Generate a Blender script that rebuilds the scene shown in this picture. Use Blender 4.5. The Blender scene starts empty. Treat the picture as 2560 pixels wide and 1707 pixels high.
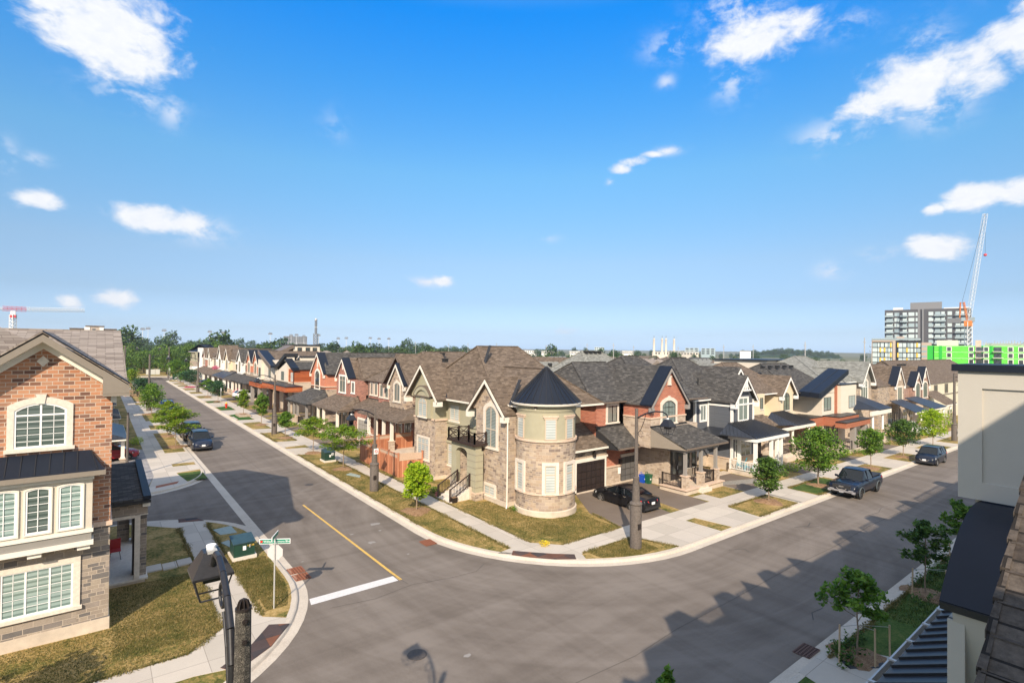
import bpy, bmesh, math, random
from mathutils import Vector, Matrix
random.seed(7)
sc = bpy.context.scene
COL = sc.collection
R_ = math.radians
# ------------------------------------------------------------------ camera
cam = bpy.data.cameras.new('camera'); co = bpy.data.objects.new('camera', cam); COL.objects.link(co)
RC = Matrix(((0.78490998, -0.01600893, -0.61940297), (-0.61952026, -0.00328050, -0.78497382), (0.01053464, 0.99986647, -0.01249276)))
co.matrix_world = Matrix.Translation((0, 0, 10.8)) @ RC.to_4x4()
cam.sensor_width = 36; cam.lens = 18.50; cam.clip_start = 0.05; cam.clip_end = 30000
sc.camera = co
# ------------------------------------------------------------------ light
SUN_EL, SUN_AZ = 34.2, 223.5
L = bpy.data.lights.new('sun', 'SUN'); L.energy = 4.5; L.angle = R_(0.55); L.color = (1.0, 0.86, 0.69)
lo = bpy.data.objects.new('sun', L); COL.objects.link(lo)
ld = Vector((0.6884, 0.7254, -math.tan(R_(SUN_EL)))).normalized()
lo.rotation_euler = ld.to_track_quat('-Z', 'Y').to_euler(); lo.location = (-40, -40, 60)
sc.view_settings.view_transform = 'Standard'; sc.view_settings.look = 'None'
sc.view_settings.exposure = 0.56; sc.view_settings.gamma = 1.0

def nd(nt, typ, ins=None, **props):
    n = nt.nodes.new(typ)
    for k, v in props.items(): setattr(n, k, v)
    for k, v in (ins or {}).items():
        s = n.inputs[k]
        if isinstance(v, bpy.types.NodeSocket): nt.links.new(v, s)
        else:
            if isinstance(v, tuple) and len(v) == 3 and s.type == 'RGBA': v = (*v, 1)
            s.default_value = v
    return n
def math_(nt, op, a, b=0.0, c=0.0, clamp=False):
    n = nd(nt, 'ShaderNodeMath', {0: a, 1: b, 2: c}, operation=op, use_clamp=clamp); return n.outputs[0]
def ramp(nt, fac, stops, interp='LINEAR'):
    n = nt.nodes.new('ShaderNodeValToRGB'); nt.links.new(fac, n.inputs[0]); cr = n.color_ramp; cr.interpolation = interp
    while len(cr.elements) < len(stops): cr.elements.new(0.5)
    for e, (p, c) in zip(cr.elements, stops): e.position = p; e.color = (*c, 1) if len(c) == 3 else c
    return n.outputs[0]
def mixc(nt, f, a, b, blend='MIX'):
    n = nt.nodes.new('ShaderNodeMix'); n.data_type = 'RGBA'; n.blend_type = blend
    for i, v in ((0, f), (6, a), (7, b)):
        if isinstance(v, bpy.types.NodeSocket): nt.links.new(v, n.inputs[i])
        else: n.inputs[i].default_value = (*v, 1) if isinstance(v, tuple) and len(v) == 3 else v
    return n.outputs[2]

# ------------------------------------------------------------------ world: sky with clouds
W = bpy.data.worlds.new('World'); sc.world = W; W.use_nodes = True
wt = W.node_tree; wt.nodes.clear()
sky = nd(wt, 'ShaderNodeTexSky', sky_type='NISHITA', sun_disc=False, sun_elevation=R_(SUN_EL), sun_rotation=R_(SUN_AZ),
         altitude=100, air_density=1.0, dust_density=0.55, ozone_density=2.2)
tc = nd(wt, 'ShaderNodeTexCoord'); sx = nd(wt, 'ShaderNodeSeparateXYZ', {0: tc.outputs['Generated']})
az = math_(wt, 'MULTIPLY', math_(wt, 'ARCTAN2', sx.outputs[0], sx.outputs[1]), 57.29578)
el = math_(wt, 'MULTIPLY', math_(wt, 'ARCSINE', sx.outputs[2]), 57.29578)
grade = ramp(wt, math_(wt, 'MULTIPLY', el, 1 / 90), [(0.0, (.66, .92, 1.6)), (.02, (.54, .68, 1.05)), (.055, (.52, .59, .75)), (.10, (.64, .71, .78)), (.20, (.57, .98, 1.08)), (.29, (.25, 1.0, 1.45)), (.365, (.02, .99, 1.80)), (.42, (1.2, 1.7, 2.0)), (.6, (2.4, 2.3, 2.1))])  # gain per elevation; steps above the frame are raised for extra fill light
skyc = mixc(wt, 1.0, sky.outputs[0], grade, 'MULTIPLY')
cv = nd(wt, 'ShaderNodeCombineXYZ', {0: math_(wt, 'MULTIPLY', az, 0.8), 1: math_(wt, 'MULTIPLY', el, 1.25), 2: 3.0})
n1 = nd(wt, 'ShaderNodeTexNoise', {'Vector': cv.outputs[0], 'Scale': 0.42, 'Detail': 9.0, 'Roughness': 0.60, 'Distortion': 0.25})
n2 = nd(wt, 'ShaderNodeTexNoise', {'Vector': cv.outputs[0], 'Scale': 0.16, 'Detail': 3.0, 'Roughness': 0.5})
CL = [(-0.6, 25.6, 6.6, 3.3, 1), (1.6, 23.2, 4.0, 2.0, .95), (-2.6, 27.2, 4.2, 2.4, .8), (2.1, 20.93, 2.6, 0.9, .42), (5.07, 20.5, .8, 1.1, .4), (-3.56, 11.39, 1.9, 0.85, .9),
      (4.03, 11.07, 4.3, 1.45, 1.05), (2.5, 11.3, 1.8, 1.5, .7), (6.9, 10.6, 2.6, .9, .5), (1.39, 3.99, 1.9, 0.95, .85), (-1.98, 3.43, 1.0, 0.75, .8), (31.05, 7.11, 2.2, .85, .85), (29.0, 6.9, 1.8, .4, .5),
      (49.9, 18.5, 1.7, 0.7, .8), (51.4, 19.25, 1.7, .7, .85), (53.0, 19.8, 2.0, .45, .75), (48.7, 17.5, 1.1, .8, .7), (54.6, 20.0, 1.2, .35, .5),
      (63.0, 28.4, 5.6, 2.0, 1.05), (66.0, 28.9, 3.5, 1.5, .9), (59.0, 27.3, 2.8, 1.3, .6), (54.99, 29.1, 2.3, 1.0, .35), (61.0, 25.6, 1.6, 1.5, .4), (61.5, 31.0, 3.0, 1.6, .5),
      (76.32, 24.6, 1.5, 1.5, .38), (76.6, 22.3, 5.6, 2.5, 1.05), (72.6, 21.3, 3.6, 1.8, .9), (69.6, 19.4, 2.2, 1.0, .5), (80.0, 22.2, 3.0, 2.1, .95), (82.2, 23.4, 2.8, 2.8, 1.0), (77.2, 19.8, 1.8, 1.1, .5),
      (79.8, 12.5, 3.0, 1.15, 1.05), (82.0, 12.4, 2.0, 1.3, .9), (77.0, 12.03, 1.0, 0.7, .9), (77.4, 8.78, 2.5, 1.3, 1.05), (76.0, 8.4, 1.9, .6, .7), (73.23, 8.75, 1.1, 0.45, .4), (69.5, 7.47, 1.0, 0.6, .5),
      (43.9, 1.8, 1.9, .8, .72), (43.6, 2.5, 1.0, .8, .6), (19.3, 21.5, 1.2, 1.3, .13), (41.6, 11.75, 1.4, .35, .2), (-5.9, 14.3, .6, 1, .4), (-4.1, 14.5, .8, .4, .3), (54.4, 26.2, .7, .5, .4), (70.5, 28, 2, 1, .25), (84, 27, 2.5, .8, .2), (-20, 24, 12, 3, .8), (120, 30, 25, 14, 1.2), (160, 30, 30, 20, 1.3), (-130, 32, 40, 24, 1.3), (-170, 25, 25, 20, 1.2), (-75, 26, 22, 14, 1.2), (0, 72, 170, 17, 1.1)]  # the widest clouds lie out of view, added to brighten the shaded areas
acc = wis = None
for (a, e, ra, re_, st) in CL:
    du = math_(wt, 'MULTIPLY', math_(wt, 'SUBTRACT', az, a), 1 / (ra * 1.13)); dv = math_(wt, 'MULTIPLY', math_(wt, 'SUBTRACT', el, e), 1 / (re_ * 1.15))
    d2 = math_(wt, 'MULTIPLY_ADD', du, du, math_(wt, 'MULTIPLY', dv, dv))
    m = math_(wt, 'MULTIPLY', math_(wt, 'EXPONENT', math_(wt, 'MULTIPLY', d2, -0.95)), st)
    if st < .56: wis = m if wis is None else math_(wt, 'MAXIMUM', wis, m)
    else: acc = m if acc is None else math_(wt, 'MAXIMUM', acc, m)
n3 = nd(wt, 'ShaderNodeTexNoise', {'Vector': cv.outputs[0], 'Scale': 1.5, 'Detail': 5.0, 'Roughness': 0.55, 'Distortion': 0.6})
nz = math_(wt, 'ADD', math_(wt, 'MULTIPLY', math_(wt, 'SUBTRACT', n1.outputs[0], 0.5), 1.7), math_(wt, 'MULTIPLY', math_(wt, 'SUBTRACT', n2.outputs[0], 0.5), 0.5))
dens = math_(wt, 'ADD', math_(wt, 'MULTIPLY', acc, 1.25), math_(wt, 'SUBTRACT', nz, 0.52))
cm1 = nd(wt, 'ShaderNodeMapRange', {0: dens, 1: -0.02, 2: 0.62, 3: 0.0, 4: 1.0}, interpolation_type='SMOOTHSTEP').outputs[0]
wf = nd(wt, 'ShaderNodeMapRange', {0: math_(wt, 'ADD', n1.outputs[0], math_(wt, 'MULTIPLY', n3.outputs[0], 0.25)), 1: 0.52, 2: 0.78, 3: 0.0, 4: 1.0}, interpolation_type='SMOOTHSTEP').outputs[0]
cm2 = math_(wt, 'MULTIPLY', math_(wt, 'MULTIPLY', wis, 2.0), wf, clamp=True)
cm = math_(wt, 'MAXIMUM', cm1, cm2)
sh = math_(wt, 'ADD', math_(wt, 'MULTIPLY', n3.outputs[0], 0.6), math_(wt, 'MULTIPLY', cm1, 0.45))
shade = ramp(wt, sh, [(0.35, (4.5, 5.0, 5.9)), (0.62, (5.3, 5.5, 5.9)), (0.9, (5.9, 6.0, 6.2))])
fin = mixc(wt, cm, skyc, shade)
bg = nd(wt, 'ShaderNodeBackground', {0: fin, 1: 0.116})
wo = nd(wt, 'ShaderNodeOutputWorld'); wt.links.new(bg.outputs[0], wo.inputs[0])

# ------------------------------------------------------------------ mesh kit
def gz(x, y):
    r = math.hypot(x, y); w = 1.0 / (1.0 + max(0.0, r - 300.0) / 260.0)
    return (-0.01059 * x + 0.00656 * y) * w
class MB:
    def __init__(s): s.v = []; s.f = []
    def poly(s, pts):
        b = len(s.v); s.v += [tuple(p) for p in pts]; s.f.append(tuple(range(b, b + len(pts)))); return s
    def hexa(s, p):  # 8 pts bottom 4, top 4
        b = len(s.v); s.v += [tuple(q) for q in p]
        for f in ((3, 2, 1, 0), (4, 5, 6, 7), (0, 1, 5, 4), (1, 2, 6, 5), (2, 3, 7, 6), (3, 0, 4, 7)): s.f.append(tuple(b + i for i in f))
        return s
    def box(s, x0, x1, y0, y1, z0, z1):
        return s.hexa([(x0, y0, z0), (x1, y0, z0), (x1, y1, z0), (x0, y1, z0), (x0, y0, z1), (x1, y0, z1), (x1, y1, z1), (x0, y1, z1)])
    def slab(s, pts, d):  # extrude polygon by vector d
        d = Vector(d); n = len(pts); b = len(s.v); s.v += [tuple(p) for p in pts] + [tuple(Vector(p) + d) for p in pts]
        s.f.append(tuple(range(b, b + n))); s.f.append(tuple(range(b + 2 * n - 1, b + n - 1, -1)))
        for i in range(n): j = (i + 1) % n; s.f.append((b + i, b + j, b + n + j, b + n + i))
        return s
    def tube(s, p, q, r, r2=None, n=8, caps=True):
        p = Vector(p); q = Vector(q); r2 = r if r2 is None else r2; d = q - p
        if d.length < 1e-6: return s
        a = d.orthogonal().normalized(); c = d.normalized().cross(a); b = len(s.v)
        for o, rr in ((p, r), (q, r2)):
            for i in range(n): t = 2 * math.pi * i / n; s.v.append(tuple(o + (a * math.cos(t) + c * math.sin(t)) * rr))
        for i in range(n): j = (i + 1) % n; s.f.append((b + i, b + j, b + n + j, b + n + i))
        if caps: s.f.append(tuple(range(b + n - 1, b - 1, -1))); s.f.append(tuple(range(b + n, b + 2 * n)))
        return s
    def path(s, pts, r, n=8, r2=None):
        r2 = r if r2 is None else r2; m = len(pts) - 1
        for i in range(m): s.tube(pts[i], pts[i + 1], r + (r2 - r) * i / m, r + (r2 - r) * (i + 1) / m, n)
        return s
    def lathe(s, prof, cx, cy, n=24, a0=0, a1=360, cz=0):
        full = abs(a1 - a0) >= 360; k = n if full else n + 1; b = len(s.v)
        for (r, z) in prof:
            for i in range(k): t = R_(a0 + (a1 - a0) * i / n); s.v.append((cx + r * math.cos(t), cy + r * math.sin(t), z + cz))
        for i in range(len(prof) - 1):
            for j in range(n):
                j2 = (j + 1) % k; s.f.append((b + i * k + j, b + i * k + j2, b + (i + 1) * k + j2, b + (i + 1) * k + j))
        return s
    def bar(s, p, q, w, h):  # rectangular bar, w horizontal, h vertical (centred)
        p = Vector(p); q = Vector(q); d = (q - p).normalized(); a = d.cross(Vector((0, 0, 1)))
        if a.length < 1e-4: a = Vector((1, 0, 0))
        a.normalize(); u = a.cross(d).normalized(); a *= w / 2; u *= h / 2
        return s.hexa([p - a - u, p + a - u, q + a - u, q - a - u, p - a + u, p + a + u, q + a + u, q - a + u])
    def xf(s, f): s.v = [tuple(f(*p)) for p in s.v]; return s
    def build(s, name, mat, parent=None, smooth=None, uv=True, recalc=True):
        me = bpy.data.meshes.new(name); me.from_pydata(s.v, [], s.f)
        if recalc:
            bm = bmesh.new(); bm.from_mesh(me); bmesh.ops.recalc_face_normals(bm, faces=bm.faces); bm.to_mesh(me); bm.free()
        if uv and len(me.polygons):
            ul = me.uv_layers.new(name='UVMap'); data = ul.data; vs = me.vertices
            for p in me.polygons:
                n = p.normal
                if abs(n.z) > 0.985: U = Vector((1, 0, 0)); V = Vector((0, 1, 0))
                else:
                    U = Vector((-n.y, n.x, 0)).normalized(); V = n.cross(U)
                    if V.z < 0: V = -V
                for li in p.loop_indices:
                    c = vs[me.loops[li].vertex_index].co; data[li].uv = (c.dot(U), c.dot(V))
        if smooth is not None:
            for p in me.polygons: p.use_smooth = True
            me.set_sharp_from_angle(angle=R_(smooth))
        me.materials.append(mat); o = bpy.data.objects.new(name, me); COL.objects.link(o)
        if parent is not None:
            o.parent = parent
            if parent.get('_abs'): o.location = -Vector(parent['_abs']); o['_abs'] = (0.0, 0.0, 0.0)
        return o
def tag(o, label=None, cat=None, group=None, kind=None):
    if label: o['label'] = label
    if cat: o['category'] = cat
    if group: o['group'] = group
    if kind: o['kind'] = kind
    return o
def root(name, loc, label=None, cat=None, group=None, rz=0.0, absolute=False):
    o = bpy.data.objects.new(name, None); COL.objects.link(o); o.empty_display_size = 0.3
    o.location = loc; o.rotation_euler = (0, 0, rz)
    if absolute: o['_abs'] = tuple(float(c) for c in loc)
    return tag(o, label, cat, group)
def copy_tree(o, parent=None):
    c = o.copy(); COL.objects.link(c)
    if parent is not None: c.parent = parent; c.matrix_parent_inverse = o.matrix_parent_inverse.copy()
    for ch in list(o.children): copy_tree(ch, c)
    return c

# ------------------------------------------------------------------ materials
def mat(name, col=(0.5, 0.5, 0.5), rough=0.7, metal=0.0, spec=0.5, coat=0.0, noise=0.0, nscale=6.0, bump=0.0, bscale=30.0):
    m = bpy.data.materials.new(name); m.use_nodes = True; nt = m.node_tree; b = nt.nodes['Principled BSDF']
    b.inputs['Base Color'].default_value = (*col, 1); b.inputs['Roughness'].default_value = rough; b.inputs['Metallic'].default_value = metal
    b.inputs['Specular IOR Level'].default_value = spec; b.inputs['Coat Weight'].default_value = coat; b.inputs['Coat Roughness'].default_value = 0.04
    if noise or bump:
        t = nd(nt, 'ShaderNodeTexCoord')
    if noise:
        n = nd(nt, 'ShaderNodeTexNoise', {'Vector': t.outputs['Object'], 'Scale': nscale, 'Detail': 5.0, 'Roughness': 0.65})
        lo_ = tuple(c * (1 - noise) for c in col); hi = tuple(min(1, c * (1 + noise)) for c in col)
        nt.links.new(ramp(nt, n.outputs[0], [(0.3, lo_), (0.7, hi)]), b.inputs['Base Color'])
    if bump:
        n = nd(nt, 'ShaderNodeTexNoise', {'Vector': t.outputs['Object'], 'Scale': bscale, 'Detail': 3.0})
        bp = nd(nt, 'ShaderNodeBump', {'Strength': bump, 'Distance': 0.02, 'Height': n.outputs[0]}); nt.links.new(bp.outputs[0], b.inputs['Normal'])
    return m
def mat_brick(name, stops, mortar, w, h, ms=0.008, rough=0.9, wear=0.2, bump=0.5, off=0.5, squash=1.0, sf=2, big=None, warp=0.0):
    m = bpy.data.materials.new(name); m.use_nodes = True; nt = m.node_tree; b = nt.nodes['Principled BSDF']
    b.inputs['Roughness'].default_value = rough; b.inputs['Specular IOR Level'].default_value = 0.25
    uv = nd(nt, 'ShaderNodeUVMap').outputs[0]; vec = uv
    if warp:
        nw = nd(nt, 'ShaderNodeTexNoise', {'Vector': uv, 'Scale': 2.3, 'Detail': 1.0})
        vec = nd(nt, 'ShaderNodeVectorMath', {0: uv, 1: nd(nt, 'ShaderNodeVectorMath', {0: nw.outputs[1], 3: warp}, operation='SCALE').outputs[0]}, operation='ADD').outputs[0]
    def bt(w, h, off, sq, sf, ms):
        n = nd(nt, 'ShaderNodeTexBrick', {'Vector': vec, 'Color1': (0, 0, 0), 'Color2': (1, 1, 1), 'Mortar': (0.5, 0.5, 0.5), 'Scale': 1.0, 'Mortar Size': ms, 'Mortar Smooth': 0.15, 'Bias': 0.0, 'Brick Width': w, 'Row Height': h})
        n.offset = off; n.squash = sq; n.squash_frequency = sf; n.offset_frequency = 2
        return n
    A = bt(w, h, off, squash, sf, ms); col, fac = A.outputs[0], A.outputs[1]
    if big:
        B = bt(big[0], big[1], 0.37, 0.7, 3, ms); S = bt(big[2], big[3], 0.5, 1, 2, 0.0)
        sel = math_(nt, 'GREATER_THAN', S.outputs[0], 0.5)
        col = mixc(nt, sel, A.outputs[0], B.outputs[0]); fac = math_(nt, 'ADD', math_(nt, 'MULTIPLY', A.outputs[1], math_(nt, 'SUBTRACT', 1.0, sel)), math_(nt, 'MULTIPLY', B.outputs[1], sel))
    c = ramp(nt, col, stops)
    n = nd(nt, 'ShaderNodeTexNoise', {'Vector': uv, 'Scale': 1.1, 'Detail': 6.0, 'Roughness': 0.7})
    n3 = nd(nt, 'ShaderNodeTexNoise', {'Vector': uv, 'Scale': 28.0, 'Detail': 4.0, 'Roughness': 0.7})
    f = math_(nt, 'ADD', math_(nt, 'MULTIPLY', n.outputs[0], 0.5), math_(nt, 'MULTIPLY', n3.outputs[0], 0.5))
    g = ramp(nt, f, [(0.3, (1 - wear,) * 3), (0.7, (1 + wear * 0.6,) * 3)])
    c = mixc(nt, 1.0, c, g, 'MULTIPLY'); c = mixc(nt, fac, c, mortar)
    nt.links.new(c, b.inputs['Base Color'])
    hgt = math_(nt, 'ADD', math_(nt, 'MULTIPLY', fac, -1.0), math_(nt, 'MULTIPLY', n3.outputs[0], 0.5))
    bp = nd(nt, 'ShaderNodeBump', {'Strength': bump, 'Distance': 0.012, 'Height': hgt}); nt.links.new(bp.outputs[0], b.inputs['Normal'])
    return m
def stops(*cs): n = len(cs); return [((i + 0.5) / n, c) for i, c in enumerate(cs)]
class M: pass
M.brick_left = mat_brick('orange_brick', stops((0.17, 0.085, 0.06), (0.42, 0.20, 0.11), (0.50, 0.245, 0.14), (0.44, 0.19, 0.10), (0.53, 0.285, 0.165), (0.23, 0.125, 0.09)), (0.50, 0.41, 0.33), 0.30, 0.135, 0.012)
M.brick_red = mat_brick('red_brick', stops((0.33, 0.09, 0.055), (0.42, 0.13, 0.075), (0.47, 0.15, 0.085), (0.36, 0.10, 0.06)), (0.52, 0.34, 0.25), 0.26, 0.105, 0.011)
M.brick_rust = mat_brick('rust_brick', stops((0.20, 0.075, 0.055), (0.36, 0.13, 0.09), (0.42, 0.17, 0.12), (0.26, 0.09, 0.065)), (0.46, 0.34, 0.28), 0.26, 0.105, 0.011)
M.brick_orange = mat_brick('bright_brick', stops((0.50, 0.15, 0.08), (0.56, 0.18, 0.10), (0.52, 0.17, 0.09)), (0.6, 0.36, 0.26), 0.26, 0.105, 0.011)
M.brick_brown = mat_brick('brown_brick', stops((0.22, 0.13, 0.10), (0.33, 0.19, 0.14), (0.38, 0.22, 0.17)), (0.42, 0.33, 0.28), 0.26, 0.105, 0.011)
M.stone = mat_brick('grey_pink_stone', stops((0.23, 0.18, 0.15), (0.46, 0.36, 0.26), (0.40, 0.30, 0.22), (0.31, 0.25, 0.21), (0.52, 0.42, 0.31), (0.40, 0.32, 0.26)), (0.52, 0.43, 0.33), 0.40, 0.20, 0.010, big=(0.30, 0.1333, 0.8, 0.4), warp=0.02, wear=0.3, bump=0.7)
M.stone_grey = mat_brick('grey_ledge_stone', stops((0.17, 0.155, 0.145), (0.31, 0.255, 0.205), (0.41, 0.34, 0.265), (0.23, 0.20, 0.18), (0.36, 0.30, 0.245)), (0.48, 0.40, 0.32), 0.52, 0.20, 0.011, big=(0.34, 0.1333, 0.8, 0.4), warp=0.03, wear=0.35, bump=0.9)
M.stone_tan = mat_brick('tan_stone', stops((0.40, 0.31, 0.23), (0.52, 0.42, 0.32), (0.44, 0.36, 0.29), (0.56, 0.46, 0.36), (0.36, 0.28, 0.22)), (0.54, 0.45, 0.36), 0.46, 0.21, 0.010, big=(0.34, 0.14, 0.84, 0.42), warp=0.02, wear=0.25, bump=0.6)
M.stone_dark = mat_brick('brown_field_stone', stops((0.22, 0.18, 0.15), (0.38, 0.29, 0.21), (0.46, 0.36, 0.26), (0.30, 0.25, 0.22)), (0.50, 0.42, 0.33), 0.50, 0.20, 0.012, big=(0.36, 0.1333, 0.8, 0.4), warp=0.03, wear=0.3, bump=0.7)
M.block_tan = mat_brick('cream_limestone', stops((0.52, 0.42, 0.32), (0.60, 0.50, 0.39), (0.56, 0.46, 0.36)), (0.48, 0.40, 0.31), 0.55, 0.20, 0.008, wear=0.2)
M.pavers = mat_brick('driveway_pavers', stops((0.25, 0.24, 0.24), (0.36, 0.34, 0.33), (0.30, 0.28, 0.28)), (0.2, 0.19, 0.18), 0.45, 0.3, 0.01)
M.sh_brown = mat_brick('brown_shingles', stops((0.105, 0.078, 0.056), (0.17, 0.128, 0.094), (0.135, 0.10, 0.074), (0.205, 0.158, 0.118)), (0.085, 0.064, 0.048), 0.34, 0.145, 0.010, wear=0.36, bump=0.5)
M.sh_taupe = mat_brick('taupe_shingles', stops((0.20, 0.165, 0.14), (0.31, 0.265, 0.225), (0.26, 0.22, 0.185), (0.34, 0.29, 0.25)), (0.15, 0.12, 0.10), 0.62, 0.17, 0.013, wear=0.22, bump=0.5)
M.sh_dark = mat_brick('charcoal_shingles', stops((0.050, 0.047, 0.044), (0.085, 0.080, 0.074), (0.066, 0.062, 0.058), (0.12, 0.112, 0.102)), (0.040, 0.038, 0.036), 0.34, 0.145, 0.012, wear=0.28, bump=0.5)
M.sh_grey = mat_brick('green_grey_shingles', stops((0.17, 0.17, 0.15), (0.25, 0.25, 0.225), (0.21, 0.21, 0.19), (0.30, 0.30, 0.27)), (0.13, 0.13, 0.12), 0.34, 0.145, 0.012, wear=0.28, bump=0.5)
M.sh_near = mat_brick('mansard_shingles', stops((0.075, 0.060, 0.050), (0.12, 0.098, 0.080), (0.095, 0.078, 0.064)), (0.02, 0.017, 0.015), 0.92, 0.166, 0.006, wear=0.75, bump=0.8)
M.wood = mat_brick('cedar_cladding', stops((0.36, 0.09, 0.03), (0.46, 0.13, 0.045), (0.30, 0.07, 0.025), (0.50, 0.15, 0.055)), (0.10, 0.03, 0.015), 7.0, 0.17, 0.006, rough=0.55, wear=0.35, bump=0.3)
M.wood_red = mat_brick('rosewood_panels', stops((0.36, 0.13, 0.07), (0.42, 0.16, 0.09), (0.38, 0.14, 0.08)), (0.26, 0.09, 0.05), 6.0, 0.085, 0.004, rough=0.6, wear=0.2, bump=0.2)
M.siding_grey = mat_brick('slate_blue_siding', stops((0.105, 0.115, 0.135), (0.115, 0.125, 0.145)), (0.055, 0.06, 0.07), 9.0, 0.16, 0.008, rough=0.6, wear=0.06, bump=0.5)
M.siding_cream = mat_brick('cream_siding', stops((0.62, 0.58, 0.44), (0.66, 0.62, 0.48)), (0.42, 0.39, 0.30), 0.45, 0.17, 0.007, rough=0.7, wear=0.06, bump=0.4)
M.panel = mat_brick('cream_panel', stops((0.66, 0.59, 0.49), (0.68, 0.61, 0.51)), (0.50, 0.44, 0.36), 2.4, 1.55, 0.008, rough=0.75, wear=0.05, bump=0.2, off=0.0)
M.stucco_green = mat('olive_stucco', (0.36, 0.335, 0.235), 0.9, noise=0.05, nscale=2, bump=0.25, bscale=60)
M.stucco_cream = mat('cream_stucco', (0.66, 0.56, 0.40), 0.9, noise=0.04, nscale=2, bump=0.2, bscale=60)
M.stucco_taupe = mat('taupe_stucco', (0.55, 0.50, 0.41), 0.9, noise=0.04, nscale=2)
M.stucco_grey = mat('grey_stucco', (0.25, 0.235, 0.21), 0.9, noise=0.04, nscale=2)
M.trim_white = mat('white_trim', (0.80, 0.78, 0.74), 0.55, noise=0.04, nscale=4)
M.trim_cream = mat('cream_trim', (0.74, 0.69, 0.60), 0.6, noise=0.05, nscale=4)
M.sill = mat('precast_stone', (0.66, 0.59, 0.50), 0.85, noise=0.12, nscale=9)
M.sill_pink = mat('pink_precast', (0.60, 0.45, 0.34), 0.9, noise=0.15, nscale=9)
M.trim_taupe = mat('taupe_trim', (0.23, 0.195, 0.155), 0.6, noise=0.05, nscale=4)
M.trim_brown = mat('brown_trim', (0.155, 0.12, 0.095), 0.55, noise=0.08, nscale=4)
M.trim_black = mat('black_trim', (0.018, 0.018, 0.02), 0.45, noise=0.2, nscale=8)
M.navy = mat('navy_metal', (0.010, 0.014, 0.024), 0.5, 0.0, 0.28, noise=0.15, nscale=1.2)
M.iron = mat('black_iron', (0.022, 0.016, 0.014), 0.5)
M.brown_iron = mat('brown_iron', (0.035, 0.020, 0.016), 0.5)
M.found = mat('poured_concrete', (0.56, 0.47, 0.37), 0.9, noise=0.18, nscale=1.3, bump=0.2, bscale=20)
M.col_grey = mat('grey_column', (0.27, 0.25, 0.23), 0.7, noise=0.04, nscale=3)
M.door_black = mat('black_door', (0.02, 0.02, 0.024), 0.35)
M.gar_brown = mat_brick('brown_garage_panel', stops((0.030, 0.021, 0.019), (0.036, 0.025, 0.022)), (0.015, 0.011, 0.010), 0.52, 0.52, 0.03, rough=0.5, wear=0.08, bump=0.6, off=0.0)
M.gar_grey = mat_brick('grey_garage_panel', stops((0.11, 0.105, 0.10), (0.13, 0.125, 0.12)), (0.055, 0.052, 0.05), 0.62, 0.52, 0.03, rough=0.5, wear=0.08, bump=0.6, off=0.0)
M.gar_light = mat_brick('taupe_garage_panel', stops((0.30, 0.28, 0.25), (0.33, 0.31, 0.28)), (0.17, 0.16, 0.14), 0.62, 0.52, 0.03, rough=0.5, wear=0.06, bump=0.6, off=0.0)
M.vent = mat('black_vent', (0.02, 0.02, 0.02), 0.6)
M.winframe = mat('tan_frame', (0.52, 0.42, 0.32), 0.5)
M.framewhite = mat('white_frame', (0.82, 0.82, 0.80), 0.4)
M.framedark = mat('dark_frame', (0.025, 0.023, 0.022), 0.4)
M.dark_in = mat('dark_interior', (0.012, 0.012, 0.012), 0.9)
def mat_pane(name, kind):
    m = bpy.data.materials.new(name); m.use_nodes = True; nt = m.node_tree; b = nt.nodes['Principled BSDF']
    b.inputs['Roughness'].default_value = 0.35; b.inputs['Coat Weight'].default_value = 1.0; b.inputs['Coat Roughness'].default_value = 0.03; b.inputs['Coat IOR'].default_value = 1.7
    uv = nd(nt, 'ShaderNodeUVMap').outputs[0]; s = nd(nt, 'ShaderNodeSeparateXYZ', {0: uv})
    n = nd(nt, 'ShaderNodeTexNoise', {'Vector': uv, 'Scale': 1.3, 'Detail': 2.0})
    if kind == 'blind':
        w = math_(nt, 'PINGPONG', math_(nt, 'MULTIPLY', s.outputs[1], 1.0), 0.085)
        st = math_(nt, 'GREATER_THAN', w, 0.03)
        c = mixc(nt, st, (0.40, 0.45, 0.43), (0.60, 0.64, 0.62))
    elif kind in ('teal', 'teald'):
        w = math_(nt, 'PINGPONG', math_(nt, 'MULTIPLY', s.outputs[1], 1.0), 0.085)
        st = math_(nt, 'GREATER_THAN', w, 0.035); k_ = 1.0 if kind == 'teal' else .32
        c = mixc(nt, st, (.17 * k_, .25 * k_, .23 * k_), (.36 * k_, .47 * k_, .44 * k_))
    elif kind == 'shutter':
        w = math_(nt, 'PINGPONG', math_(nt, 'MULTIPLY', s.outputs[1], 1.0), 0.05)
        st = math_(nt, 'GREATER_THAN', w, 0.018)
        c = mixc(nt, st, (0.05, 0.06, 0.06), (0.34, 0.40, 0.38))
    elif kind == 'curtain':
        w = nd(nt, 'ShaderNodeTexWave', {'Vector': uv, 'Scale': 2.2, 'Distortion': 1.5, 'Detail': 1.0}, bands_direction='X')
        c = ramp(nt, w.outputs[0], [(0.25, (0.03, 0.035, 0.035)), (0.6, (0.33, 0.35, 0.31))])
    else:
        c = ramp(nt, n.outputs[0], [(0.35, (0.012, 0.016, 0.018)), (0.7, (0.06, 0.075, 0.075))])
    if kind != 'dark':
        c = mixc(nt, math_(nt, 'MULTIPLY', n.outputs[0], 0.35), c, (0.08, 0.10, 0.10))
    nt.links.new(c, b.inputs['Base Color']); return m
M.p_blind = mat_pane('pane_with_blind', 'blind'); M.p_shut = mat_pane('pane_with_shutter', 'shutter')
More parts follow.
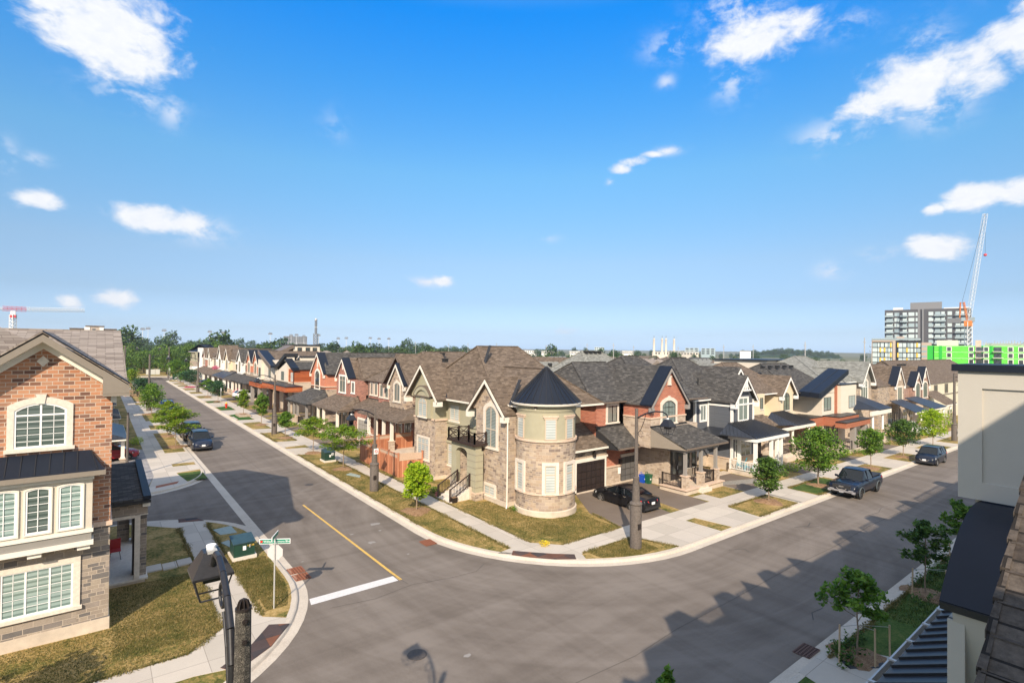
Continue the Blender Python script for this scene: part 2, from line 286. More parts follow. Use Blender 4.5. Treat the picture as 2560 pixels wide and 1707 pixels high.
M.p_teal = mat_pane('teal_blind_pane', 'teal'); M.p_teald = mat_pane('dark_teal_pane', 'teald'); M.p_curt = mat_pane('pane_with_curtain', 'curtain'); M.p_dark = mat_pane('dark_pane', 'dark')
def mat_seam(name, col, pitch=0.42):
    m = mat(name, col, 0.4, 0.0, 0.5); nt = m.node_tree; b = nt.nodes['Principled BSDF']
    s = nd(nt, 'ShaderNodeSeparateXYZ', {0: nd(nt, 'ShaderNodeUVMap').outputs[0]})
    w = math_(nt, 'PINGPONG', s.outputs[0], pitch / 2); e = math_(nt, 'LESS_THAN', w, 0.022)
    n = nd(nt, 'ShaderNodeTexNoise', {'Vector': nd(nt, 'ShaderNodeUVMap').outputs[0], 'Scale': 1.5, 'Detail': 4.0})
    c = mixc(nt, e, ramp(nt, n.outputs[0], [(0.3, tuple(c * 0.8 for c in col)), (0.7, tuple(c * 1.25 for c in col))]), tuple(c * 0.45 for c in col)); nt.links.new(c, b.inputs['Base Color'])
    bp = nd(nt, 'ShaderNodeBump', {'Strength': 0.9, 'Distance': 0.03, 'Height': e}); nt.links.new(bp.outputs[0], b.inputs['Normal']); return m
M.seam = mat_seam('standing_seam_metal', (0.020, 0.024, 0.034), 0.30)
def mat_ground(name, stops_, scale=1.0, rough=0.95, fine=40.0, bump=0.3, mixf=0.5, detail=6.0, streak=False):
    m = bpy.data.materials.new(name); m.use_nodes = True; nt = m.node_tree; b = nt.nodes['Principled BSDF']; b.inputs['Roughness'].default_value = rough; b.inputs['Specular IOR Level'].default_value = 0.2
    uv = nd(nt, 'ShaderNodeTexCoord').outputs['Object']
    a = nd(nt, 'ShaderNodeTexNoise', {'Vector': uv, 'Scale': scale, 'Detail': detail, 'Roughness': 0.62, 'Distortion': 0.3}); c = nd(nt, 'ShaderNodeTexNoise', {'Vector': uv, 'Scale': fine, 'Detail': 3.0, 'Roughness': 0.7})
    f = math_(nt, 'ADD', math_(nt, 'MULTIPLY', a.outputs[0], 1 - mixf), math_(nt, 'MULTIPLY', c.outputs[0], mixf))
    if streak:
        cc = nd(nt, 'ShaderNodeVectorMath', {0: uv, 1: (25.65, 27.45, 0)}, operation='SUBTRACT').outputs[0]; sp = nd(nt, 'ShaderNodeSeparateXYZ', {0: cc}); ln = nd(nt, 'ShaderNodeVectorMath', {0: cc}, operation='LENGTH').outputs[1]
        pv = nd(nt, 'ShaderNodeCombineXYZ', {0: math_(nt, 'MULTIPLY', ln, 1.2), 1: math_(nt, 'MULTIPLY', math_(nt, 'ARCTAN2', sp.outputs[1], sp.outputs[0]), .5), 2: 0.0}).outputs[0]
        for sc3 in ((1.1, .03, 1), (.03, 1.1, 1), None):
            q = nd(nt, 'ShaderNodeVectorMath', {0: uv, 1: sc3}, operation='MULTIPLY').outputs[0] if sc3 else pv
            w = nd(nt, 'ShaderNodeTexNoise', {'Vector': q, 'Scale': .8, 'Detail': 4.0, 'Roughness': .6, 'Distortion': .6})
            f = math_(nt, 'ADD', f, math_(nt, 'MULTIPLY', math_(nt, 'SUBTRACT', w.outputs[0], .5), .5))
    nt.links.new(ramp(nt, f, stops_), b.inputs['Base Color'])
    bp = nd(nt, 'ShaderNodeBump', {'Strength': bump, 'Distance': 0.03, 'Height': c.outputs[0]}); nt.links.new(bp.outputs[0], b.inputs['Normal']); return m
M.grass = mat_ground('dry_lawn_grass', [(0.37, (0.050, 0.062, 0.015)), (0.445, (0.15, 0.135, 0.035)), (0.51, (0.28, 0.195, 0.065)), (0.61, (0.43, 0.30, 0.125))], 0.55, fine=7.0, bump=0.9, mixf=0.42)
M.grass_green = mat_ground('green_lawn_grass', [(0.36, (0.02, 0.045, 0.008)), (0.5, (0.06, 0.105, 0.02)), (0.64, (0.14, 0.15, 0.045))], 1.1, fine=12.0, bump=0.9, mixf=0.42)
M.turf = mat_ground('artificial_turf', [(0.35, (0.02, 0.07, 0.01)), (0.65, (0.05, 0.13, 0.02))], 2.0, fine=30, bump=0.5)
M.land = mat_ground('distant_land', [(0.35, (0.05, 0.075, 0.03)), (0.5, (0.14, 0.14, 0.07)), (0.68, (0.36, 0.30, 0.19))], 0.012, fine=0.4, bump=0.0, mixf=0.25)
M.asphalt = mat_ground('road_asphalt', streak=True, stops_= [(0.34, (0.135, 0.112, 0.093)), (0.5, (0.172, 0.145, 0.122)), (0.66, (0.212, 0.181, 0.154))], scale=0.14, fine=35.0, bump=0.35, mixf=0.45, detail=8)
M.asphalt_d = mat_ground('driveway_asphalt', [(0.34, (0.145, 0.112, 0.088)), (0.66, (0.205, 0.165, 0.132))], 0.5, fine=35.0, bump=0.35, mixf=0.5)
M.concrete = mat_brick('pavement_concrete', stops((0.46, 0.41, 0.345), (0.51, 0.455, 0.385), (0.54, 0.48, 0.405), (0.49, 0.435, 0.37)), (0.30, 0.26, 0.22), 1.55, 1.55, 0.012, wear=0.10, bump=0.15, off=0.0)
M.kerb = mat_ground('kerb_concrete', [(0.35, (0.44, 0.38, 0.31)), (0.65, (0.60, 0.53, 0.44))], 0.6, fine=14.0, bump=0.3)
M.mulch = mat_ground('wood_mulch', [(0.35, (0.12, 0.06, 0.035)), (0.5, (0.30, 0.18, 0.10)), (0.66, (0.48, 0.33, 0.20))], 5.0, fine=35.0, bump=1.0, mixf=0.6)
M.gravel = mat_ground('grey_gravel', [(0.35, (0.16, 0.15, 0.13)), (0.65, (0.42, 0.38, 0.33))], 6.0, fine=45.0, bump=1.0, mixf=0.7)
M.rust = mat_brick('rusty_tactile_plate', stops((0.085, 0.06, 0.055), (0.22, 0.09, 0.05), (0.14, 0.07, 0.05), (0.06, 0.05, 0.05)), (0.05, 0.03, 0.025), 0.62, 0.62, 0.004, rough=0.8, wear=0.5, bump=0.4, off=0.0)
M.rust_grate = mat('rusty_grate', (0.28, 0.10, 0.05), 0.85, noise=0.35, nscale=25)
M.pole = mat_ground('aggregate_pole', [(0.38, (0.022, 0.020, 0.018)), (0.52, (0.085, 0.076, 0.064)), (0.62, (0.26, 0.23, 0.19))], 14, fine=90.0, bump=0.6, mixf=0.7)
M.pole_plain = mat('weathered_pole', (0.12, 0.10, 0.085), 0.85, noise=0.35, nscale=12, bump=0.3, bscale=60)
M.lampblack = mat('lantern_black', (0.018, 0.017, 0.019), 0.4, noise=0.3, nscale=20)
M.galv = mat('galvanised_steel', (0.50, 0.49, 0.47), 0.5, 0.3, noise=0.08, nscale=8)
M.fence = mat_brick('cedar_fence_boards', stops((0.42, 0.16, 0.08), (0.50, 0.21, 0.11), (0.36, 0.13, 0.065), (0.54, 0.25, 0.14)), (0.14, 0.05, 0.03), 0.14, 3.0, 0.006, rough=0.8, wear=0.3, bump=0.5, off=0.0)
M.fence_top = mat('cedar_lattice', (0.46, 0.33, 0.24), 0.9, noise=0.25, nscale=30)
M.fence_post = mat('cedar_post', (0.46, 0.19, 0.10), 0.8, noise=0.25, nscale=10)
M.xfgreen = mat('transformer_green', (0.012, 0.045, 0.028), 0.45, noise=0.15, nscale=4)
M.xflid = mat('transformer_lid', (0.030, 0.060, 0.065), 0.4, noise=0.2, nscale=4)
M.white = mat('flat_white', (0.82, 0.82, 0.80), 0.6)
M.yellow = mat('yellow_paint', (0.75, 0.46, 0.06), 0.7)
M.roadyellow = mat('yellow_road_paint', (0.60, 0.38, 0.09), 0.8, noise=0.25, nscale=12)
M.roadwhite = mat('white_road_paint', (0.62, 0.60, 0.58), 0.8, noise=0.12, nscale=12)
M.sign_green = mat('street_sign_green', (0.0, 0.20, 0.125), 0.4)
M.sign_red = mat('sign_red', (0.72, 0.01, 0.01), 0.5)
M.sign_back = mat('bare_aluminium', (0.58, 0.56, 0.55), 0.5, 0.2)
M.lidgrey = mat('grey_green_lid', (0.30, 0.36, 0.33), 0.8, noise=0.12, nscale=6)
# ------------------------------------------------------------------ ground and roads
def structure(o): o['kind'] = 'structure'; return o
def gsheet(name, polys, z, mat, thick=0.0, parent=None, sub=0):
    mb = MB()
    for p in polys:
        pts = [(x, y, gz(x, y) + z) for x, y in p]
        if thick: mb.slab(pts, (0, 0, -thick))
        else: mb.poly(pts)
    return mb.build(name, mat, parent)
def rect(x0, x1, y0, y1): return [(x0, y0), (x1, y0), (x1, y1), (x0, y1)]
def arc(cx, cy, r, a0, a1, n=12): return [(cx + r * math.cos(R_(a0 + (a1 - a0) * i / n)), cy + r * math.sin(R_(a0 + (a1 - a0) * i / n))) for i in range(n + 1)]
# terrain: radial grid out to the horizon
g = MB(); rings = [0, 30, 60, 100, 150, 230, 320, 450, 650, 900, 1300, 2000, 3500, 7000, 14000]; NA = 64
for i, r in enumerate(rings):
    for k in range(NA):
        t = 2 * math.pi * k / NA; x, y = r * math.cos(t), r * math.sin(t)
        g.v.append((x, y, gz(x, y) - 0.06 - max(0, r - 900) * 0.0012))
for i in range(len(rings) - 1):
    for k in range(NA):
        a, b = i * NA + k, i * NA + (k + 1) % NA
        g.f.append((a, b, b + NA, a + NA))
structure(g.build('ground', M.land))
# asphalt
def strip_sub(x0, x1, y0, y1, nx, ny):
    return [rect(x0 + (x1 - x0) * i / nx, x0 + (x1 - x0) * (i + 1) / nx, y0 + (y1 - y0) * j / ny, y0 + (y1 - y0) * (j + 1) / ny) for i in range(nx) for j in range(ny)]
road = strip_sub(-80, 260, 8.2, 27.5, 12, 1) + strip_sub(7.3, 15.0, 27.5, 190, 1, 8) + strip_sub(-60, 7.3, 30, 53, 4, 1) + strip_sub(-80, 120, 174, 187, 6, 1)
structure(gsheet('road_asphalt', road, 0.0, M.asphalt))
# block edges: asphalt edge lines, walked with the block on the left or right hand
def sweep(name, path, prof, matl, close=False):
    mb = MB(); n = len(path); k = len(prof); base = []
    for i, (x, y) in enumerate(path):
        a = path[max(i - 1, 0)]; b = path[min(i + 1, n - 1)]; dx, dy = b[0] - a[0], b[1] - a[1]; l = math.hypot(dx, dy); nx, ny = -dy / l, dx / l
        for o, z in prof: px, py = x + nx * o, y + ny * o; mb.v.append((px, py, gz(px, py) + z))
    for i in range(n - 1):
        for j in range(k - 1): a = i * k + j; mb.f.append((a, a + 1, a + k + 1, a + k))
    return structure(mb.build(name, matl))
def offset(path, o):
    r = []; n = len(path)
    for i, (x, y) in enumerate(path):
        a = path[max(i - 1, 0)]; b = path[min(i + 1, n - 1)]; dx, dy = b[0] - a[0], b[1] - a[1]; l = math.hypot(dx, dy); r.append((x - dy / l * o, y + dx / l * o))
    return r
KP = [(0.0, -0.02), (0.0, 0.006), (0.36, 0.012), (0.41, 0.10), (0.46, 0.125), (0.66, 0.135), (0.66, -0.02)]
def lin(a, b, n): return [(a[0] + (b[0] - a[0]) * i / n, a[1] + (b[1] - a[1]) * i / n) for i in range(n)]
NE = lin((260, 16.45), (25.65, 16.45), 14) + arc(25.65, 27.45, 11, 270, 180, 16) + lin((14.65, 27.6), (14.65, 168), 12) + [(14.65, 168)] + arc(20.65, 168, 6, 180, 90, 8)[1:] + lin((22, 174), (120, 174), 4) + [(120, 174)]
NE = [(x, y) for x, y in NE][::-1]   # block lies to the left when walking this way
NWA = lin((-80, 16.5), (-1.4, 16.5), 5) + arc(-1.4, 25.5, 9, -90, 0, 16) + lin((7.6, 25.6), (7.6, 31.5), 2) + arc(0.6, 31.5, 7, 0, 90, 12) + lin((0.5, 38.5), (-60, 38.5), 4) + [(-60, 38.5)]
NWB = lin((-60, 44), (1.1, 44), 4) + arc(1.1, 50.5, 6.5, -90, 0, 10) + lin((7.6, 50.6), (7.6, 168), 8) + [(7.6, 168)] + arc(1.6, 168, 6, 0, 90, 8)[1:] + lin((1, 174), (-80, 174), 4) + [(-80, 174)]
SO = (lin((-80, 8.4), (260, 8.4), 20) + [(260, 8.4)])[::-1]
FAR = lin((-80, 187), (120, 187), 8) + [(120, 187)]
for nm, p in (('kerb_northeast', NE[::-1]), ('kerb_northwest', NWA), ('kerb_west', NWB), ('kerb_south', SO), ('kerb_far', FAR)):
    s = sweep(nm, p if nm not in ('kerb_northeast',) else NE[::-1], KP if nm != 'kerb_northeast' else [(-o, z) for o, z in KP], M.kerb)
structure(gsheet('side_street_gutter', [rect(7.08, 7.6, 31.2, 35), rect(7.08, 7.6, 35, 51)], 0.016, M.kerb))
# block surfaces (lawn level 0.13)
ZL = 0.125
ne_b = offset(NE[::-1], -0.62)
def block(name, pth, extra, mt):
    poly = pth + extra
    mb = MB(); pts = [Vector((x, y, 0)) for x, y in poly]
    from mathutils.geometry import tessellate_polygon
    mb.v = [(x, y, gz(x, y) + ZL) for x, y in poly]; mb.f = [tuple(t) for t in tessellate_polygon([pts])]
    bm = MB(); bm.v = mb.v; bm.f = mb.f
    return structure(bm.build(name, mt))
block('lawn_northeast', ne_b, [(120, 130), (260, 60)], M.grass)
block('lawn_northwest', offset(NWA, 0.62), [(-80, 38)], M.grass)
block('lawn_west', offset(NWB, 0.62), [(-80, 100)], M.grass)
block('lawn_south', offset(SO, 0.62), [(-80, -40), (260, -40)], M.grass_green)
block('lawn_far', offset(FAR, 0.62), [(120, 260), (-80, 260)], M.grass)
# pavements
ped = [rect(17.5, 19.0, 22.2 + i * 15, 22.2 + (i + 1) * 15) for i in range(10)]
ped += [rect(20.2 + i * 20, 20.2 + (i + 1) * 20, 19.5, 21.0) for i in range(12)]
cb = arc(25.65, 27.45, 10.32, 236, 211, 8)
ped += [[(17.5, 22.2), (16.6, 22.05)] + cb[::-1] + [(20.2, 19.5), (20.2, 20.95), (19.0, 22.2)]]
ped += [rect(3.85, 5.25, 22.2, 35.4), rect(-80, -40, 19.5, 21.0), rect(-40, 2.6, 19.5, 21.0)]
cb2 = arc(-1.4, 25.5, 8.4, -49, -28, 8)
ped += [[(2.6, 21.0), (2.6, 19.5)] + cb2 + [(5.25, 22.2), (3.85, 22.2)]]
cb3 = arc(0.6, 31.5, 6.4, 44, 82, 8)
ped += [[(3.85, 35.4), (5.25, 35.4)] + cb3]
ped += [rect(3.7, 5.25, 50 + i * 12, 62 + i * 12) for i in range(10)]
ped += [[(3.7, 50), (2.9, 44.8)] + arc(1.1, 50.5, 5.9, -62, -40, 4) + [(5.25, 50)]]
ped += [[(18.8, 8.0), (21.4, 8.0), (23.2, 5.2), (18.0, 5.2)]]
ped += [rect(-60, 100, 191, 192.5)]
# entry walks
ped += [[(19.0, 31.0), (20.6, 31.0), (20.6, 32.9), (19.0, 32.9)], rect(34.9, 36.3, 21, 22.4)]
structure(gsheet('pavement', ped, 0.135, M.concrete, 0.05))
# driveway aprons across the boulevards
apr = [(52.7, 55.9), (57.3, 60.4), (67.6, 70.6), (77.2, 79.9), (81.3, 84.0), (86.6, 92.5), (98.2, 104.5), (108.8, 113.9), (119.5, 124.5), (129.7, 133.9), (139.2, 145.5), (149.9, 153.5), (158.3, 164.4)]
pa = [[(15.25, a - .25), (17.5, a + .1), (17.5, b - .1), (15.25, b + .25)] for a, b in apr]
pa += [[(25.35, 17.02), (29.7, 17.02), (29.6, 19.5), (24.3, 19.5)], [(31.0, 17.02), (34.4, 17.02), (34.7, 19.5), (30.6, 19.5)], [(40.1, 17.02), (43.5, 17.02), (43.7, 19.5), (40.3, 19.5)],
       rect(50.6, 55.8, 17.02, 19.5), rect(60.5, 65.7, 17.02, 19.5), rect(71.2, 76.5, 17.02, 19.5), rect(81.6, 85.2, 17.02, 19.5), rect(93, 98, 17.02, 19.5)]
pa += [[(5.25, 50.4), (7.0, 50.9), (7.0, 53.0), (5.25, 53.0)], rect(5.25, 7.0, 54.2, 59.7), rect(5.25, 7.0, 73, 76.2), rect(5.25, 7.0, 80.2, 84.5), rect(5.25, 7, 93, 97.5), rect(5.25, 7, 98.2, 106.4), rect(5.25, 7, 110, 112)]
structure(gsheet('driveway_aprons', pa, 0.139, M.concrete, 0.05))
dr = [[(25.1, 21.0), (30.2, 21.0), (31.5, 27.7), (28.0, 27.7), (25.6, 24.0)], [(31.3, 21.0), (34.6, 21.0), (35.8, 28.1), (32.4, 28.1)], rect(40.0, 44.6, 21.0, 30), rect(50.3, 54.6, 21, 30), rect(60.3, 64.0, 21, 28), rect(71.0, 76.5, 21, 28), rect(80.5, 84.5, 21, 28), rect(92, 97, 21, 28)]
dr += [rect(19.0, 27, a + .2, b - .2) for a, b in apr]
structure(gsheet('driveway_asphalt', dr, 0.132, M.asphalt_d, 0.05))
structure(gsheet('driveway_pavers', [[(-6, 44.8), (2.8, 44.8), (3.7, 50), (3.7, 63), (-6, 63)]], 0.133, M.pavers, 0.04))
structure(gsheet('gravel_strip', [[(44.65, 21.0), (44.65, 22.6), (39.95, 24), (39.85, 21.05), (40.0, 21.05), (40.1, 23)], [(40.25, 17.05), (40.55, 17.05), (40.75, 19.5), (40.45, 19.5)]], 0.146, M.gravel, 0.03))
structure(gsheet('green_boulevard', [rect(15.5, 17.4, 92.6, 98.0), rect(15.5, 17.4, 80.1, 81.2), rect(15.45, 17.4, 84.1, 86.4), rect(15.5, 17.4, 104.6, 108.6), rect(5.3, 7.0, 47.2, 50.2), rect(43.9, 50.0, 17.2, 19.4)], 0.130, M.grass_green))
structure(gsheet('artificial_lawn', [[(15.6, 92.7), (17.45, 94.2), (17.45, 98.8), (15.6, 97.4)], [(15.6, 80.0), (17.45, 81.4), (17.45, 87.6), (15.6, 86.5)]], 0.142, M.turf))
# road paint and slab joints
structure(gsheet('yellow_centre_line', [[(11.16, 22.35), (11.30, 22.35), (11.12, 36.5), (11.0, 36.5)]], 0.006, M.roadyellow))
structure(gsheet('stop_line', [[(7.15, 22.32), (11.1, 22.35), (11.1, 22.92), (7.25, 22.88)]], 0.006, M.roadwhite))
jt = MB()
def joint(pts, w=0.018):
    for a, b in zip(pts[:-1], pts[1:]):
        dx, dy = b[0] - a[0], b[1] - a[1]; l = math.hypot(dx, dy); nx, ny = -dy / l * w, dx / l * w
        jt.poly([(p[0] + s * nx, p[1] + s * ny, gz(*p) + 0.007) for p, s in ((a, -1), (b, -1), (b, 1), (a, 1))])
M.tar = mat('road_crack_tar', (0.07, 0.063, 0.058), 0.9)
M.wear = mat('pale_road_scuff', (0.27, 0.25, 0.23), 0.95)
joint([(7.7, 21.6), (9.5, 21.3), (11.4, 21.6), (13.2, 21.2), (14.6, 21.1), (15.4, 21.6)], .012)
joint([(22, 12.2), (28, 12.3), (33, 12.15), (39, 12.3), (46, 12.1), (60, 12.2)], .012)
joint([(11.1, 36.5), (11.1, 60), (11.05, 90), (11.1, 150)], .012)
joint([(15.2, 12.0), (18, 12.2), (22, 12.2)], .01); joint([(11.1, 23.5), (11.3, 21.8)], .012); joint([(9.0, 12.1), (12, 12.2), (15.2, 12.0)], .01); joint([(41, 13.2), (43, 13.0), (44.5, 13.3), (46, 13.1)], .015); joint([(27.5, 15.4), (28.4, 15.0), (28.2, 14.6)], .02); joint([(7.65, 28.0), (9.2, 27.8), (10.9, 28.1)], .008); joint([(14.6, 40), (12, 40.3), (11.1, 40.1)], .008)
joint([(23.2, 9.3), (23.8, 9.6), (24.6, 9.5)], .02); joint([(34.6, 15.0), (35.6, 14.6), (36.4, 14.8)], .03); joint([(35.0, 14.6), (36.2, 14.2)], .02)
structure(jt.build('road_cracks', M.tar))
sc_ = MB()
for (x, y, r) in ((12.0, 27.5, .18), (11.6, 29.3, .10), (13.4, 30.2, .22), (13.2, 29.0, .08), (12.9, 24.9, .06), (10.4, 15.5, .10), (8.2, 27.0, .05)):
    sc_.poly([(x + r * (1 + .35 * random.uniform(-1, 1)) * 1.4 * math.cos(t * .7), y + r * (1 + .4 * random.uniform(-1, 1)) * math.sin(t * .7), gz(x, y) + 0.008) for t in range(9)])
structure(sc_.build('road_scuffs', M.wear))
# tactile plates and gutter grates
def gthing(name, poly, z, m, th, label, cat, group=None):
    o = gsheet(name, [poly], z, m, th); return tag(o, label, cat, group)
tp1 = [(17.05, 21.45), (17.45, 21.85), (18.2, 21.05), (18.95, 20.3), (19.8, 19.62), (19.42, 19.12), (18.5, 19.75), (17.65, 20.65)]
gthing('tactile_plate', tp1, 0.147, M.rust, .02, 'curved rusty tactile plate set in the pavement corner below the turret house', 'tactile plate')
gthing('tactile_plate', [(3.35, 19.5), (3.72, 18.95), (5.0, 19.85), (5.95, 21.05), (5.3, 21.42), (4.5, 20.4)], 0.147, M.rust, .02, 'rusty tactile plate beside the near lamp post at the kerb', 'tactile plate')
gthing('tactile_plate', [(3.95, 36.5), (5.2, 36.1), (4.9, 36.95), (4.0, 37.2)], 0.147, M.rust, .02, 'dark tactile plate where the left pavement meets the side street', 'tactile plate')
gthing('tactile_plate', [(3.5, 45.9), (4.9, 46.6), (5.1, 47.3), (3.6, 46.6)], 0.147, M.rust_grate, .02, 'brown tactile plate on the far side of the side street', 'tactile plate')
gthing('tactile_plate', [(20.4, 7.0), (21.6, 6.2), (22.0, 6.8), (20.8, 7.6)], 0.147, mat('dark_plate', (0.05, 0.05, 0.055), 0.8), .02, 'dark tactile plate at the bottom edge by the metal roof', 'tactile plate')
def grate(x0, x1, y0, y1, nx, ny, label, mt):
    mb = MB(); z = gz(x0, y0) + .018
    for i in range(nx + 1): x = x0 + (x1 - x0) * i / nx; mb.box(x - .02, x + .02, y0, y1, z, z + .015)
    for i in range(ny + 1): y = y0 + (y1 - y0) * i / ny; mb.box(x0, x1, y - .02, y + .02, z, z + .013)
    r = tag(mb.build('storm_drain', mt), label, 'drain'); b = MB().poly([(x0, y0, z - .008), (x1, y0, z - .008), (x1, y1, z - .008), (x0, y1, z - .008)]).build('drain_pit', M.dark_in, r)
grate(7.3, 7.95, 24.9, 25.6, 5, 6, 'rusty storm drain in the gutter by the stop sign, nearer of the pair', M.rust_grate)
grate(7.3, 7.95, 25.75, 26.45, 5, 6, 'rusty storm drain in the gutter by the stop sign, farther of the pair', M.rust_grate)
grate(14.2, 14.85, 25.3, 26.1, 5, 6, 'orange storm drain in the gutter of the turret house corner', M.rust_grate)
grate(20.1, 21.0, 8.2, 8.75, 8, 5, 'brown iron storm drain by the staked sapling', mat('brown_grate', (0.12, 0.065, 0.05), .8))
# mulch heaps
def mound(x, y, r, h, label, m=None, name='mulch_bed', cat='mulch'):
    mb = MB(); n = 18; rg = [(1.0, -0.01), (.8, .35), (.5, .8), (.2, 1.0)]; ph = random.random() * 6
    for rr, hh in rg:
        for i in range(n):
            t = 2 * math.pi * i / n; q = rr * r * (1 + .16 * math.sin(3 * t + ph) + .1 * math.sin(7 * t + ph * 2) * rr); px, py = x + q * math.cos(t), y + q * math.sin(t); mb.v.append((px, py, gz(px, py) + ZL + hh * h * random.uniform(.85, 1.1)))
    for a in range(3):
        for i in range(n): j = (i + 1) % n; mb.f.append((a * n + i, a * n + j, (a + 1) * n + j, (a + 1) * n + i))
    mb.f.append(tuple(range(3 * n, 4 * n)))
    o = mb.build(name, m or M.mulch); return tag(o, label, cat, kind='stuff' if cat == 'mulch' else None)

def manhole(x, y, r_, label):
    m_ = mat('manhole_iron', (.07, .058, .05), .7, noise=.3, nscale=12) if 'manhole_iron' not in bpy.data.materials else bpy.data.materials['manhole_iron']
    b = MB(); b.lathe([(0, .012), (r_, .012), (r_, 0)], 0, 0, 24); o = b.build('manhole_cover', m_); o.location = (x, y, gz(x, y)); tag(o, label, 'manhole')
manhole(13.0, 41.5, .32, 'round iron manhole cover in the left street lane beside the fence'); manhole(9.0, 16.6, .34, 'round iron manhole cover in the crossing near the bottom edge')
# ------------------------------------------------------------------ house kit.  F(face,pos)(u, w, z): w runs inward from the wall plane
def F(face, pos):
    if face == 'W': return lambda u, w, z: (pos + w, u, z)
    if face == 'E': return lambda u, w, z: (pos - w, u, z)
    if face == 'S': return lambda u, w, z: (u, pos + w, z)
    return lambda u, w, z: (u, pos - w, z)
def fbox(mb, f, u0, u1, w0, w1, z0, z1):
    return mb.hexa([f(u0, w0, z0), f(u1, w0, z0), f(u1, w1, z0), f(u0, w1, z0), f(u0, w0, z1), f(u1, w0, z1), f(u1, w1, z1), f(u0, w1, z1)])
def fslab(mb, f, uz, w0, w1):  # polygon in (u,z) extruded from w0 to w1
    a = [f(u, w0, z) for u, z in uz]; b = Vector(f(0, w1, 0)) - Vector(f(0, w0, 0)); return mb.slab(a, b)
def outline(u0, u1, z0, z1, rise=0.0, n=8):
    p = [(u0, z0), (u1, z0), (u1, z1)]
    if rise:
        c = (u0 + u1) / 2; h = (u1 - u0) / 2; R = (h * h + rise * rise) / (2 * rise); t0 = math.asin(min(1, h / R))
        for i in range(1, n): t = t0 - 2 * t0 * i / n; p.append((c + R * math.sin(t), z1 + R * math.cos(t) - (R - rise)))
    p.append((u0, z1)); return p
def ring(mb, f, A, B, w0, w1):  # frame between outlines A (outer) and B (inner)
    n = len(A); b = len(mb.v)
    for w in (w0, w1):
        for P in (A, B): mb.v += [f(u, w, z) for u, z in P]
    for i in range(n):
        j = (i + 1) % n; o0, i0, o1, i1 = b, b + n, b + 2 * n, b + 3 * n
        mb.f += [(o0 + i, o0 + j, i0 + j, i0 + i), (o1 + i, i1 + i, i1 + j, o1 + j), (o0 + i, o1 + i, o1 + j, o0 + j), (i0 + i, i0 + j, i1 + j, i1 + i)]
def window(rt, face, pos, u0, u1, z0, z1, rise=0.0, sur=None, sw=0.17, sill=True, key=False, fr=None, pane=None, nx=2, nz=1, tr=None, name='window'):
    f = F(face, pos); fr = fr or M.winframe; pane = pane or M.p_blind; fw = 0.055
    mb = MB(); A = outline(u0, u1, z0, z1, rise); B = outline(u0 + fw, u1 - fw, z0 + fw, z1 - fw * .6, rise * .9); ring(mb, f, A, B, -0.035, 0.01)
    for i in range(1, nx): u = u0 + (u1 - u0) * i / nx; fbox(mb, f, u - .028, u + .028, -.03, .0, z0 + fw, z1 + rise * .85 - .02)
    if tr: fbox(mb, f, u0 + fw, u1 - fw, -.031, .0, tr - .03, tr + .03)
    w = mb.build(name, fr, rt)
    g = MB(); g.poly([f(u, -0.012, z) for u, z in B]); p = g.build('pane', pane, w)
    if nz > 1 or nx == 1 and nz:
        m = MB(); k = 0
        zz = tr or z1
        for i in range(1, nz): z = z0 + (zz - z0) * i / nz; fbox(m, f, u0 + fw, u1 - fw, -.02, -.013, z - .009, z + .009); k = 1
        if nz > 1:
            for i in range(nx):
                a = u0 + (u1 - u0) * (i + .5) / nx; fbox(m, f, a - .009, a + .009, -.02, -.013, z0 + fw, z1 + rise * .6)
        if k: m.build('glazing_bar', fr, w)
    if sur:
        s = MB(); A2 = outline(u0 - sw, u1 + sw, z0 - (.02 if sill else sw), z1 + sw, rise * 1.1); ring(s, f, A2, outline(u0, u1, z0, z1, rise), -0.055, 0.01)
        if key: c = (u0 + u1) / 2; fslab(s, f, [(c - .09, z1 + rise - .02), (c + .09, z1 + rise - .02), (c + .14, z1 + rise + sw + .13), (c - .14, z1 + rise + sw + .13)], -.085, .01)
        if sill: fbox(s, f, u0 - sw - .06, u1 + sw + .06, -.11, .01, z0 - .14, z0 - .02)
        s.build('surround', sur, w)
    elif sill:
        s = MB(); fbox(s, f, u0 - .08, u1 + .08, -.09, .01, z0 - .10, z0); s.build('sill', M.trim_cream, w)
    return w
def wall(rt, m, *boxes, name='wall', label=None):
    mb = MB()
    for b in boxes: mb.box(*b)
    o = mb.build(name, m, rt)
    if label: o['label'] = label
    return o
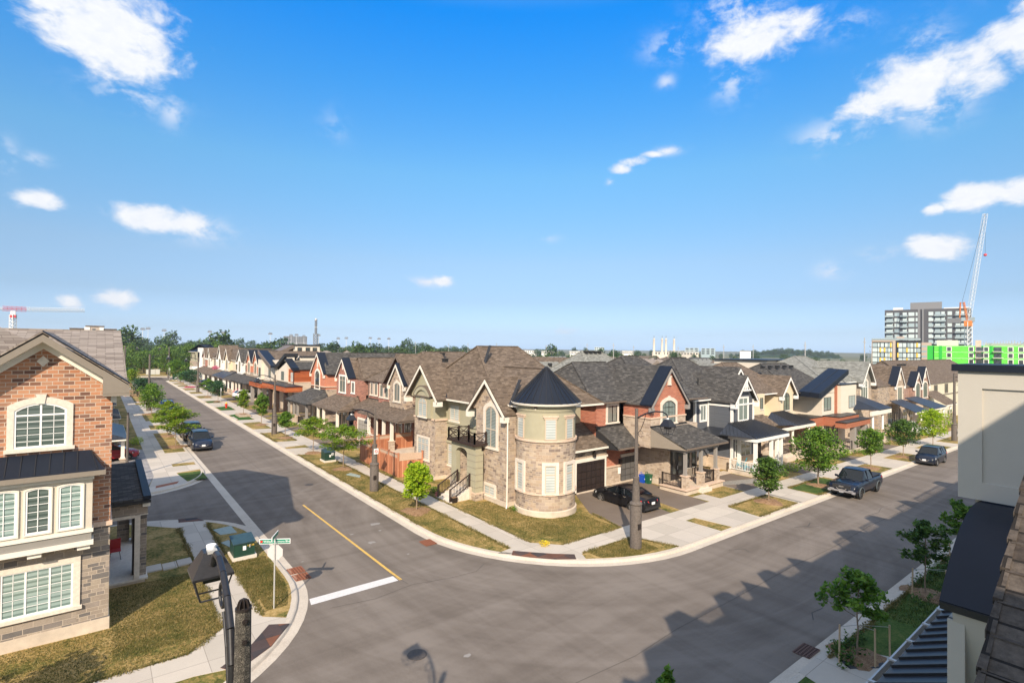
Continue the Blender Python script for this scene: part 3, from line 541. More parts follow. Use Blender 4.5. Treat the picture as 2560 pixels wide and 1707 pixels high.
def gable(rt, face, pos, c, hw, depth, z0, ze, za, wm, rm, metal=0.0, rake=None, ov=0.22, side=0.18, mm=None, solid=True, th=0.13):
    """gabled bay: pentagonal wall, two roof slopes with an optional metal strip at the front, rake trim"""
    f = F(face, pos); sl = (za - ze) / hw
    if solid:
        mb = MB(); fslab(mb, f, [(c - hw, z0), (c + hw, z0), (c + hw, ze), (c, za), (c - hw, ze)], 0, depth if depth < 3 else 3); mb.build('gable_wall', wm, rt)
    E_ = hw + side
    def slope(w0, w1, m, nm, off=0.0):
        mb = MB()
        for s in (-1, 1):
            top = [f(c, w0, za + .05 + off), f(c + s * E_, w0, za + .05 + off - sl * E_), f(c + s * E_, w1, za + .05 + off - sl * E_), f(c, w1, za + .05 + off)]
            mb.slab(top, (0, 0, th))
        return mb.build(nm, m, rt)
    if metal: slope(-ov, metal, mm or M.navy, 'metal_roof', .012); slope(metal, depth, rm, 'roof')
    else: slope(-ov, depth, rm, 'roof')
    mb = MB()
    for s in (-1, 1):
        p = f(c, -ov - .03, za); q = f(c + s * E_, -ov - .03, za - sl * E_); mb.slab([p, q, (q[0], q[1], q[2] - .24), (p[0], p[1], p[2] - .24)], Vector(f(0, .05, 0)) - Vector(f(0, 0, 0)))
        e = f(c + s * (hw + .02), 0, 0); fbox(mb, f, min(c + s * (hw - .1), c + s * E_), max(c + s * (hw - .1), c + s * E_), -ov - .028, .05, ze - sl * side - .42, ze - sl * side - .06)
    mb.build('rake_trim', rake or M.trim_cream, rt)
def hip(rt, x0, x1, y0, y1, z, zr, m, ov=0.35, axis='x', e0=None, e1=None, off=0.0, name='roof', eave=None, top=None, th=.14):
    """hip roof; e0,e1 = distance of the ridge ends from the two ends (0 = gable end)"""
    X0, X1, Y0, Y1 = x0 - ov, x1 + ov, y0 - ov, y1 + ov
    mb = MB()
    if axis == 'x':
        h = (Y1 - Y0) / 2; yc = (Y0 + Y1) / 2 + off; a = (X0 + (h if e0 is None else e0), yc, zr); b = (X1 - (h if e1 is None else e1), yc, zr)
        P = [(X0, Y0, z), (X1, Y0, z), (X1, Y1, z), (X0, Y1, z)]
        mb.poly([P[0], P[1], b, a]); mb.poly([P[2], P[3], a, b]); mb.poly([P[1], P[2], b]); mb.poly([P[3], P[0], a])
    else:
        h = (X1 - X0) / 2; xc = (X0 + X1) / 2 + off; a = (xc, Y0 + (h if e0 is None else e0), zr); b = (xc, Y1 - (h if e1 is None else e1), zr)
        P = [(X0, Y0, z), (X1, Y0, z), (X1, Y1, z), (X0, Y1, z)]
        mb.poly([P[1], P[2], b, a]); mb.poly([P[3], P[0], a, b]); mb.poly([P[0], P[1], a]); mb.poly([P[2], P[3], b])
    o = mb.build(name, m, rt)
    e = MB(); t = .13
    e.box(X0, X1, Y0, Y0 + .06, z - t, z - .004); e.box(X0, X1, Y1 - .06, Y1, z - t, z - .004); e.box(X0, X0 + .06, Y0 + .06, Y1 - .06, z - t, z - .004); e.box(X1 - .06, X1, Y0 + .06, Y1 - .06, z - t, z - .004)
    e.box(X0 + .06, X1 - .06, Y0 + .06, Y1 - .06, z - t, z - t + .03)
    e.build('gutter', eave or M.trim_cream, rt)
    # ridge caps
    r = MB(); r.bar(a, b, .24, .05)
    for P_, q in ((P[0], a), (P[3], a if axis == 'x' else b), (P[1], b if axis == 'x' else a), (P[2], b)): r.bar(P_, q, .22, .05)
    r.build('ridge_cap', m, rt)
    return a, b
def shed(rt, face, pos, ub0, ub1, zb, uf0, uf1, wout, zf, m, trim=None, name='porch_roof', th=.16, cheek=None):
    """lean-to roof: back edge on the wall, front edge wout in front of it"""
    f = F(face, pos); A = [f(ub0, 0, zb), f(ub1, 0, zb), f(uf1, -wout, zf), f(uf0, -wout, zf)]
    mb = MB(); mb.slab(A, (0, 0, -.09))
    if uf1 > ub1 + .3: mb.poly([f(ub1, 0, zb), f(uf1, 0, zf), f(uf1, -wout, zf)])
    if uf0 < ub0 - .3: mb.poly([f(ub0, 0, zb), f(uf0, 0, zf), f(uf0, -wout, zf)])
    mb.build(name, m, rt)
    t = MB(); fbox(t, f, uf0, uf1, -wout - .02, -wout + .06, zf - th, zf - .015); fbox(t, f, uf0, uf0 + .08, -wout + .06, 0, zf - th, zf - .05); fbox(t, f, uf1 - .08, uf1, -wout + .06, 0, zf - th, zf - .05); fbox(t, f, uf0 + .08, uf1 - .08, -wout + .06, 0, zf - th, zf - th + .03)
    t.build('fascia', trim or M.trim_cream, rt)
    c = MB(); fslab_ = []
    for ub, uf in ((ub0, uf0), (ub1, uf1)):
        if abs(ub - uf) < .3 or (ub == ub0 and uf0 > ub0) or (ub == ub1 and uf1 < ub1):
            c.slab([f(ub, 0, zb - .1), f(ub, 0, zf - th), f(uf, -wout + .05, zf - th)], Vector(f(.05, 0, 0)) - Vector(f(0, 0, 0)))
    if c.v: c.build('roof_cheek', cheek or M.trim_cream, rt)
    s = MB(); s.bar(f(ub0 - .05, -.02, zb + .03), f(ub1 + .05, -.02, zb + .03), .1, .1); s.build('flashing', M.trim_black, rt)
def column(rt, x, y, z0, zp, z1, pw=.42, cw=.24, pm=None, cm=None, rnd=False):
    if zp > z0 + .05:
        m = MB(); m.box(x - pw / 2, x + pw / 2, y - pw / 2, y + pw / 2, z0, zp - .08); m.build('pier', pm or M.stone_tan, rt)
        c = MB(); c.box(x - pw / 2 - .05, x + pw / 2 + .05, y - pw / 2 - .05, y + pw / 2 + .05, zp - .08, zp); c.build('pier_cap', M.sill_pink, rt)
    m = MB()
    if rnd: m.lathe([(cw / 2, zp), (cw / 2 * .9, z1 - .12), (cw / 2 * 1.3, z1 - .12), (cw / 2 * 1.3, z1)], x, y, 12)
    else: m.box(x - cw / 2, x + cw / 2, y - cw / 2, y + cw / 2, zp, z1); m.box(x - cw / 2 - .03, x + cw / 2 + .03, y - cw / 2 - .03, y + cw / 2 + .03, zp + .001, zp + .12)
    m.build('column', cm or M.trim_cream, rt, smooth=40 if rnd else None)
def railing(rt, p, q, h=.85, m=None, gap=.13, name='railing', posts=True):
    p = Vector(p); q = Vector(q); mb = MB(); d = q - p; n = max(2, int(d.length / gap)); up = Vector((0, 0, h))
    mb.bar(p + up, q + up, .07, .06); mb.bar(p + Vector((0, 0, .10)), q + Vector((0, 0, .10)), .05, .05)
    for i in range(1, n): a = p + d * i / n; mb.bar(a + Vector((0, 0, .12)), a + up - Vector((0, 0, .03)), .028, .028) if False else mb.box(a.x - .014, a.x + .014, a.y - .014, a.y + .014, a.z + .12, a.z + h - .02)
    if posts:
        for a in (p, q): mb.box(a.x - .045, a.x + .045, a.y - .045, a.y + .045, a.z, a.z + h + .06)
    return mb.build(name, m or M.iron, rt)
def door(rt, face, pos, u0, u1, z0, z1, m=None, glass=True, sur=None):
    f = F(face, pos); mb = MB(); fbox(mb, f, u0, u1, -.04, .02, z0, z1); d = mb.build('door', m or M.door_black, rt)
    g = MB(); n = 2 if u1 - u0 > 1.2 else 1
    for i in range(n):
        a = u0 + (u1 - u0) * i / n; b = u0 + (u1 - u0) * (i + 1) / n; fbox(g, f, a + .14, b - .14, -.052, -.04, z0 + .5 if glass else z0 + 1.6, z1 - .2)
    g.build('door_pane', M.p_dark, d)
    h = MB(); c = (u0 + u1) / 2 + (0.03 if n == 2 else (u1 - u0) * .4); fbox(h, f, c - .02, c + .02, -.09, -.04, z0 + .85, z0 + 1.15); h.build('door_handle', M.galv, d)
    if sur: s = MB(); fbox(s, f, u0 - .12, u0, -.06, .02, z0, z1 + .12); fbox(s, f, u1, u1 + .12, -.06, .02, z0, z1 + .12); fbox(s, f, u0, u1, -.06, .02, z1, z1 + .12); s.build('door_frame', sur, d)
def garage(rt, face, pos, u0, u1, z0, z1, m, sur=None, win=False):
    f = F(face, pos); mb = MB(); fbox(mb, f, u0, u1, -.02, .03, z0, z1); d = mb.build('garage_door', m, rt)
    pn = MB(); n = int(round((u1 - u0) / .62)); r = 4
    for i in range(n):
        for j in range(r):
            a = u0 + (u1 - u0) * (i + .14) / n; b = u0 + (u1 - u0) * (i + .86) / n; c = z0 + (z1 - z0) * (j + .2) / r; e = z0 + (z1 - z0) * (j + .82) / r
            fbox(pn, f, a, b, -.036, -.02, c, e)
    pn.build('raised_panel', m, d)
    if sur: s = MB(); fbox(s, f, u0 - .16, u0, -.05, .03, z0, z1 + .22); fbox(s, f, u1, u1 + .16, -.05, .03, z0, z1 + .22); fbox(s, f, u0, u1, -.05, .03, z1, z1 + .22); s.build('garage_frame', sur, d)
def vents(rt, pts, m=None):
    for (x, y, z) in pts: b = MB(); b.box(x - .2, x + .2, y - .2, y + .2, z - .12, z + .16); b.box(x - .26, x + .26, y - .26, y + .26, z + .16, z + .2); b.build('roof_vent', m or M.vent, rt)
def belt(rt, m, *boxes, name='belt_course'): return wall(rt, m, *boxes, name=name)
def step_down(rt, x0, x1, y0, y1, zt, zb, n, direction, m):
    mb = MB()
    for i in range(n):
        z = zt - (zt - zb) * (i + 1) / (n + 1)
        if direction == 'W': a = x0 - .32 * (i + 1); mb.box(a, a + .32, y0 - .02 * i, y1 + .02 * i, zb - .15, z)
        else: a = y0 - .32 * (i + 1); mb.box(x0 - .02 * i, x1 + .02 * i, a, a + .32, zb - .15, z)
    mb.build('steps', m, rt)
def text(s, size, face, pos, u, z, m, rt, name='lettering', depth=.012, flip=False, rot=None, loc=None, align='LEFT'):
    cu = bpy.data.curves.new(name, 'FONT'); cu.body = s; cu.size = size; cu.extrude = depth; cu.align_x = align; cu.resolution_u = 2
    t = bpy.data.objects.new('tmp_text', cu); COL.objects.link(t)
    dg = bpy.context.evaluated_depsgraph_get(); me = bpy.data.meshes.new_from_object(t.evaluated_get(dg)); bpy.data.objects.remove(t); bpy.data.curves.remove(cu)
    if rot is None:
        rot = {'S': Matrix.Rotation(R_(90), 4, 'X'), 'W': Matrix.Rotation(R_(-90), 4, 'Z') @ Matrix.Rotation(R_(90), 4, 'X'), 'E': Matrix.Rotation(R_(90), 4, 'Z') @ Matrix.Rotation(R_(90), 4, 'X')}[face]
        loc = F(face, pos)(u, -.02, z)
    me.transform(Matrix.Translation(loc) @ rot); me.materials.clear(); me.materials.append(m)
    o = bpy.data.objects.new(name, me); COL.objects.link(o)
    if rt is not None:
        o.parent = rt
        if rt.get('_abs'): o.location = -Vector(rt['_abs'])
    return o

# ================================================================== house with the turret (1541)
H = root('turret_house', (26, 33, 0), 'two-storey corner house with round stone turret under a black cone roof', 'house', absolute=True)
wall(H, M.found, (22.52, 31, 28.0, 41.6, -.6, .42), (21.72, 24, 27.95, 31.82, -.6, .42), (21.42, 24, 37.05, 40.7, -.6, .42), (24, 31.5, 27.65, 33, -.6, .12), name='foundation')
wall(H, M.stone, (22.6, 30.9, 28.1, 41.5, .4, 1.2), (24, 31.4, 27.72, 33, -.1, 3.35), (21.8, 24, 28.0, 31.75, .4, 6.4), (21.5, 24, 37.1, 40.6, .4, 4.9), name='stone_wall')
wall(H, M.stucco_green, (22.62, 30.4, 29.6, 41.45, 1.2, 6.75), (22.66, 24, 28.1, 29.7, 1.25, 7.2), (21.52, 24, 37.15, 40.55, 4.95, 7.1), name='stucco_wall')
belt(H, M.sill_pink, (22.55, 22.7, 31.75, 37.1, 1.14, 1.26), (21.43, 21.6, 37.03, 40.67, 4.86, 4.99), (21.43, 22.6, 37.0, 37.14, 4.862, 4.992))
belt(H, M.stucco_green, (22.54, 22.7, 31.75, 37.1, 4.68, 4.80), (22.56, 22.7, 31.75, 37.1, 4.12, 4.22), name='stucco_band')
# stucco hood with arched top on the left bay
f = F('W', 21.3); mb = MB(); fslab(mb, f, outline(37.6, 40.1, 5.0, 6.75, .62, 14), 0, .4); mb.build('arched_bay', M.stucco_green, H)
mb = MB(); ring(mb, f, outline(37.5, 40.2, 6.7, 6.8, .75, 14), outline(37.8, 39.9, 6.68, 6.72, .55, 14), -.14, .3); mb.build('arched_hood', M.stucco_green, H)
mb = MB(); ring(mb, f, outline(37.44, 40.26, 6.78, 6.84, .80, 14), outline(37.5, 40.2, 6.7, 6.8, .75, 14), -.16, .5); mb.build('hood_roof', M.trim_brown, H)
window(H, 'W', 21.3, 38.18, 39.55, 5.06, 6.25, .42, nx=2, tr=6.2)
window(H, 'W', 21.5, 38.1, 39.95, 1.55, 3.25, nx=3, tr=2.75, sur=M.sill, sw=.15)
window(H, 'W', 22.62, 35.3, 36.7, 4.92, 6.2, nx=2); belt(H, M.stucco_green, (22.5, 22.62, 35.15, 36.85, 6.28, 6.40), name='window_hood')
window(H, 'W', 22.62, 36.25, 36.9, 1.3, 3.0, nx=1, tr=2.35); belt(H, M.stucco_green, (22.5, 22.62, 36.1, 37.05, 3.1, 3.22), name='window_hood')
# gabled stone bay
window(H, 'W', 21.8, 29.25, 30.55, 3.85, 6.3, .40, sur=M.sill, sw=.24, key=True, nx=2, tr=5.1, pane=M.p_shut)
window(H, 'W', 21.8, 29.4, 30.6, .5, 1.12, sur=M.sill, sw=.2, nx=2)
text('1541', .42, 'W', 21.8, 31.35, 1.92, M.iron, H, name='house_number')
gable(H, 'W', 21.8, 30.2, 1.95, 4.6, 6.4, 6.55, 8.55, M.stone, M.sh_brown, rake=M.trim_cream, ov=.38, side=.35)
gable(H, 'W', 21.5, 38.85, 2.35, 5.0, 6.6, 6.95, 9.3, M.stucco_green, M.sh_brown, rake=M.trim_cream, ov=.5, side=.42)
# porch with balcony
mb = MB()
mb.box(20.9, 21.55, 30.45, 31.55, .35, 3.5); mb.box(20.95, 21.3, 33.05, 33.7, .35, 3.5); mb.build('porch_pillar', M.stucco_green, H)
gb = MB()
for z in (1.0, 1.45, 1.9, 2.35, 2.8, 3.25): gb.box(20.885, 21.56, 30.435, 31.565, z, z + .025)
gb.build('pillar_groove', M.trim_taupe, H)
belt(H, M.sill_pink, (20.84, 21.6, 30.4, 31.6, .55, .66))
wall(H, M.stone, (20.88, 21.58, 30.42, 31.58, .1, .55), (20.93, 21.35, 33.0, 33.75, .1, .55), (21.3, 22.6, 33.1, 33.7, .1, 3.3), name='porch_wall')
f = F('W', 20.93); mb = MB(); pts = [(31.5, 3.05)] + [(32.3 + .8 * math.cos(R_(a)), 3.05 + .5 * math.sin(R_(a))) for a in range(180, -1, -15)] + [(33.1, 3.05), (33.68, 3.05), (33.68, 3.9), (30.5, 3.9), (30.5, 3.5), (31.5, 3.5)]
fslab(mb, f, pts, 0, .5); mb.build('porch_arch', M.stucco_green, H)
wall(H, M.found, (20.8, 22.6, 30.9, 33.6, .0, .98), name='porch_floor')
wall(H, M.brown_iron, (20.62, 22.62, 30.25, 33.85, 3.92, 4.08), name='balcony_floor')
door(H, 'W', 22.6, 31.75, 32.75, 1.0, 3.1)
rl = MB()
def rail_x(mb, p, q, h):
    p = Vector(p); q = Vector(q); up = Vector((0, 0, h)); mb.bar(p + up, q + up, .07, .06); mb.bar(p + up * .16, q + up * .16, .05, .05); n = max(1, round((q - p).length / .95))
    for i in range(n):
        a = p + (q - p) * i / n; b = p + (q - p) * (i + 1) / n; mb.bar(a + up * .16, b + up, .04, .04); mb.bar(b + up * .16, a + up, .04, .04)
    for i in range(n + 1): a = p + (q - p) * i / n; mb.box(a.x - .05, a.x + .05, a.y - .05, a.y + .05, a.z, a.z + h + .08)
for p, q in (((20.72, 33.75, 4.08), (20.72, 32.4, 4.08)), ((20.72, 32.4, 4.08), (20.95, 31.4, 4.08)), ((20.95, 31.4, 4.08), (20.72, 30.35, 4.08)), ((20.72, 33.75, 4.08), (22.5, 33.75, 4.08)), ((20.72, 30.35, 4.08), (21.7, 30.35, 4.08))): rail_x(rl, p, q, .72)
rl.build('balcony_railing', M.brown_iron, H)
step_down(H, 20.8, 0, 31.05, 32.75, .98, .0, 5, 'W', M.sill)
for y in (31.1, 32.7): railing(H, (19.25, y, .15), (20.85, y, 1.0), .85, M.brown_iron)
# turret
TX, TY = 23.9, 26.5
mb = MB(); mb.lathe([(2.1, -.6), (2.1, .38), (2.0, .42)], TX, TY, 48, 90, 400); mb.build('turret_foundation', M.found, H, smooth=30)
def cyl_uv(o, r):
    ul = o.data.uv_layers[0].data; me = o.data; off = Vector(o.parent['_abs'])
    for p in me.polygons:
        cx_ = sum((me.vertices[v].co.x for v in p.vertices)) / len(p.vertices) - TX; cy_ = sum((me.vertices[v].co.y for v in p.vertices)) / len(p.vertices) - TY; a0 = math.atan2(cy_, cx_)
        for li in p.loop_indices:
            c = me.vertices[me.loops[li].vertex_index].co; a = math.atan2(c.y - TY, c.x - TX)
            while a - a0 > math.pi: a -= 2 * math.pi
            while a - a0 < -math.pi: a += 2 * math.pi
            ul[li].uv = (a * r, c.z)
o = MB().lathe([(2.0, .38), (2.0, 4.86)], TX, TY, 60, 90, 400).build('turret_stone_wall', M.stone, H, smooth=30); cyl_uv(o, 2.0)
o = MB().lathe([(1.97, 4.84), (1.97, 7.35)], TX, TY, 60, 90, 400).build('turret_stucco_wall', M.stucco_green, H, smooth=30)
def tring(z, h, r, m, nm): MB().lathe([(1.96, z), (r, z), (r, z + h), (1.96, z + h)], TX, TY, 60, 90, 400).build(nm, m, H, smooth=30)
tring(1.42, .11, 2.09, M.sill_pink, 'belt_course'); tring(4.80, .13, 2.10, M.sill_pink, 'belt_course'); tring(6.78, .10, 2.05, M.stucco_green, 'stucco_band'); tring(6.70, .06, 2.01, M.stucco_green, 'stucco_band')
MB().lathe([(1.9, 7.10), (2.34, 7.12), (2.38, 7.24), (2.3, 7.26)], TX, TY, 60).build('turret_gutter', M.trim_cream, H, smooth=30)
mb = MB(); n = 30; ap = (TX, TY, 9.6)
for i in range(n):
    a, b = R_(360 * i / n), R_(360 * (i + 1) / n); p = (TX + 2.36 * math.cos(a), TY + 2.36 * math.sin(a), 7.24); q = (TX + 2.36 * math.cos(b), TY + 2.36 * math.sin(b), 7.24); mb.poly([p, q, ap])
mb.build('cone_roof', M.navy, H)
mb = MB()
for i in range(n): a = R_(360 * i / n); mb.bar((TX + 2.37 * math.cos(a), TY + 2.37 * math.sin(a), 7.25), (TX + .06 * math.cos(a), TY + .06 * math.sin(a), 9.56), .025, .06)
mb.build('roof_seam', M.trim_black, H)
def twin(ang, hw, z0, z1, sur, tr=None):
    c = Vector((math.cos(R_(ang)), math.sin(R_(ang)), 0)); t = Vector((-c.y, c.x, 0)); o = Vector((TX, TY, 0)) + c * (2.0 - (1 - math.cos(hw / 2.0)) * 2.0)
    f = lambda u, w, z: tuple(o + t * u - c * w + Vector((0, 0, z)))
    mb = MB(); ring(mb, f, outline(-hw, hw, z0, z1), outline(-hw + .06, hw - .06, z0 + .06, z1 - .06), -.05, .1)
    if tr: fbox(mb, f, -hw, hw, -.045, .1, tr - .04, tr + .04)
    w = mb.build('window', M.winframe, H); MB().poly([f(u, -.03, z) for u, z in outline(-hw + .06, hw - .06, z0 + .06, z1 - .06)]).build('pane', M.p_blind, w)
    s = MB()
    if sur: ring(s, f, outline(-hw - .2, hw + .2, z0 - .12, z1 + .2), outline(-hw, hw, z0, z1), -.10, .12)
    else: fbox(s, f, -hw - .13, hw + .13, -.10, .1, z1 + .10, z1 + .2); fbox(s, f, -hw - .08, hw + .08, -.06, .1, z1, z1 + .1)
    s.build('surround', M.sill if sur else M.sill_pink, w)
for a in (172, 237, 279): twin(a, .35, 1.58, 3.32, True, 2.75); twin(a, .37, 4.96, 6.3, False)
# downpipe
MB().path([(22.5, 28.3, 6.3), (22.2, 28.15, 6.15), (21.75, 27.93, 5.9), (21.75, 27.93, .3), (21.6, 27.8, .08)], .05, 8).build('downpipe', M.trim_cream, H, smooth=40)
MB().path([(25.95, 26.3, 7.0), (25.95, 26.6, 6.6), (25.98, 27.0, 5.0)], .045, 8).build('downpipe', M.trim_cream, H, smooth=40)
# garage wing
garage(H, 'S', 27.7, 28.05, 31.15, -.1, 2.30, M.gar_brown, M.trim_cream)
wall(H, M.sill, (27.9, 31.5, 27.66, 27.8, 2.42, 2.58), name='lintel')
mb = MB(); mb.slab([(25.2, 27.3, 3.32), (31.9, 27.3, 3.32), (31.9, 29.7, 4.85), (25.2, 29.7, 4.85)], (0, 0, .12)); mb.slab([(31.9, 27.3, 3.32), (31.9, 29.7, 3.32), (31.9, 29.7, 4.85)], (.06, 0, 0)); mb.build('garage_roof', M.sh_brown, H)
wall(H, M.trim_cream, (25.2, 31.95, 27.2, 27.32, 3.2, 3.33), name='gutter')
text('1541', .24, 'S', 27.72, 28.25, 2.72, M.iron, H, name='house_number')
lb = MB(); lb.box(29.75, 29.95, 27.45, 27.65, 2.6, 2.95); lb.box(29.8, 29.9, 27.5, 27.6, 2.95, 3.1); lb.build('wall_lantern', M.iron, H)
# roofs
hip(H, 22.3, 30.5, 29.5, 41.6, 6.72, 10.95, M.sh_brown, ov=.42, axis='x', e0=2.6, e1=2.3)
hip(H, 22.5, 28.2, 25.9, 33, 6.95, 9.35, M.sh_brown, ov=.4, axis='y', e0=2.6, e1=.2)
mb = MB()
for p, q in (((21.9, 36.2, 6.72), (24.2, 37.0, 9.3)), ((22.0, 32.5, 6.75), (24.6, 34.0, 10.9)), ((22.0, 28.0, 6.9), (23.4, 28.7, 8.5))): mb.bar(Vector(p) + Vector((0, 0, .08)), Vector(q) + Vector((0, 0, .08)), .22, .04)
mb.build('valley_flashing', M.trim_black, H)
vents(H, [(24.4, 40.5, 9.6)])

# ================================================================== red brick house 3065
H = root('red_brick_house', (36, 30, 0), 'red brick house with stone porch, steep front gable and charcoal roof beside the turret house', 'house', absolute=True)
wall(H, M.found, (31.75, 40.0, 28.05, 38, -.6, .1), (35.72, 40.0, 25.1, 30, -.6, .35), name='foundation')
wall(H, M.stone_tan, (35.8, 39.9, 25.2, 37.8, .1, 4.7), (33.85, 38.5, 25.42, 30, 3.15, 5.42), (31.86, 33.5, 28.08, 30, -.1, 1.4), (35.6, 35.9, 28.08, 30, -.1, 1.4), name='stone_wall')
wall(H, M.brick_red, (31.88, 40, 28.12, 37.7, 1.4, 6.62), (30.63, 33.9, 28.12, 37.7, 3.9, 6.62), (33.87, 38.48, 25.45, 30, 5.42, 6.62), name='brick_wall')
belt(H, M.sill_pink, (33.78, 38.55, 25.36, 28.1, 5.38, 5.5), (31.8, 33.56, 28.0, 28.2, 1.38, 1.5), (35.55, 35.95, 28.0, 28.2, 1.38, 1.5))
gable(H, 'S', 25.42, 36.2, 2.3, 5.2, 6.4, 6.62, 9.3, M.brick_red, M.sh_dark, metal=.9, rake=M.col_grey, ov=.25, side=.25)
window(H, 'S', 25.42, 35.3, 37.05, 4.95, 6.35, .38, sur=M.sill, sw=.24, key=True, fr=M.framedark, pane=M.p_shut, nx=2, nz=3, tr=6.2)
wall(H, M.sill, (35.95, 36.42, 25.3, 25.45, 7.95, 8.05), (36.0, 36.37, 25.32, 25.45, 8.05, 8.6), (35.93, 36.44, 25.3, 25.45, 8.6, 8.7), name='keystone_panel')
window(H, 'S', 28.12, 31.92, 33.05, 4.98, 6.28, sur=M.sill, sw=.2, fr=M.framedark, pane=M.p_curt, nx=2)
garage(H, 'S', 28.1, 33.62, 35.55, -.3, 2.05, M.gar_grey, None)
wall(H, M.sill, (33.5, 35.7, 28.02, 28.12, 2.05, 2.27), name='lintel')
text('3065', .34, 'S', 28.1, 34.05, 2.42, M.iron, H, name='house_number')
lb = MB(); lb.box(33.28, 33.46, 27.85, 28.1, 1.55, 1.95); lb.build('wall_lantern', M.iron, H)
lb = MB(); lb.box(33.2, 33.48, 28.03, 28.08, .75, 1.25); lb.build('notice_board', M.white, H)
shed(H, 'S', 28.12, 30.6, 33.9, 4.68, 31.4, 35.7, 1.7, 3.22, M.sh_dark, M.trim_brown, name='garage_roof', cheek=M.trim_black)
shed(H, 'S', 25.4, 33.85, 38.5, 4.78, 34.75, 40.6, 2.6, 3.40, M.sh_dark, M.trim_brown, cheek=M.trim_taupe)
wall(H, M.col_grey, (34.9, 39.6, 23.05, 23.3, 3.02, 3.24), (34.9, 35.15, 23.3, 25.2, 3.02, 3.24), (39.35, 39.6, 23.3, 25.2, 3.02, 3.24), name='porch_beam')
wall(H, M.found, (34.75, 39.9, 22.85, 25.2, -.5, .28), name='porch_floor'); wall(H, M.sill_pink, (34.65, 36.4, 22.75, 25.2, .24, .32), (37.8, 40.0, 22.75, 25.2, .24, .32), name='porch_edge')
for x in (35.15, 37.25, 39.35): column(H, x, 23.2, .28, 1.3, 3.05, .46, .22, M.stone_tan, M.col_grey)
railing(H, (34.95, 23.4, .32), (34.95, 25.1, .32), .9); railing(H, (37.5, 23.2, .32), (39.1, 23.2, .32), .9); railing(H, (39.45, 23.4, .32), (39.45, 25.1, .32), .9)
door(H, 'S', 25.2, 36.25, 37.75, .3, 2.85, sur=M.trim_black)
window(H, 'S', 25.2, 38.3, 38.75, 1.1, 2.6, fr=M.framedark, pane=M.p_dark, nx=1); window(H, 'S', 25.2, 39.1, 39.65, 1.1, 2.6, fr=M.framedark, pane=M.p_dark, nx=1)
hip(H, 30.4, 36.5, 28.1, 37.0, 6.66, 9.65, M.sh_dark, ov=.42, axis='x', e0=2.4, e1=.4, eave=M.trim_brown)
hip(H, 34.5, 42.2, 26.25, 37.5, 6.66, 10.2, M.sh_dark, ov=.4, axis='x', e0=4.0, e1=2.4, eave=M.trim_brown)
wall(H, M.siding_grey, (39.9, 42.2, 28.3, 37.5, 3, 6.6), name='side_wall')
vents(H, [(38.6, 29.5, 9.2)])
step_down(H, 36.45, 37.75, 22.85, 0, .28, .0, 1, 'S', M.sill)

# ================================================================== slate blue house
H = root('slate_blue_house', (48, 28, 0), 'slate blue clapboard house with white trim and black metal wrap-around porch roof', 'house', absolute=True)
wall(H, M.block_tan, (45.55, 49.6, 25.22, 38, -.5, .9), (44.9, 45.6, 27.7, 38, -.5, .9), name='stone_base')
wall(H, M.siding_grey, (45.6, 49.4, 25.25, 30, .9, 6.2), (43.4, 52.4, 27.65, 38, 0.9, 6.2), name='siding_wall')
belt(H, M.sill_pink, (45.5, 49.6, 25.15, 27.7, .86, .97))
wt_ = M.trim_white
wall(H, wt_, (45.52, 45.68, 25.17, 25.4, .97, 6.2), (49.25, 49.45, 25.17, 25.4, 3.6, 6.2), (43.32, 43.5, 27.57, 27.8, 3.4, 6.2), (45.45, 45.6, 27.57, 27.72, 3.4, 6.2), (45.53, 45.62, 25.2, 27.7, 5.62, 5.78), (45.6, 49.4, 25.18, 25.26, 5.70, 5.84), name='corner_board')
window(H, 'S', 27.65, 44.25, 45.2, 4.2, 5.6, sur=wt_, sw=.12, fr=M.framewhite, pane=M.p_shut, nx=2, sill=False)
window(H, 'S', 25.25, 46.7, 48.35, 4.3, 6.35, sur=wt_, sw=.13, fr=M.framewhite, pane=M.p_shut, nx=2, tr=5.7, sill=False)
window(H, 'S', 25.25, 46.15, 48.9, .95, 2.65, sur=wt_, sw=.10, fr=M.framewhite, pane=M.p_curt, nx=3, tr=2.2, sill=False)
window(H, 'W', 45.6, 26.2, 27.0, 4.2, 5.4, sur=wt_, sw=.1, fr=M.framewhite, pane=M.p_dark, nx=1, sill=False) if False else None
gable(H, 'S', 25.25, 47.5, 1.9, 6.0, 6.2, 6.21, 8.35, M.siding_grey, M.sh_dark, rake=wt_, ov=.45, side=.25)
tr_ = MB(); tr_.box(46.8, 48.2, 24.8, 24.9, 7.05, 7.17); tr_.box(47.43, 47.57, 24.81, 24.89, 7.17, 8.2)
for s in (-1, 1): tr_.bar((47.5 + s * .45, 24.85, 7.17), (47.5, 24.85, 7.75), .06, .09)
tr_.build('gable_bracing', wt_, H)
gable(H, 'S', 27.6, 51.0, 1.3, 5, 6.1, 7.6, 8.95, M.siding_grey, M.sh_dark, rake=wt_, ov=.25, side=.2)
hip(H, 42.9, 52.4, 27.6, 38, 6.22, 10.0, M.sh_dark, ov=.35, axis='x', e0=4.6, e1=3.2, eave=wt_)
vp = MB(); vp.tube((46.0, 29.0, 7.1), (46.0, 29.0, 8.1), .07, n=10); vp.build('vent_pipe', M.vent, H, smooth=40)
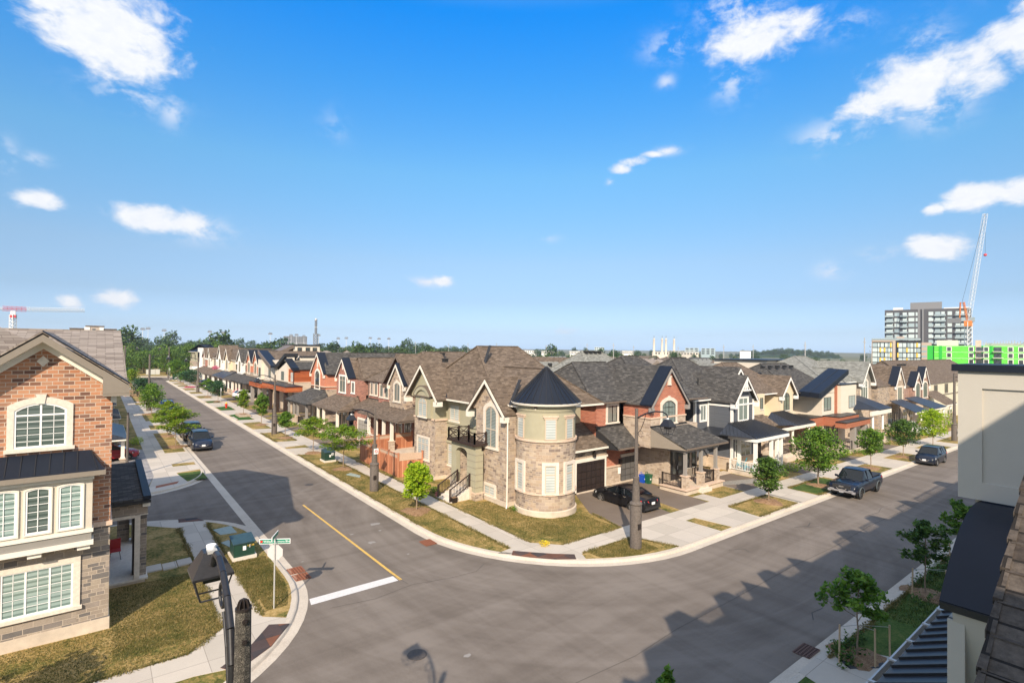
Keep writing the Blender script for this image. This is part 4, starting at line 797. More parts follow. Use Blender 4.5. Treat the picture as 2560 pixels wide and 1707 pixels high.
# porch
mb = MB(); mb.slab([(44.9, 25.25, 4.15), (49.3, 25.25, 4.15), (51.0, 22.65, 3.12), (44.9, 22.65, 3.12)], (0, 0, .1)); mb.slab([(43.4, 25.25, 3.3), (44.9, 25.25, 4.15), (44.9, 22.65, 3.12)], (0, 0, .08)); mb.slab([(43.2, 27.6, 3.12), (45.6, 27.6, 3.55), (45.6, 25.2, 3.55), (43.9, 25.2, 3.12)], (0, 0, .08)); mb.build('porch_roof', M.seam, H)
sm = MB()
for i in range(15): x = 44.9 + 4.4 * i / 14; x2 = 44.9 + 6.1 * i / 14; sm.bar((x, 25.2, 4.28), (x2, 22.66, 3.25), .03, .05)
sm.build('roof_seam', M.trim_black, H)
wall(H, wt_, (44.8, 50.9, 22.55, 22.75, 2.86, 3.12), (44.8, 45.0, 22.75, 25.2, 2.86, 3.12), (50.7, 50.9, 22.75, 25.2, 2.86, 3.12), (43.2, 43.3, 25.2, 27.6, 3.0, 3.12), name='porch_beam')
wall(H, M.found, (44.8, 49.9, 22.55, 25.2, -.6, .1), (41.5, 44.8, 24.9, 25.6, -.6, -.1), name='porch_floor')
for x, y in ((45.05, 22.8), (47.9, 22.8), (49.0, 22.8), (49.75, 22.8), (46.4, 25.0)): column(H, x, y, .1, .1, 2.88, cw=.26, cm=wt_)
railing(H, (45.0, 22.9, .15), (45.0, 25.1, .15), .85, wt_, .14); railing(H, (47.95, 22.8, .15), (49.0, 22.8, .15), .85, wt_, .14)
for x, y in ((45.2, 23.7), (45.2, 24.5)):  # adirondack chairs
    c = root('garden_chair', (x + .45, y, .12), 'turquoise slatted garden chair on the white railed porch, ' + ('nearer the street' if y < 24 else 'nearer the window'), 'chair', rz=R_(200))
    mt_ = mat('turquoise_paint', (0.0, .32, .42), .5) if 'turquoise_paint' not in bpy.data.materials else bpy.data.materials['turquoise_paint']
    b = MB(); b.slab([(-.28, -.25, .36), (.28, -.25, .36), (.28, .22, .26), (-.28, .22, .26)], (0, 0, .03)); b.build('seat', mt_, c)
    b = MB()
    for i in range(5): u = -.24 + .12 * i; hh = .75 + .12 * math.cos((i - 2) * .6); b.slab([(u - .05, .22, .26), (u + .05, .22, .26), (u + .06, .55, .26 + hh), (u - .06, .55, .26 + hh)], (0, .03, 0))
    b.build('backrest', mt_, c)
    for s in (-1, 1): b = MB(); b.box(s * .32 - .05, s * .32 + .05, -.32, .35, .50, .53); b.build('armrest', mt_, c); b = MB(); b.box(s * .3 - .03, s * .3 + .03, -.3, -.24, 0, .5); b.build('leg', mt_, c); b = MB(); b.box(s * .3 - .03, s * .3 + .03, .28, .34, 0, .5); b.build('leg', mt_, c)

# ================================================================== cream stucco house
H = root('cream_house', (57, 29, 0), 'cream stucco house with brown roof, arched gable window and small metal porch roof', 'house', absolute=True)
wall(H, M.stone_tan, (54.6, 61.4, 26.6, 38, -.5, 3.5), name='stone_wall')
wall(H, M.stucco_cream, (52.7, 55.0, 26.9, 36, 3.6, 6.3), (54.9, 58.6, 28.5, 36, 3.6, 6.25), (58.3, 61.3, 26.8, 36, 3.6, 6.0), name='stucco_wall')
gable(H, 'S', 26.8, 60.0, 1.6, 5.5, 6.0, 6.15, 7.9, M.stucco_cream, M.sh_brown, rake=M.trim_white, ov=.35, side=.25)
window(H, 'S', 26.8, 59.05, 60.45, 4.3, 5.85, .35, fr=M.framedark, pane=M.p_curt, nx=2, nz=3, tr=5.8)
window(H, 'S', 26.9, 54.05, 54.65, 4.75, 5.9, fr=M.framedark, pane=M.p_curt, nx=1)
hip(H, 52.6, 61.5, 27.45, 38, 6.25, 9.4, M.sh_brown, ov=.35, axis='x', e0=4.5, e1=2.0, eave=M.trim_white)
mb = MB(); mb.slab([(56.2, 26.8, 4.2), (58.9, 26.8, 4.2), (61.6, 24.6, 3.0), (57.6, 24.6, 3.0)], (0, 0, .1)); mb.slab([(56.2, 26.8, 4.2), (54.5, 26.8, 3.0), (57.6, 24.6, 3.0)], (0, 0, .08)); mb.build('porch_roof', M.seam, H)
mb = MB(); mb.slab([(51.6, 26.9, 4.1), (54.6, 26.9, 4.1), (55.3, 25.6, 3.1), (51.6, 25.6, 3.1)], (0, 0, .1)); mb.build('garage_roof', M.sh_brown, H)
sm = MB()
for i in range(13): x = 56.3 + 2.6 * i / 12; x2 = 57.6 + 4.0 * i / 12; sm.bar((x, 26.75, 4.32), (x2, 24.62, 3.13), .03, .05)
sm.build('roof_seam', M.trim_black, H)
wall(H, M.trim_cream, (52, 61.6, 24.5, 24.7, 2.72, 3.0), (52, 52.2, 24.7, 26.7, 2.72, 3.0), name='porch_beam')
wall(H, M.found, (54.2, 58.9, 24.6, 26.7, -.5, .35), (54.2, 58.9, 24.2, 24.6, -.5, .1), name='porch_floor')
for x in (56.7, 60.6): column(H, x, 24.8, .3, 1.25, 2.75, .46, .26, M.stone_tan, M.trim_cream, rnd=True)
railing(H, (54.4, 24.8, .35), (56.45, 24.8, .35), .85, M.brown_iron); railing(H, (56.95, 24.8, .35), (58.8, 24.8, .35), .85, M.brown_iron)
door(H, 'S', 26.6, 55.3, 56.5, .3, 2.6); garage(H, 'S', 26.85, 50.9, 54.2, -.4, 2.0, M.gar_brown)
wall(H, M.block_tan, (50.5, 54.6, 26.95, 38, -.5, 3.6), name='garage_wall')
window(H, 'S', 26.6, 57.4, 58.6, .9, 2.5, fr=M.framedark, pane=M.p_dark, nx=2)

# ================================================================== modern house with timber band
H = root('modern_house', (70, 29, 0), 'modern cream house with slanting navy roof edge and reddish timber band over the porch', 'house', absolute=True)
wall(H, M.block_tan, (65.6, 72.2, 25.4, 38, -.8, 2.6), (72.1, 75, 26.5, 38, -.8, 3), name='stone_wall')
wall(H, M.panel, (65.6, 70, 25.45, 36, 3.3, 5.95), (63.0, 66, 28.6, 38, 3.3, 5.9), name='panel_wall')
f = F('S', 25.45); mb = MB(); fslab(mb, f, [(65.6, 5.9), (70.0, 5.9), (71.2, 8.0), (65.75, 5.95)], 0, 2); mb.build('raked_panel_wall', M.panel, H)
wall(H, M.wood_red, (69.1, 69.75, 25.36, 27, 3.4, 7.0), name='timber_strip')
wall(H, M.panel, (69.75, 74.6, 25.0, 30, 3.1, 6.75), name='panel_wall'); wall(H, M.trim_black, (69.7, 74.7, 24.95, 30, 6.75, 6.86), name='parapet')
window(H, 'S', 25.45, 66.1, 68.1, 3.9, 5.45, fr=M.framedark, pane=M.p_shut, nx=2, sill=False); window(H, 'S', 25.0, 72.2, 74.2, 3.9, 5.4, fr=M.framedark, pane=M.p_blind, nx=2, sill=False)
mb = MB(); mb.slab([(63.6, 25.0, 5.55), (64.0, 24.9, 5.5), (71.9, 24.9, 8.05), (71.9, 27.2, 8.15), (63.6, 27.2, 5.65)], (0, 0, .55)); mb.build('slanting_roof', M.navy, H)
mb = MB(); mb.bar((63.6, 26.0, 6.14), (71.9, 26.0, 8.66), .05, .06); mb.build('roof_seam', M.trim_black, H)
hip(H, 62.6, 73, 27.2, 38.2, 6.0, 9.2, M.sh_dark, ov=.3, axis='x', e0=3.5, e1=1.0, eave=M.trim_black)
vents(H, [(63.5 + i * 1.9, 31.3, 8.75) for i in range(5)])
vp = MB(); vp.tube((62.6, 28.6, 6.6), (62.6, 28.6, 7.3), .09, n=10); vp.build('vent_pipe', M.vent, H)
wall(H, M.wood_red, (59.5, 65.75, 25.35, 28, 2.25, 3.3), (65.75, 71.6, 23.7, 25.5, 2.3, 3.35), (64.6, 71.9, 22.6, 23.7, 2.35, 2.95), name='timber_band')
wall(H, M.trim_black, (59.45, 65.8, 25.3, 28, 3.3, 3.38), (65.7, 71.65, 23.65, 25.5, 3.35, 3.43), (64.5, 72.0, 22.5, 23.65, 2.95, 3.03), name='flat_roof_edge')
for x in (67.6, 70.8): wall(H, M.col_grey, (x - .25, x + .25, 22.7, 23.2, -.6, 2.35), name='column')
wall(H, M.found, (64.0, 71.0, 22.5, 25.4, -.8, -.15), name='porch_floor')
railing(H, (64.5, 22.8, -.15), (66.8, 22.8, -.15), .9, M.trim_black, .5); railing(H, (68.4, 22.8, -.15), (70.4, 22.8, -.15), .9, M.trim_black, .5)
door(H, 'S', 25.4, 68.6, 69.8, -.1, 2.2, sur=M.trim_black); window(H, 'S', 25.4, 66.0, 67.4, .6, 2.1, fr=M.framedark, pane=M.p_dark, nx=2)

# ================================================================== green-grey roofed house and the rest of the right-hand row
H = root('arched_balcony_house', (80, 29, 0), 'house with green-grey shingles, arched balcony and tall arched window in a white gable', 'house', absolute=True)
wall(H, M.stone_tan, (75.2, 83.8, 26.5, 38, -.8, 3.4), name='stone_wall'); wall(H, M.stone, (78.0, 83.0, 26.0, 36, 3.4, 5.9), name='stone_wall'); wall(H, M.stucco_taupe, (75.3, 78.1, 26.8, 36, 3.4, 6.9), name='stucco_wall')
gable(H, 'S', 26.0, 80.9, 2.0, 6.0, 5.9, 7.0, 9.3, M.stucco_grey, M.sh_grey, rake=M.trim_white, ov=.5, side=.3)
window(H, 'S', 26.0, 79.2, 81.6, 4.5, 6.6, .5, sur=M.sill, sw=.2, fr=M.framewhite, pane=M.p_curt, nx=3, tr=6.1)
window(H, 'S', 26.8, 75.9, 77.2, 4.2, 5.9, .5, fr=M.stucco_taupe, pane=M.p_dark, nx=1)
hip(H, 73.6, 84, 28.2, 40, 6.9, 10.1, M.sh_grey, ov=.3, axis='x', e0=5.2, e1=2.5, eave=M.trim_white); hip(H, 75.2, 79, 26.6, 34, 6.9, 8.6, M.sh_grey, ov=.3, axis='y', eave=M.trim_white)
mb = MB(); mb.slab([(75.0, 26.0, 5.0), (78.5, 26.0, 5.0), (80.2, 22.8, 3.6), (75.9, 22.8, 3.6)], (0, 0, .1)); mb.slab([(75.0, 26.0, 5.0), (72.6, 26.0, 3.6), (75.9, 22.8, 3.6)], (0, 0, .1)); mb.build('porch_roof', M.seam, H)
wall(H, M.trim_cream, (73.0, 80, 22.8, 23.0, 3.1, 3.58), name='porch_beam')
for x in (74.6, 78.0): column(H, x, 23.2, -.4, 1.1, 3.15, .5, .28, M.stone_tan, M.trim_white, rnd=True)
wall(H, M.found, (72.6, 79, 22.8, 26.5, -.8, -.2), name='porch_floor'); railing(H, (72.8, 23, -.2), (74.3, 23, -.2), .9, M.iron); railing(H, (75, 23, -.2), (77.8, 23, -.2), .9, M.iron)
wall(H, M.trim_cream, (75.2, 77.9, 25.9, 26.0, 2.9, 3.8), name='balcony_wall')
def row_house(nm, label, x0, x1, y, zb, wm_low, wm_up, rm, gab, metal_r=None, pm=None, porch=None, low_only=False, eave=6.15, ridge=9.3, vents_n=0, gz_top=8.4):
    H = root(nm, ((x0 + x1) / 2, y + 4, 0), label, 'house', absolute=True)
    wall(H, wm_low, (x0, x1, y, y + 11, -1.3, 3.6), name='lower_wall'); wall(H, wm_up, (x0, x1, y + .03, y + 11, 3.6, eave), name='upper_wall')
    hip(H, x0, x1, y + .2, y + 11, eave, ridge, rm, ov=.3, axis='x', e0=.3, e1=.3, eave=M.trim_brown)
    for (c, hw, za, wm, arch) in gab:
        gable(H, 'S', y - .6, c, hw, 5, 3.3, eave, za, wm, rm, metal=.9, rake=M.trim_white, ov=.15, side=.15)
        window(H, 'S', y - .6, c - hw * .5, c + hw * .5, 3.7, 5.7, .35 if arch else 0, sur=M.sill, sw=.22, fr=M.framedark if arch else M.winframe, pane=M.p_curt, nx=2)
        wall(H, M.sill, (c - .25, c + .25, y - .68, y - .6, 6.7, 7.5), name='keystone_panel')
    if porch:
        for (ub0, ub1, uf0, uf1, zb2, zf) in porch:
            mb = MB(); mb.slab([(ub0, y - .6, zb2), (ub1, y - .6, zb2), (uf1, y - 3.2, zf), (uf0, y - 3.2, zf)], (0, 0, .1)); mb.build('porch_roof', pm or M.seam, H)
            wall(H, M.trim_cream, (uf0, uf1, y - 3.25, y - 3.1, zf - .22, zf), name='porch_beam')
            for x in (uf0 + (uf1 - uf0) * .6, uf1 - .5): column(H, x, y - 2.9, -1, .9, zf - .2, .5, .28, M.stone_tan, M.trim_white, rnd=True)
        wall(H, M.found, (porch[0][2] + 2, porch[0][3], y - 3.1, y, -1.3, -.5), name='porch_floor')
        door(H, 'S', y, ub1 - 1, ub1 + .4, -.5, 2.0); window(H, 'S', y, ub0 + 1.2, ub0 + 3.2, .4, 2.2, fr=M.framedark, pane=M.p_dark, nx=2)
    if vents_n: vents(H, [(x0 + 1.5 + i * 1.6, y + 3.6, ridge - .75) for i in range(vents_n)])
    return H
row_house('field_stone_house', 'tall brown field stone house with narrow navy-edged stone gable', 84.2, 93.2, 25.6, 0, M.stone_dark, M.stone_dark, M.sh_brown, [(91.2, 1.9, 8.6, M.stone, False)], porch=[(87.0, 92.0, 88.6, 94.2, 3.9, 2.45)], vents_n=3, eave=6.1, ridge=9.1)
row_house('brown_gable_house', 'brown brick house with two pointed gables in front of the yellow-accented apartments', 93.6, 105.0, 25.6, 0, M.stone_tan, M.brick_brown, M.sh_brown, [(99.6, 1.9, 7.7, M.brick_brown, True), (103.4, 2.1, 8.4, M.brick_brown, True)], porch=[(93.5, 99.0, 97.0, 104.0, 4.0, 2.4)], vents_n=1, eave=5.6, ridge=8.8)
H = row_house('cream_siding_house', 'cream shingle-sided house with brown window frames at the far end of the right-hand row', 106.5, 150, 26.2, 0, M.siding_cream, M.siding_cream, M.sh_brown, [], porch=[(104.5, 112, 106.5, 113, 4.3, 2.4)], pm=M.sh_brown, vents_n=3, eave=5.5, ridge=9.3)
for x in (107.2, 113.8, 120.5): window(H, 'S', 26.2, x, x + 1.6, 3.7, 5.0, fr=M.trim_brown, pane=M.p_dark, sur=M.trim_brown, sw=.2, nx=2, nz=2, sill=False)
wall(H, M.trim_brown, (106.5, 150, 26.12, 26.22, 3.2, 3.35), name='belt_course')
# ================================================================== left street, right-hand side (fronts face the street, x = 24)
def w_house(nm, label, y0, y1, x=25.2, x1=37, low=None, up=None, rm=None, eave=6.85, ridge=9.6, zb=.2, gutter=None, ridge_axis='x', e0=.4, e1=.4, hx=0):
    H = root(nm, (x + 5, (y0 + y1) / 2, gz(x, (y0 + y1) / 2)), label, 'house', absolute=True); g0 = gz(x, y0)
    dp = MB(); dp.path([(x - .2, y1 - .3, eave - .05), (x - .06, y1 - .25, eave - .35), (x - .06, y1 - .25, g0)], .045, 6); dp.build('downpipe', M.trim_brown, H)
    wall(H, low, (x, x1, y0, y1, g0 - .6, 5.0), name='lower_wall'); wall(H, up, (x + .03, x1 - .03, y0 + .03, y1 - .03, 5.0, eave), name='upper_wall')
    if rm: hip(H, x + hx, x1, y0, y1, eave, ridge, rm, ov=.32, axis=ridge_axis, e0=e0, e1=e1, eave=gutter or M.trim_brown)
    return H
def w_porch(H, x, yb0, yb1, zb, yf0, yf1, out, zf, m, cols, pm=None, cm=None, trim=None, floor=None, cheek=None, fl=True, rail=None):
    shed(H, 'W', x, yb0, yb1, zb, yf0, yf1, out, zf, m, trim or M.trim_brown, cheek=cheek or M.trim_cream)
    for y in cols: column(H, x - out + .35, y, floor or .5, (floor or .5) + .9, zf - .14, .45, .26, pm or M.stone_tan, cm or M.trim_cream)
    if fl: wall(H, M.found, (x - out + .1, x, min(yf0, yf1) + .2, max(yf0, yf1) - .2, -.2, floor or .5), name='porch_floor')
    if rail: railing(H, (x - out + .35, rail[0], floor or .5), (x - out + .35, rail[1], floor or .5), .85, M.iron)
# nearest: rust brick with pale stone gable
H = w_house('rust_brick_house', 'rust brick house with pale stone gable just behind the wooden fence', 46.3, 59.2, 25.2, 37, M.brick_rust, M.brick_rust, M.sh_brown, 6.95, 10.3, e0=4.0, e1=3.0)
wall(H, M.brick_rust, (24.9, 25.3, 52.7, 55.6, .2, 6.7), name='brick_bay')
gable(H, 'W', 24.0, 49.2, 1.75, 3, 5.0, 7.0, 9.0, M.stone, M.sh_brown, metal=.8, rake=M.trim_cream, ov=.2, side=.12)
wall(H, M.stone, (24.03, 25.3, 47.48, 50.92, 4.6, 6.95), name='stone_bay')
gable(H, 'W', 24.7, 50.0, 3.1, 5, 6.9, 7.0, 9.9, M.brick_rust, M.sh_brown, rake=M.trim_brown, ov=.5, side=.2)
window(H, 'W', 24.0, 48.5, 49.75, 5.3, 6.85, .3, sur=M.sill, sw=.16, key=True, pane=M.p_curt, nx=2)
window(H, 'W', 24.9, 53.1, 53.9, 5.25, 6.55, sur=M.sill, sw=.12, pane=M.p_curt, nx=1); window(H, 'W', 24.9, 54.4, 55.2, 5.25, 6.55, sur=M.sill, sw=.12, pane=M.p_curt, nx=1)
window(H, 'W', 25.2, 56.6, 57.3, 5.25, 6.55, sur=M.sill, sw=.12, pane=M.p_curt, nx=1); window(H, 'W', 25.2, 57.8, 58.5, 5.25, 6.55, sur=M.sill, sw=.12, pane=M.p_curt, nx=1)
window(H, 'W', 25.2, 51.5, 52.3, 5.25, 6.45, sur=M.sill, sw=.12, pane=M.p_curt, nx=1)
w_porch(H, 25.0, 46.0, 54.0, 4.9, 44.8, 54.4, 3.0, 3.85, M.sh_brown, (46.8, 48.6, 50.4, 52.2), cm=M.trim_cream, floor=.9, cheek=M.stucco_taupe)
shed(H, 'W', 25.2, 54.4, 59.2, 4.75, 54.4, 58.6, 2.2, 3.9, M.sh_brown, M.trim_brown, name='garage_roof')
wall(H, M.brick_rust, (23.4, 25.2, 54.6, 59.0, 0, 3.8), name='garage_wall'); garage(H, 'W', 23.4, 55.0, 57.6, .1, 2.6, M.gar_light, M.trim_cream)
door(H, 'W', 25.2, 48.4, 49.6, .9, 3.1, sur=M.trim_white); window(H, 'W', 25.2, 50.4, 51.8, 1.3, 3.0, pane=M.p_dark, sur=M.trim_white, sw=.1)
railing(H, (22.3, 46.9, .9), (22.3, 52.1, .9), .85, M.trim_white, .3)
vents(H, [(30.5, 51.2, 10.0)])
# brown brick with tall white-framed window
H = w_house('tall_window_house', 'brown brick house with tall white-framed window in its narrow gable', 60, 66.3, 25.3, 38, M.brick_rust, M.brick_rust, M.sh_brown, 6.8, 9.4, e0=.6, e1=.6)
wall(H, M.brick_rust, (24.0, 26, 60.0, 62, .1, 6.7), name='brick_bay')
gable(H, 'W', 23.9, 63.9, 2.1, 4, 3.5, 6.95, 9.2, M.brick_rust, M.sh_brown, metal=.8, rake=M.trim_cream, ov=.2, side=.12)
window(H, 'W', 23.9, 63.0, 64.9, 5.15, 7.1, sur=M.trim_white, sw=.2, pane=M.p_curt, nx=2, tr=6.6); window(H, 'W', 24.0, 60.4, 61.2, 5.3, 6.5, sur=M.trim_white, sw=.15, pane=M.p_curt, nx=1)
wall(H, M.sill, (23.82, 23.9, 63.8, 64.0, 7.9, 8.5), name='keystone_panel')
w_porch(H, 24.2, 59.8, 66.2, 4.9, 58.4, 67.4, 2.9, 3.55, M.sh_brown, (59.4, 64.0, 66.0), cm=M.trim_cream, floor=.55, cheek=M.stucco_taupe)
wall(H, M.stone_tan, (24.0, 25.3, 60.2, 66.2, .1, 4.8), name='stone_wall'); window(H, 'W', 24.0, 62.6, 64.0, 1.0, 3.1, pane=M.p_dark, nx=2, fr=M.framedark); door(H, 'W', 24.0, 64.6, 65.8, .6, 2.9)
# orange brick with arched window and charcoal roof
H = w_house('orange_gable_house', 'orange brick house with arched window gable and charcoal roof beside the timber-clad house', 70.5, 76.5, 24.05, 37, M.stone, M.brick_orange, M.sh_dark, 7.05, 9.9, e0=.5, e1=.5, gutter=M.trim_black, hx=.4)
gable(H, 'W', 23.9, 73.3, 2.75, 4.5, 5.3, 7.05, 9.75, M.brick_orange, M.sh_dark, metal=.9, rake=M.trim_cream, ov=.2, side=.1)
belt(H, M.sill_pink, (23.84, 25, 70.42, 76.1, 5.28, 5.42)); belt(H, M.sill_pink, (25, 37.05, 70.42, 70.55, 5.28, 5.42))
window(H, 'W', 23.9, 72.5, 74.2, 5.0, 6.9, .5, sur=M.trim_cream, sw=.25, key=True, fr=M.framedark, pane=M.p_dark, nx=2, nz=3, tr=6.6)
wall(H, M.sill, (23.82, 23.9, 73.1, 73.5, 7.9, 8.9), name='keystone_panel')
w_porch(H, 24.0, 70.5, 76.3, 4.9, 68.8, 78.2, 3.0, 3.35, M.sh_dark, (69.6, 73.4, 75.0, 77.4), cm=M.col_grey, floor=.55, trim=M.trim_black, cheek=M.trim_brown, rail=(69.7, 73.2))
window(H, 'W', 24.05, 72.0, 74.4, 1.0, 3.0, pane=M.p_dark, nx=3, fr=M.framedark); window(H, 'W', 24.05, 75.2, 76.0, 1.0, 3.0, pane=M.p_blind, nx=1)
# modern pair with timber cladding and butterfly roof edges
H = root('timber_clad_house', (28, 90, .3), 'modern house clad in glossy red cedar above limestone with dark parapets', 'house', absolute=True)
wall(H, M.block_tan, (24.05, 34, 85.0, 97, -.2, 5.1), name='stone_wall'); wall(H, M.wood, (24.1, 33, 85.05, 88, 5.1, 7.1), name='timber_wall'); wall(H, M.sill_pink, (24.0, 34, 84.95, 85.05, 5.02, 5.14), name='belt_course')
mb = MB(); mb.slab([(24.4, 84.8, 7.05), (34, 84.8, 7.05), (34, 89, 8.5), (24.4, 89, 8.5)], (0, 0, .1)); mb.build('roof', M.sh_dark, H)
mb = MB(); mb.slab([(23.7, 84.7, 6.95), (24.7, 84.7, 6.95), (24.7, 89, 8.6), (23.7, 89, 8.6)], (0, 0, .42)); mb.build('metal_roof_edge', M.navy, H)
wall(H, M.panel, (23.9, 34, 88, 97, 5.0, 8.3), name='panel_wall'); window(H, 'W', 24.1, 85.6, 86.6, 5.2, 6.6, fr=M.framewhite, pane=M.p_blind, nx=1, sill=False)
window(H, 'W', 23.9, 89.8, 91.4, 5.2, 6.6, fr=M.framedark, pane=M.p_shut, nx=2, sill=False)
f = F('W', 23.6); mb = MB(); fslab(mb, f, [(94.2, 6.8), (88.3, 9.0), (88.3, 9.55), (94.4, 7.3)], -.1, 2.0); mb.build('raised_roof_edge', M.trim_black, H)
mb = MB(); fslab(mb, F('W', 23.9), [(88.4, 8.2), (88.4, 9.0), (93.6, 7.0), (93.6, 6.6)], 0, 1.2); mb.build('raked_panel_wall', M.panel, H)
wall(H, M.wood, (21.6, 24, 80.3, 88, 4.0, 4.75), (21.6, 24, 88, 94.0, 4.0, 4.75), name='timber_band'); wall(H, M.trim_black, (21.55, 24.05, 80.25, 94.05, 4.75, 4.84), name='flat_roof_edge')
for y in (82, 86.5, 90.5): wall(H, M.brown_iron, (21.9, 22.4, y, y + .5, 0, 4.0), name='column')
dp = MB(); dp.tube((23.95, 84.9, 7.0), (23.95, 84.9, .4), .05); dp.build('downpipe', M.trim_black, H)
door(H, 'W', 24.05, 87, 88.4, .4, 2.9)
wall(H, M.panel, (26, 36, 88.5, 97, 8.2, 9.0), name='parapet_wall'); wall(H, M.trim_black, (25.9, 36.1, 88.3, 88.6, 8.95, 9.15), name='parapet_cap')
H = root('butterfly_roof_house', (28, 99, .3), 'modern cream panel house whose navy roof edges meet in a deep V', 'house', absolute=True)
wall(H, M.block_tan, (24.05, 36, 97.2, 108, -.2, 4.7), name='stone_wall'); wall(H, M.panel, (23.9, 36, 97.2, 101, 4.7, 7.6), (23.6, 30, 103.4, 106.0, 4.6, 8.3), (24, 30, 101, 103.4, 4.7, 8.2), name='panel_wall')
wall(H, M.trim_black, (23.5, 30, 103.3, 106.1, 8.3, 8.4), name='parapet_cap')
mb = MB(); mb.slab([(22.9, 94.3, 7.05), (22.9, 102.8, 9.5), (24.5, 102.8, 9.5), (24.5, 94.3, 7.05)], (0, 0, .38)); mb.build('metal_roof_edge', M.navy, H)
mb = MB(); fslab(mb, F('W', 22.85), [(94.3, 6.75), (94.3, 7.45), (102.8, 9.9), (102.8, 9.3)], -.08, .1); mb.build('roof_fascia', M.trim_brown, H)
hip(H, 24.4, 36, 96.5, 108, 7.4, 9.8, M.sh_brown, ov=.1, axis='x', e0=.3, e1=3)
window(H, 'W', 23.9, 98.0, 99.6, 5.2, 6.8, fr=M.framedark, pane=M.p_shut, nx=2, sill=False); window(H, 'W', 23.6, 104.0, 105.4, 5.0, 6.7, fr=M.framedark, pane=M.p_curt, nx=2, sill=False)
wall(H, M.wood, (21.8, 24, 96, 104.5, 3.6, 4.35), name='timber_band'); wall(H, M.trim_black, (21.75, 24.05, 95.95, 104.55, 4.35, 4.44), name='flat_roof_edge')
for y in (98.2, 103.6): wall(H, M.col_grey, (22.0, 22.5, y, y + .5, .2, 3.6), name='column')
door(H, 'W', 24.05, 100, 101.2, .5, 2.9); vents(H, [(27, 98.4, 8.2), (29.5, 98.6, 8.2)])
# twin orange gables
H = w_house('twin_gable_house', 'house with twin orange brick gables and arched windows, halfway down the left street', 108.2, 119.5, 24.6, 37, M.stone, M.brick_orange, M.sh_brown, 7.3, 9.7, e0=.5, e1=.5)
for c in (109.8, 115.3):
    gable(H, 'W', 24.0, c, 2.2, 4, 4.2, 7.3, 9.7, M.brick_orange, M.sh_dark, metal=1.6, rake=M.trim_cream, ov=.2, side=.1); window(H, 'W', 24.0, c - .9, c + .9, 5.2, 6.9, .55, sur=M.trim_cream, sw=.25, key=True, pane=M.p_curt, nx=2)
wall(H, M.stone, (23.97, 25, 107.4, 117.6, 4.2, 5.5), name='stone_wall')
w_porch(H, 24.4, 108, 119, 4.9, 106.5, 120.5, 2.8, 3.7, M.sh_dark, (113.5, 116.5, 119.5), cm=M.trim_cream, floor=.6, trim=M.trim_black, rail=(113.6, 116.4)); door(H, 'W', 24.5, 114.5, 115.7, .6, 2.9)
def small_house(nm, label, y0, y1, low, up, rm, gab, pz=3.6, porch=None, metal=0.0, rake=None):
    H = w_house(nm, label, y0, y1, 24.6, 37, low, up, rm, 7.4, 9.9, e0=.6, e1=.6, gutter=M.trim_cream)
    for c, hw, za, wm, r in gab:
        gable(H, 'W', 24.0, c, hw, 4, 4.2, 7.4, za, wm, r, metal=metal, rake=rake or M.trim_white, ov=.3, side=.25); window(H, 'W', 24.0, c - hw * .4, c + hw * .4, 5.1, 7.1, .3, pane=M.p_curt, nx=2, sur=M.trim_white, sw=.18)
    c = (y0 + y1) / 2
    w_porch(H, 24.4, y0 + 1, y1 - 1, 4.9, y0, y1, 2.8, pz, porch or rm, (y0 + .8, c, y1 - .8), cm=M.trim_white, floor=.8, rail=(c + .2, y1 - 1)); door(H, 'W', 24.6, c, c + 1.2, .8, 3.0); window(H, 'W', 24.6, c + 2, c + 3.4, 1.4, 3.0, fr=M.framedark, pane=M.p_dark)
    window(H, 'W', 24.6, y0 + .8, y0 + 1.8, 5.3, 6.7, fr=M.framedark, pane=M.p_dark, nx=1)
    return H
small_house('white_gable_house', 'pale stone house with white gable and black roof on the left street', 119.8, 128.8, M.stone_tan, M.stone, M.sh_dark, [(124.0, 2.4, 9.8, M.trim_white, M.sh_dark)])
small_house('cream_gable_house', 'cream house with tall brown-roofed gable and navy porch on the left street', 129, 143, M.stone_tan, M.stucco_cream, M.sh_brown, [(138.0, 2.6, 9.9, M.stucco_cream, M.sh_brown)], porch=M.seam)
small_house('white_window_house', 'white trimmed house with high white gable next to the cream gable house', 143.2, 157, M.stone_tan, M.trim_cream, M.sh_brown, [(147.0, 3.0, 10.6, M.trim_white, M.sh_brown)])
small_house('balcony_house', 'narrow brown-roofed brick house with front balcony near the end of the left street', 157.2, 174, M.stone_tan, M.stone_tan, M.sh_brown, [(162.5, 2.6, 9.9, M.trim_cream, M.sh_brown), (171.0, 2.6, 9.8, M.brick_rust, M.sh_brown)])
H = root('corner_tower_house', (28, 187, .8), 'cream house with navy pyramid roof at the far end of the left street', 'house', absolute=True)
wall(H, M.stucco_green, (24, 30, 180, 198.5, 5.6, 8.6), name='upper_wall'); wall(H, M.stone, (23.8, 34, 180, 198.5, 0, 5.6), name='lower_wall'); wall(H, M.trim_white, (24, 30, 174.5, 183.5, 1, 9.9), name='white_tower')
hip(H, 24, 30.5, 189, 199, 8.6, 10.9, M.navy, ov=.6); hip(H, 27, 38, 175, 192, 8.6, 10.2, M.sh_brown)
for y in (195.8, 188): window(H, 'W', 24.0, y, y + 1.3, 6.2, 7.8, fr=M.framedark, pane=M.p_dark); window(H, 'W', 23.8, y, y + 1.5, 2.2, 4.0, fr=M.framewhite, pane=M.p_curt)
wall(H, M.trim_white, (21.5, 24, 174.5, 180, 3.7, 4.4), name='porch_beam')
for y in (175, 177.3, 179.6): wall(H, M.trim_white, (21.7, 22.1, y, y + .4, .8, 3.7), name='column')

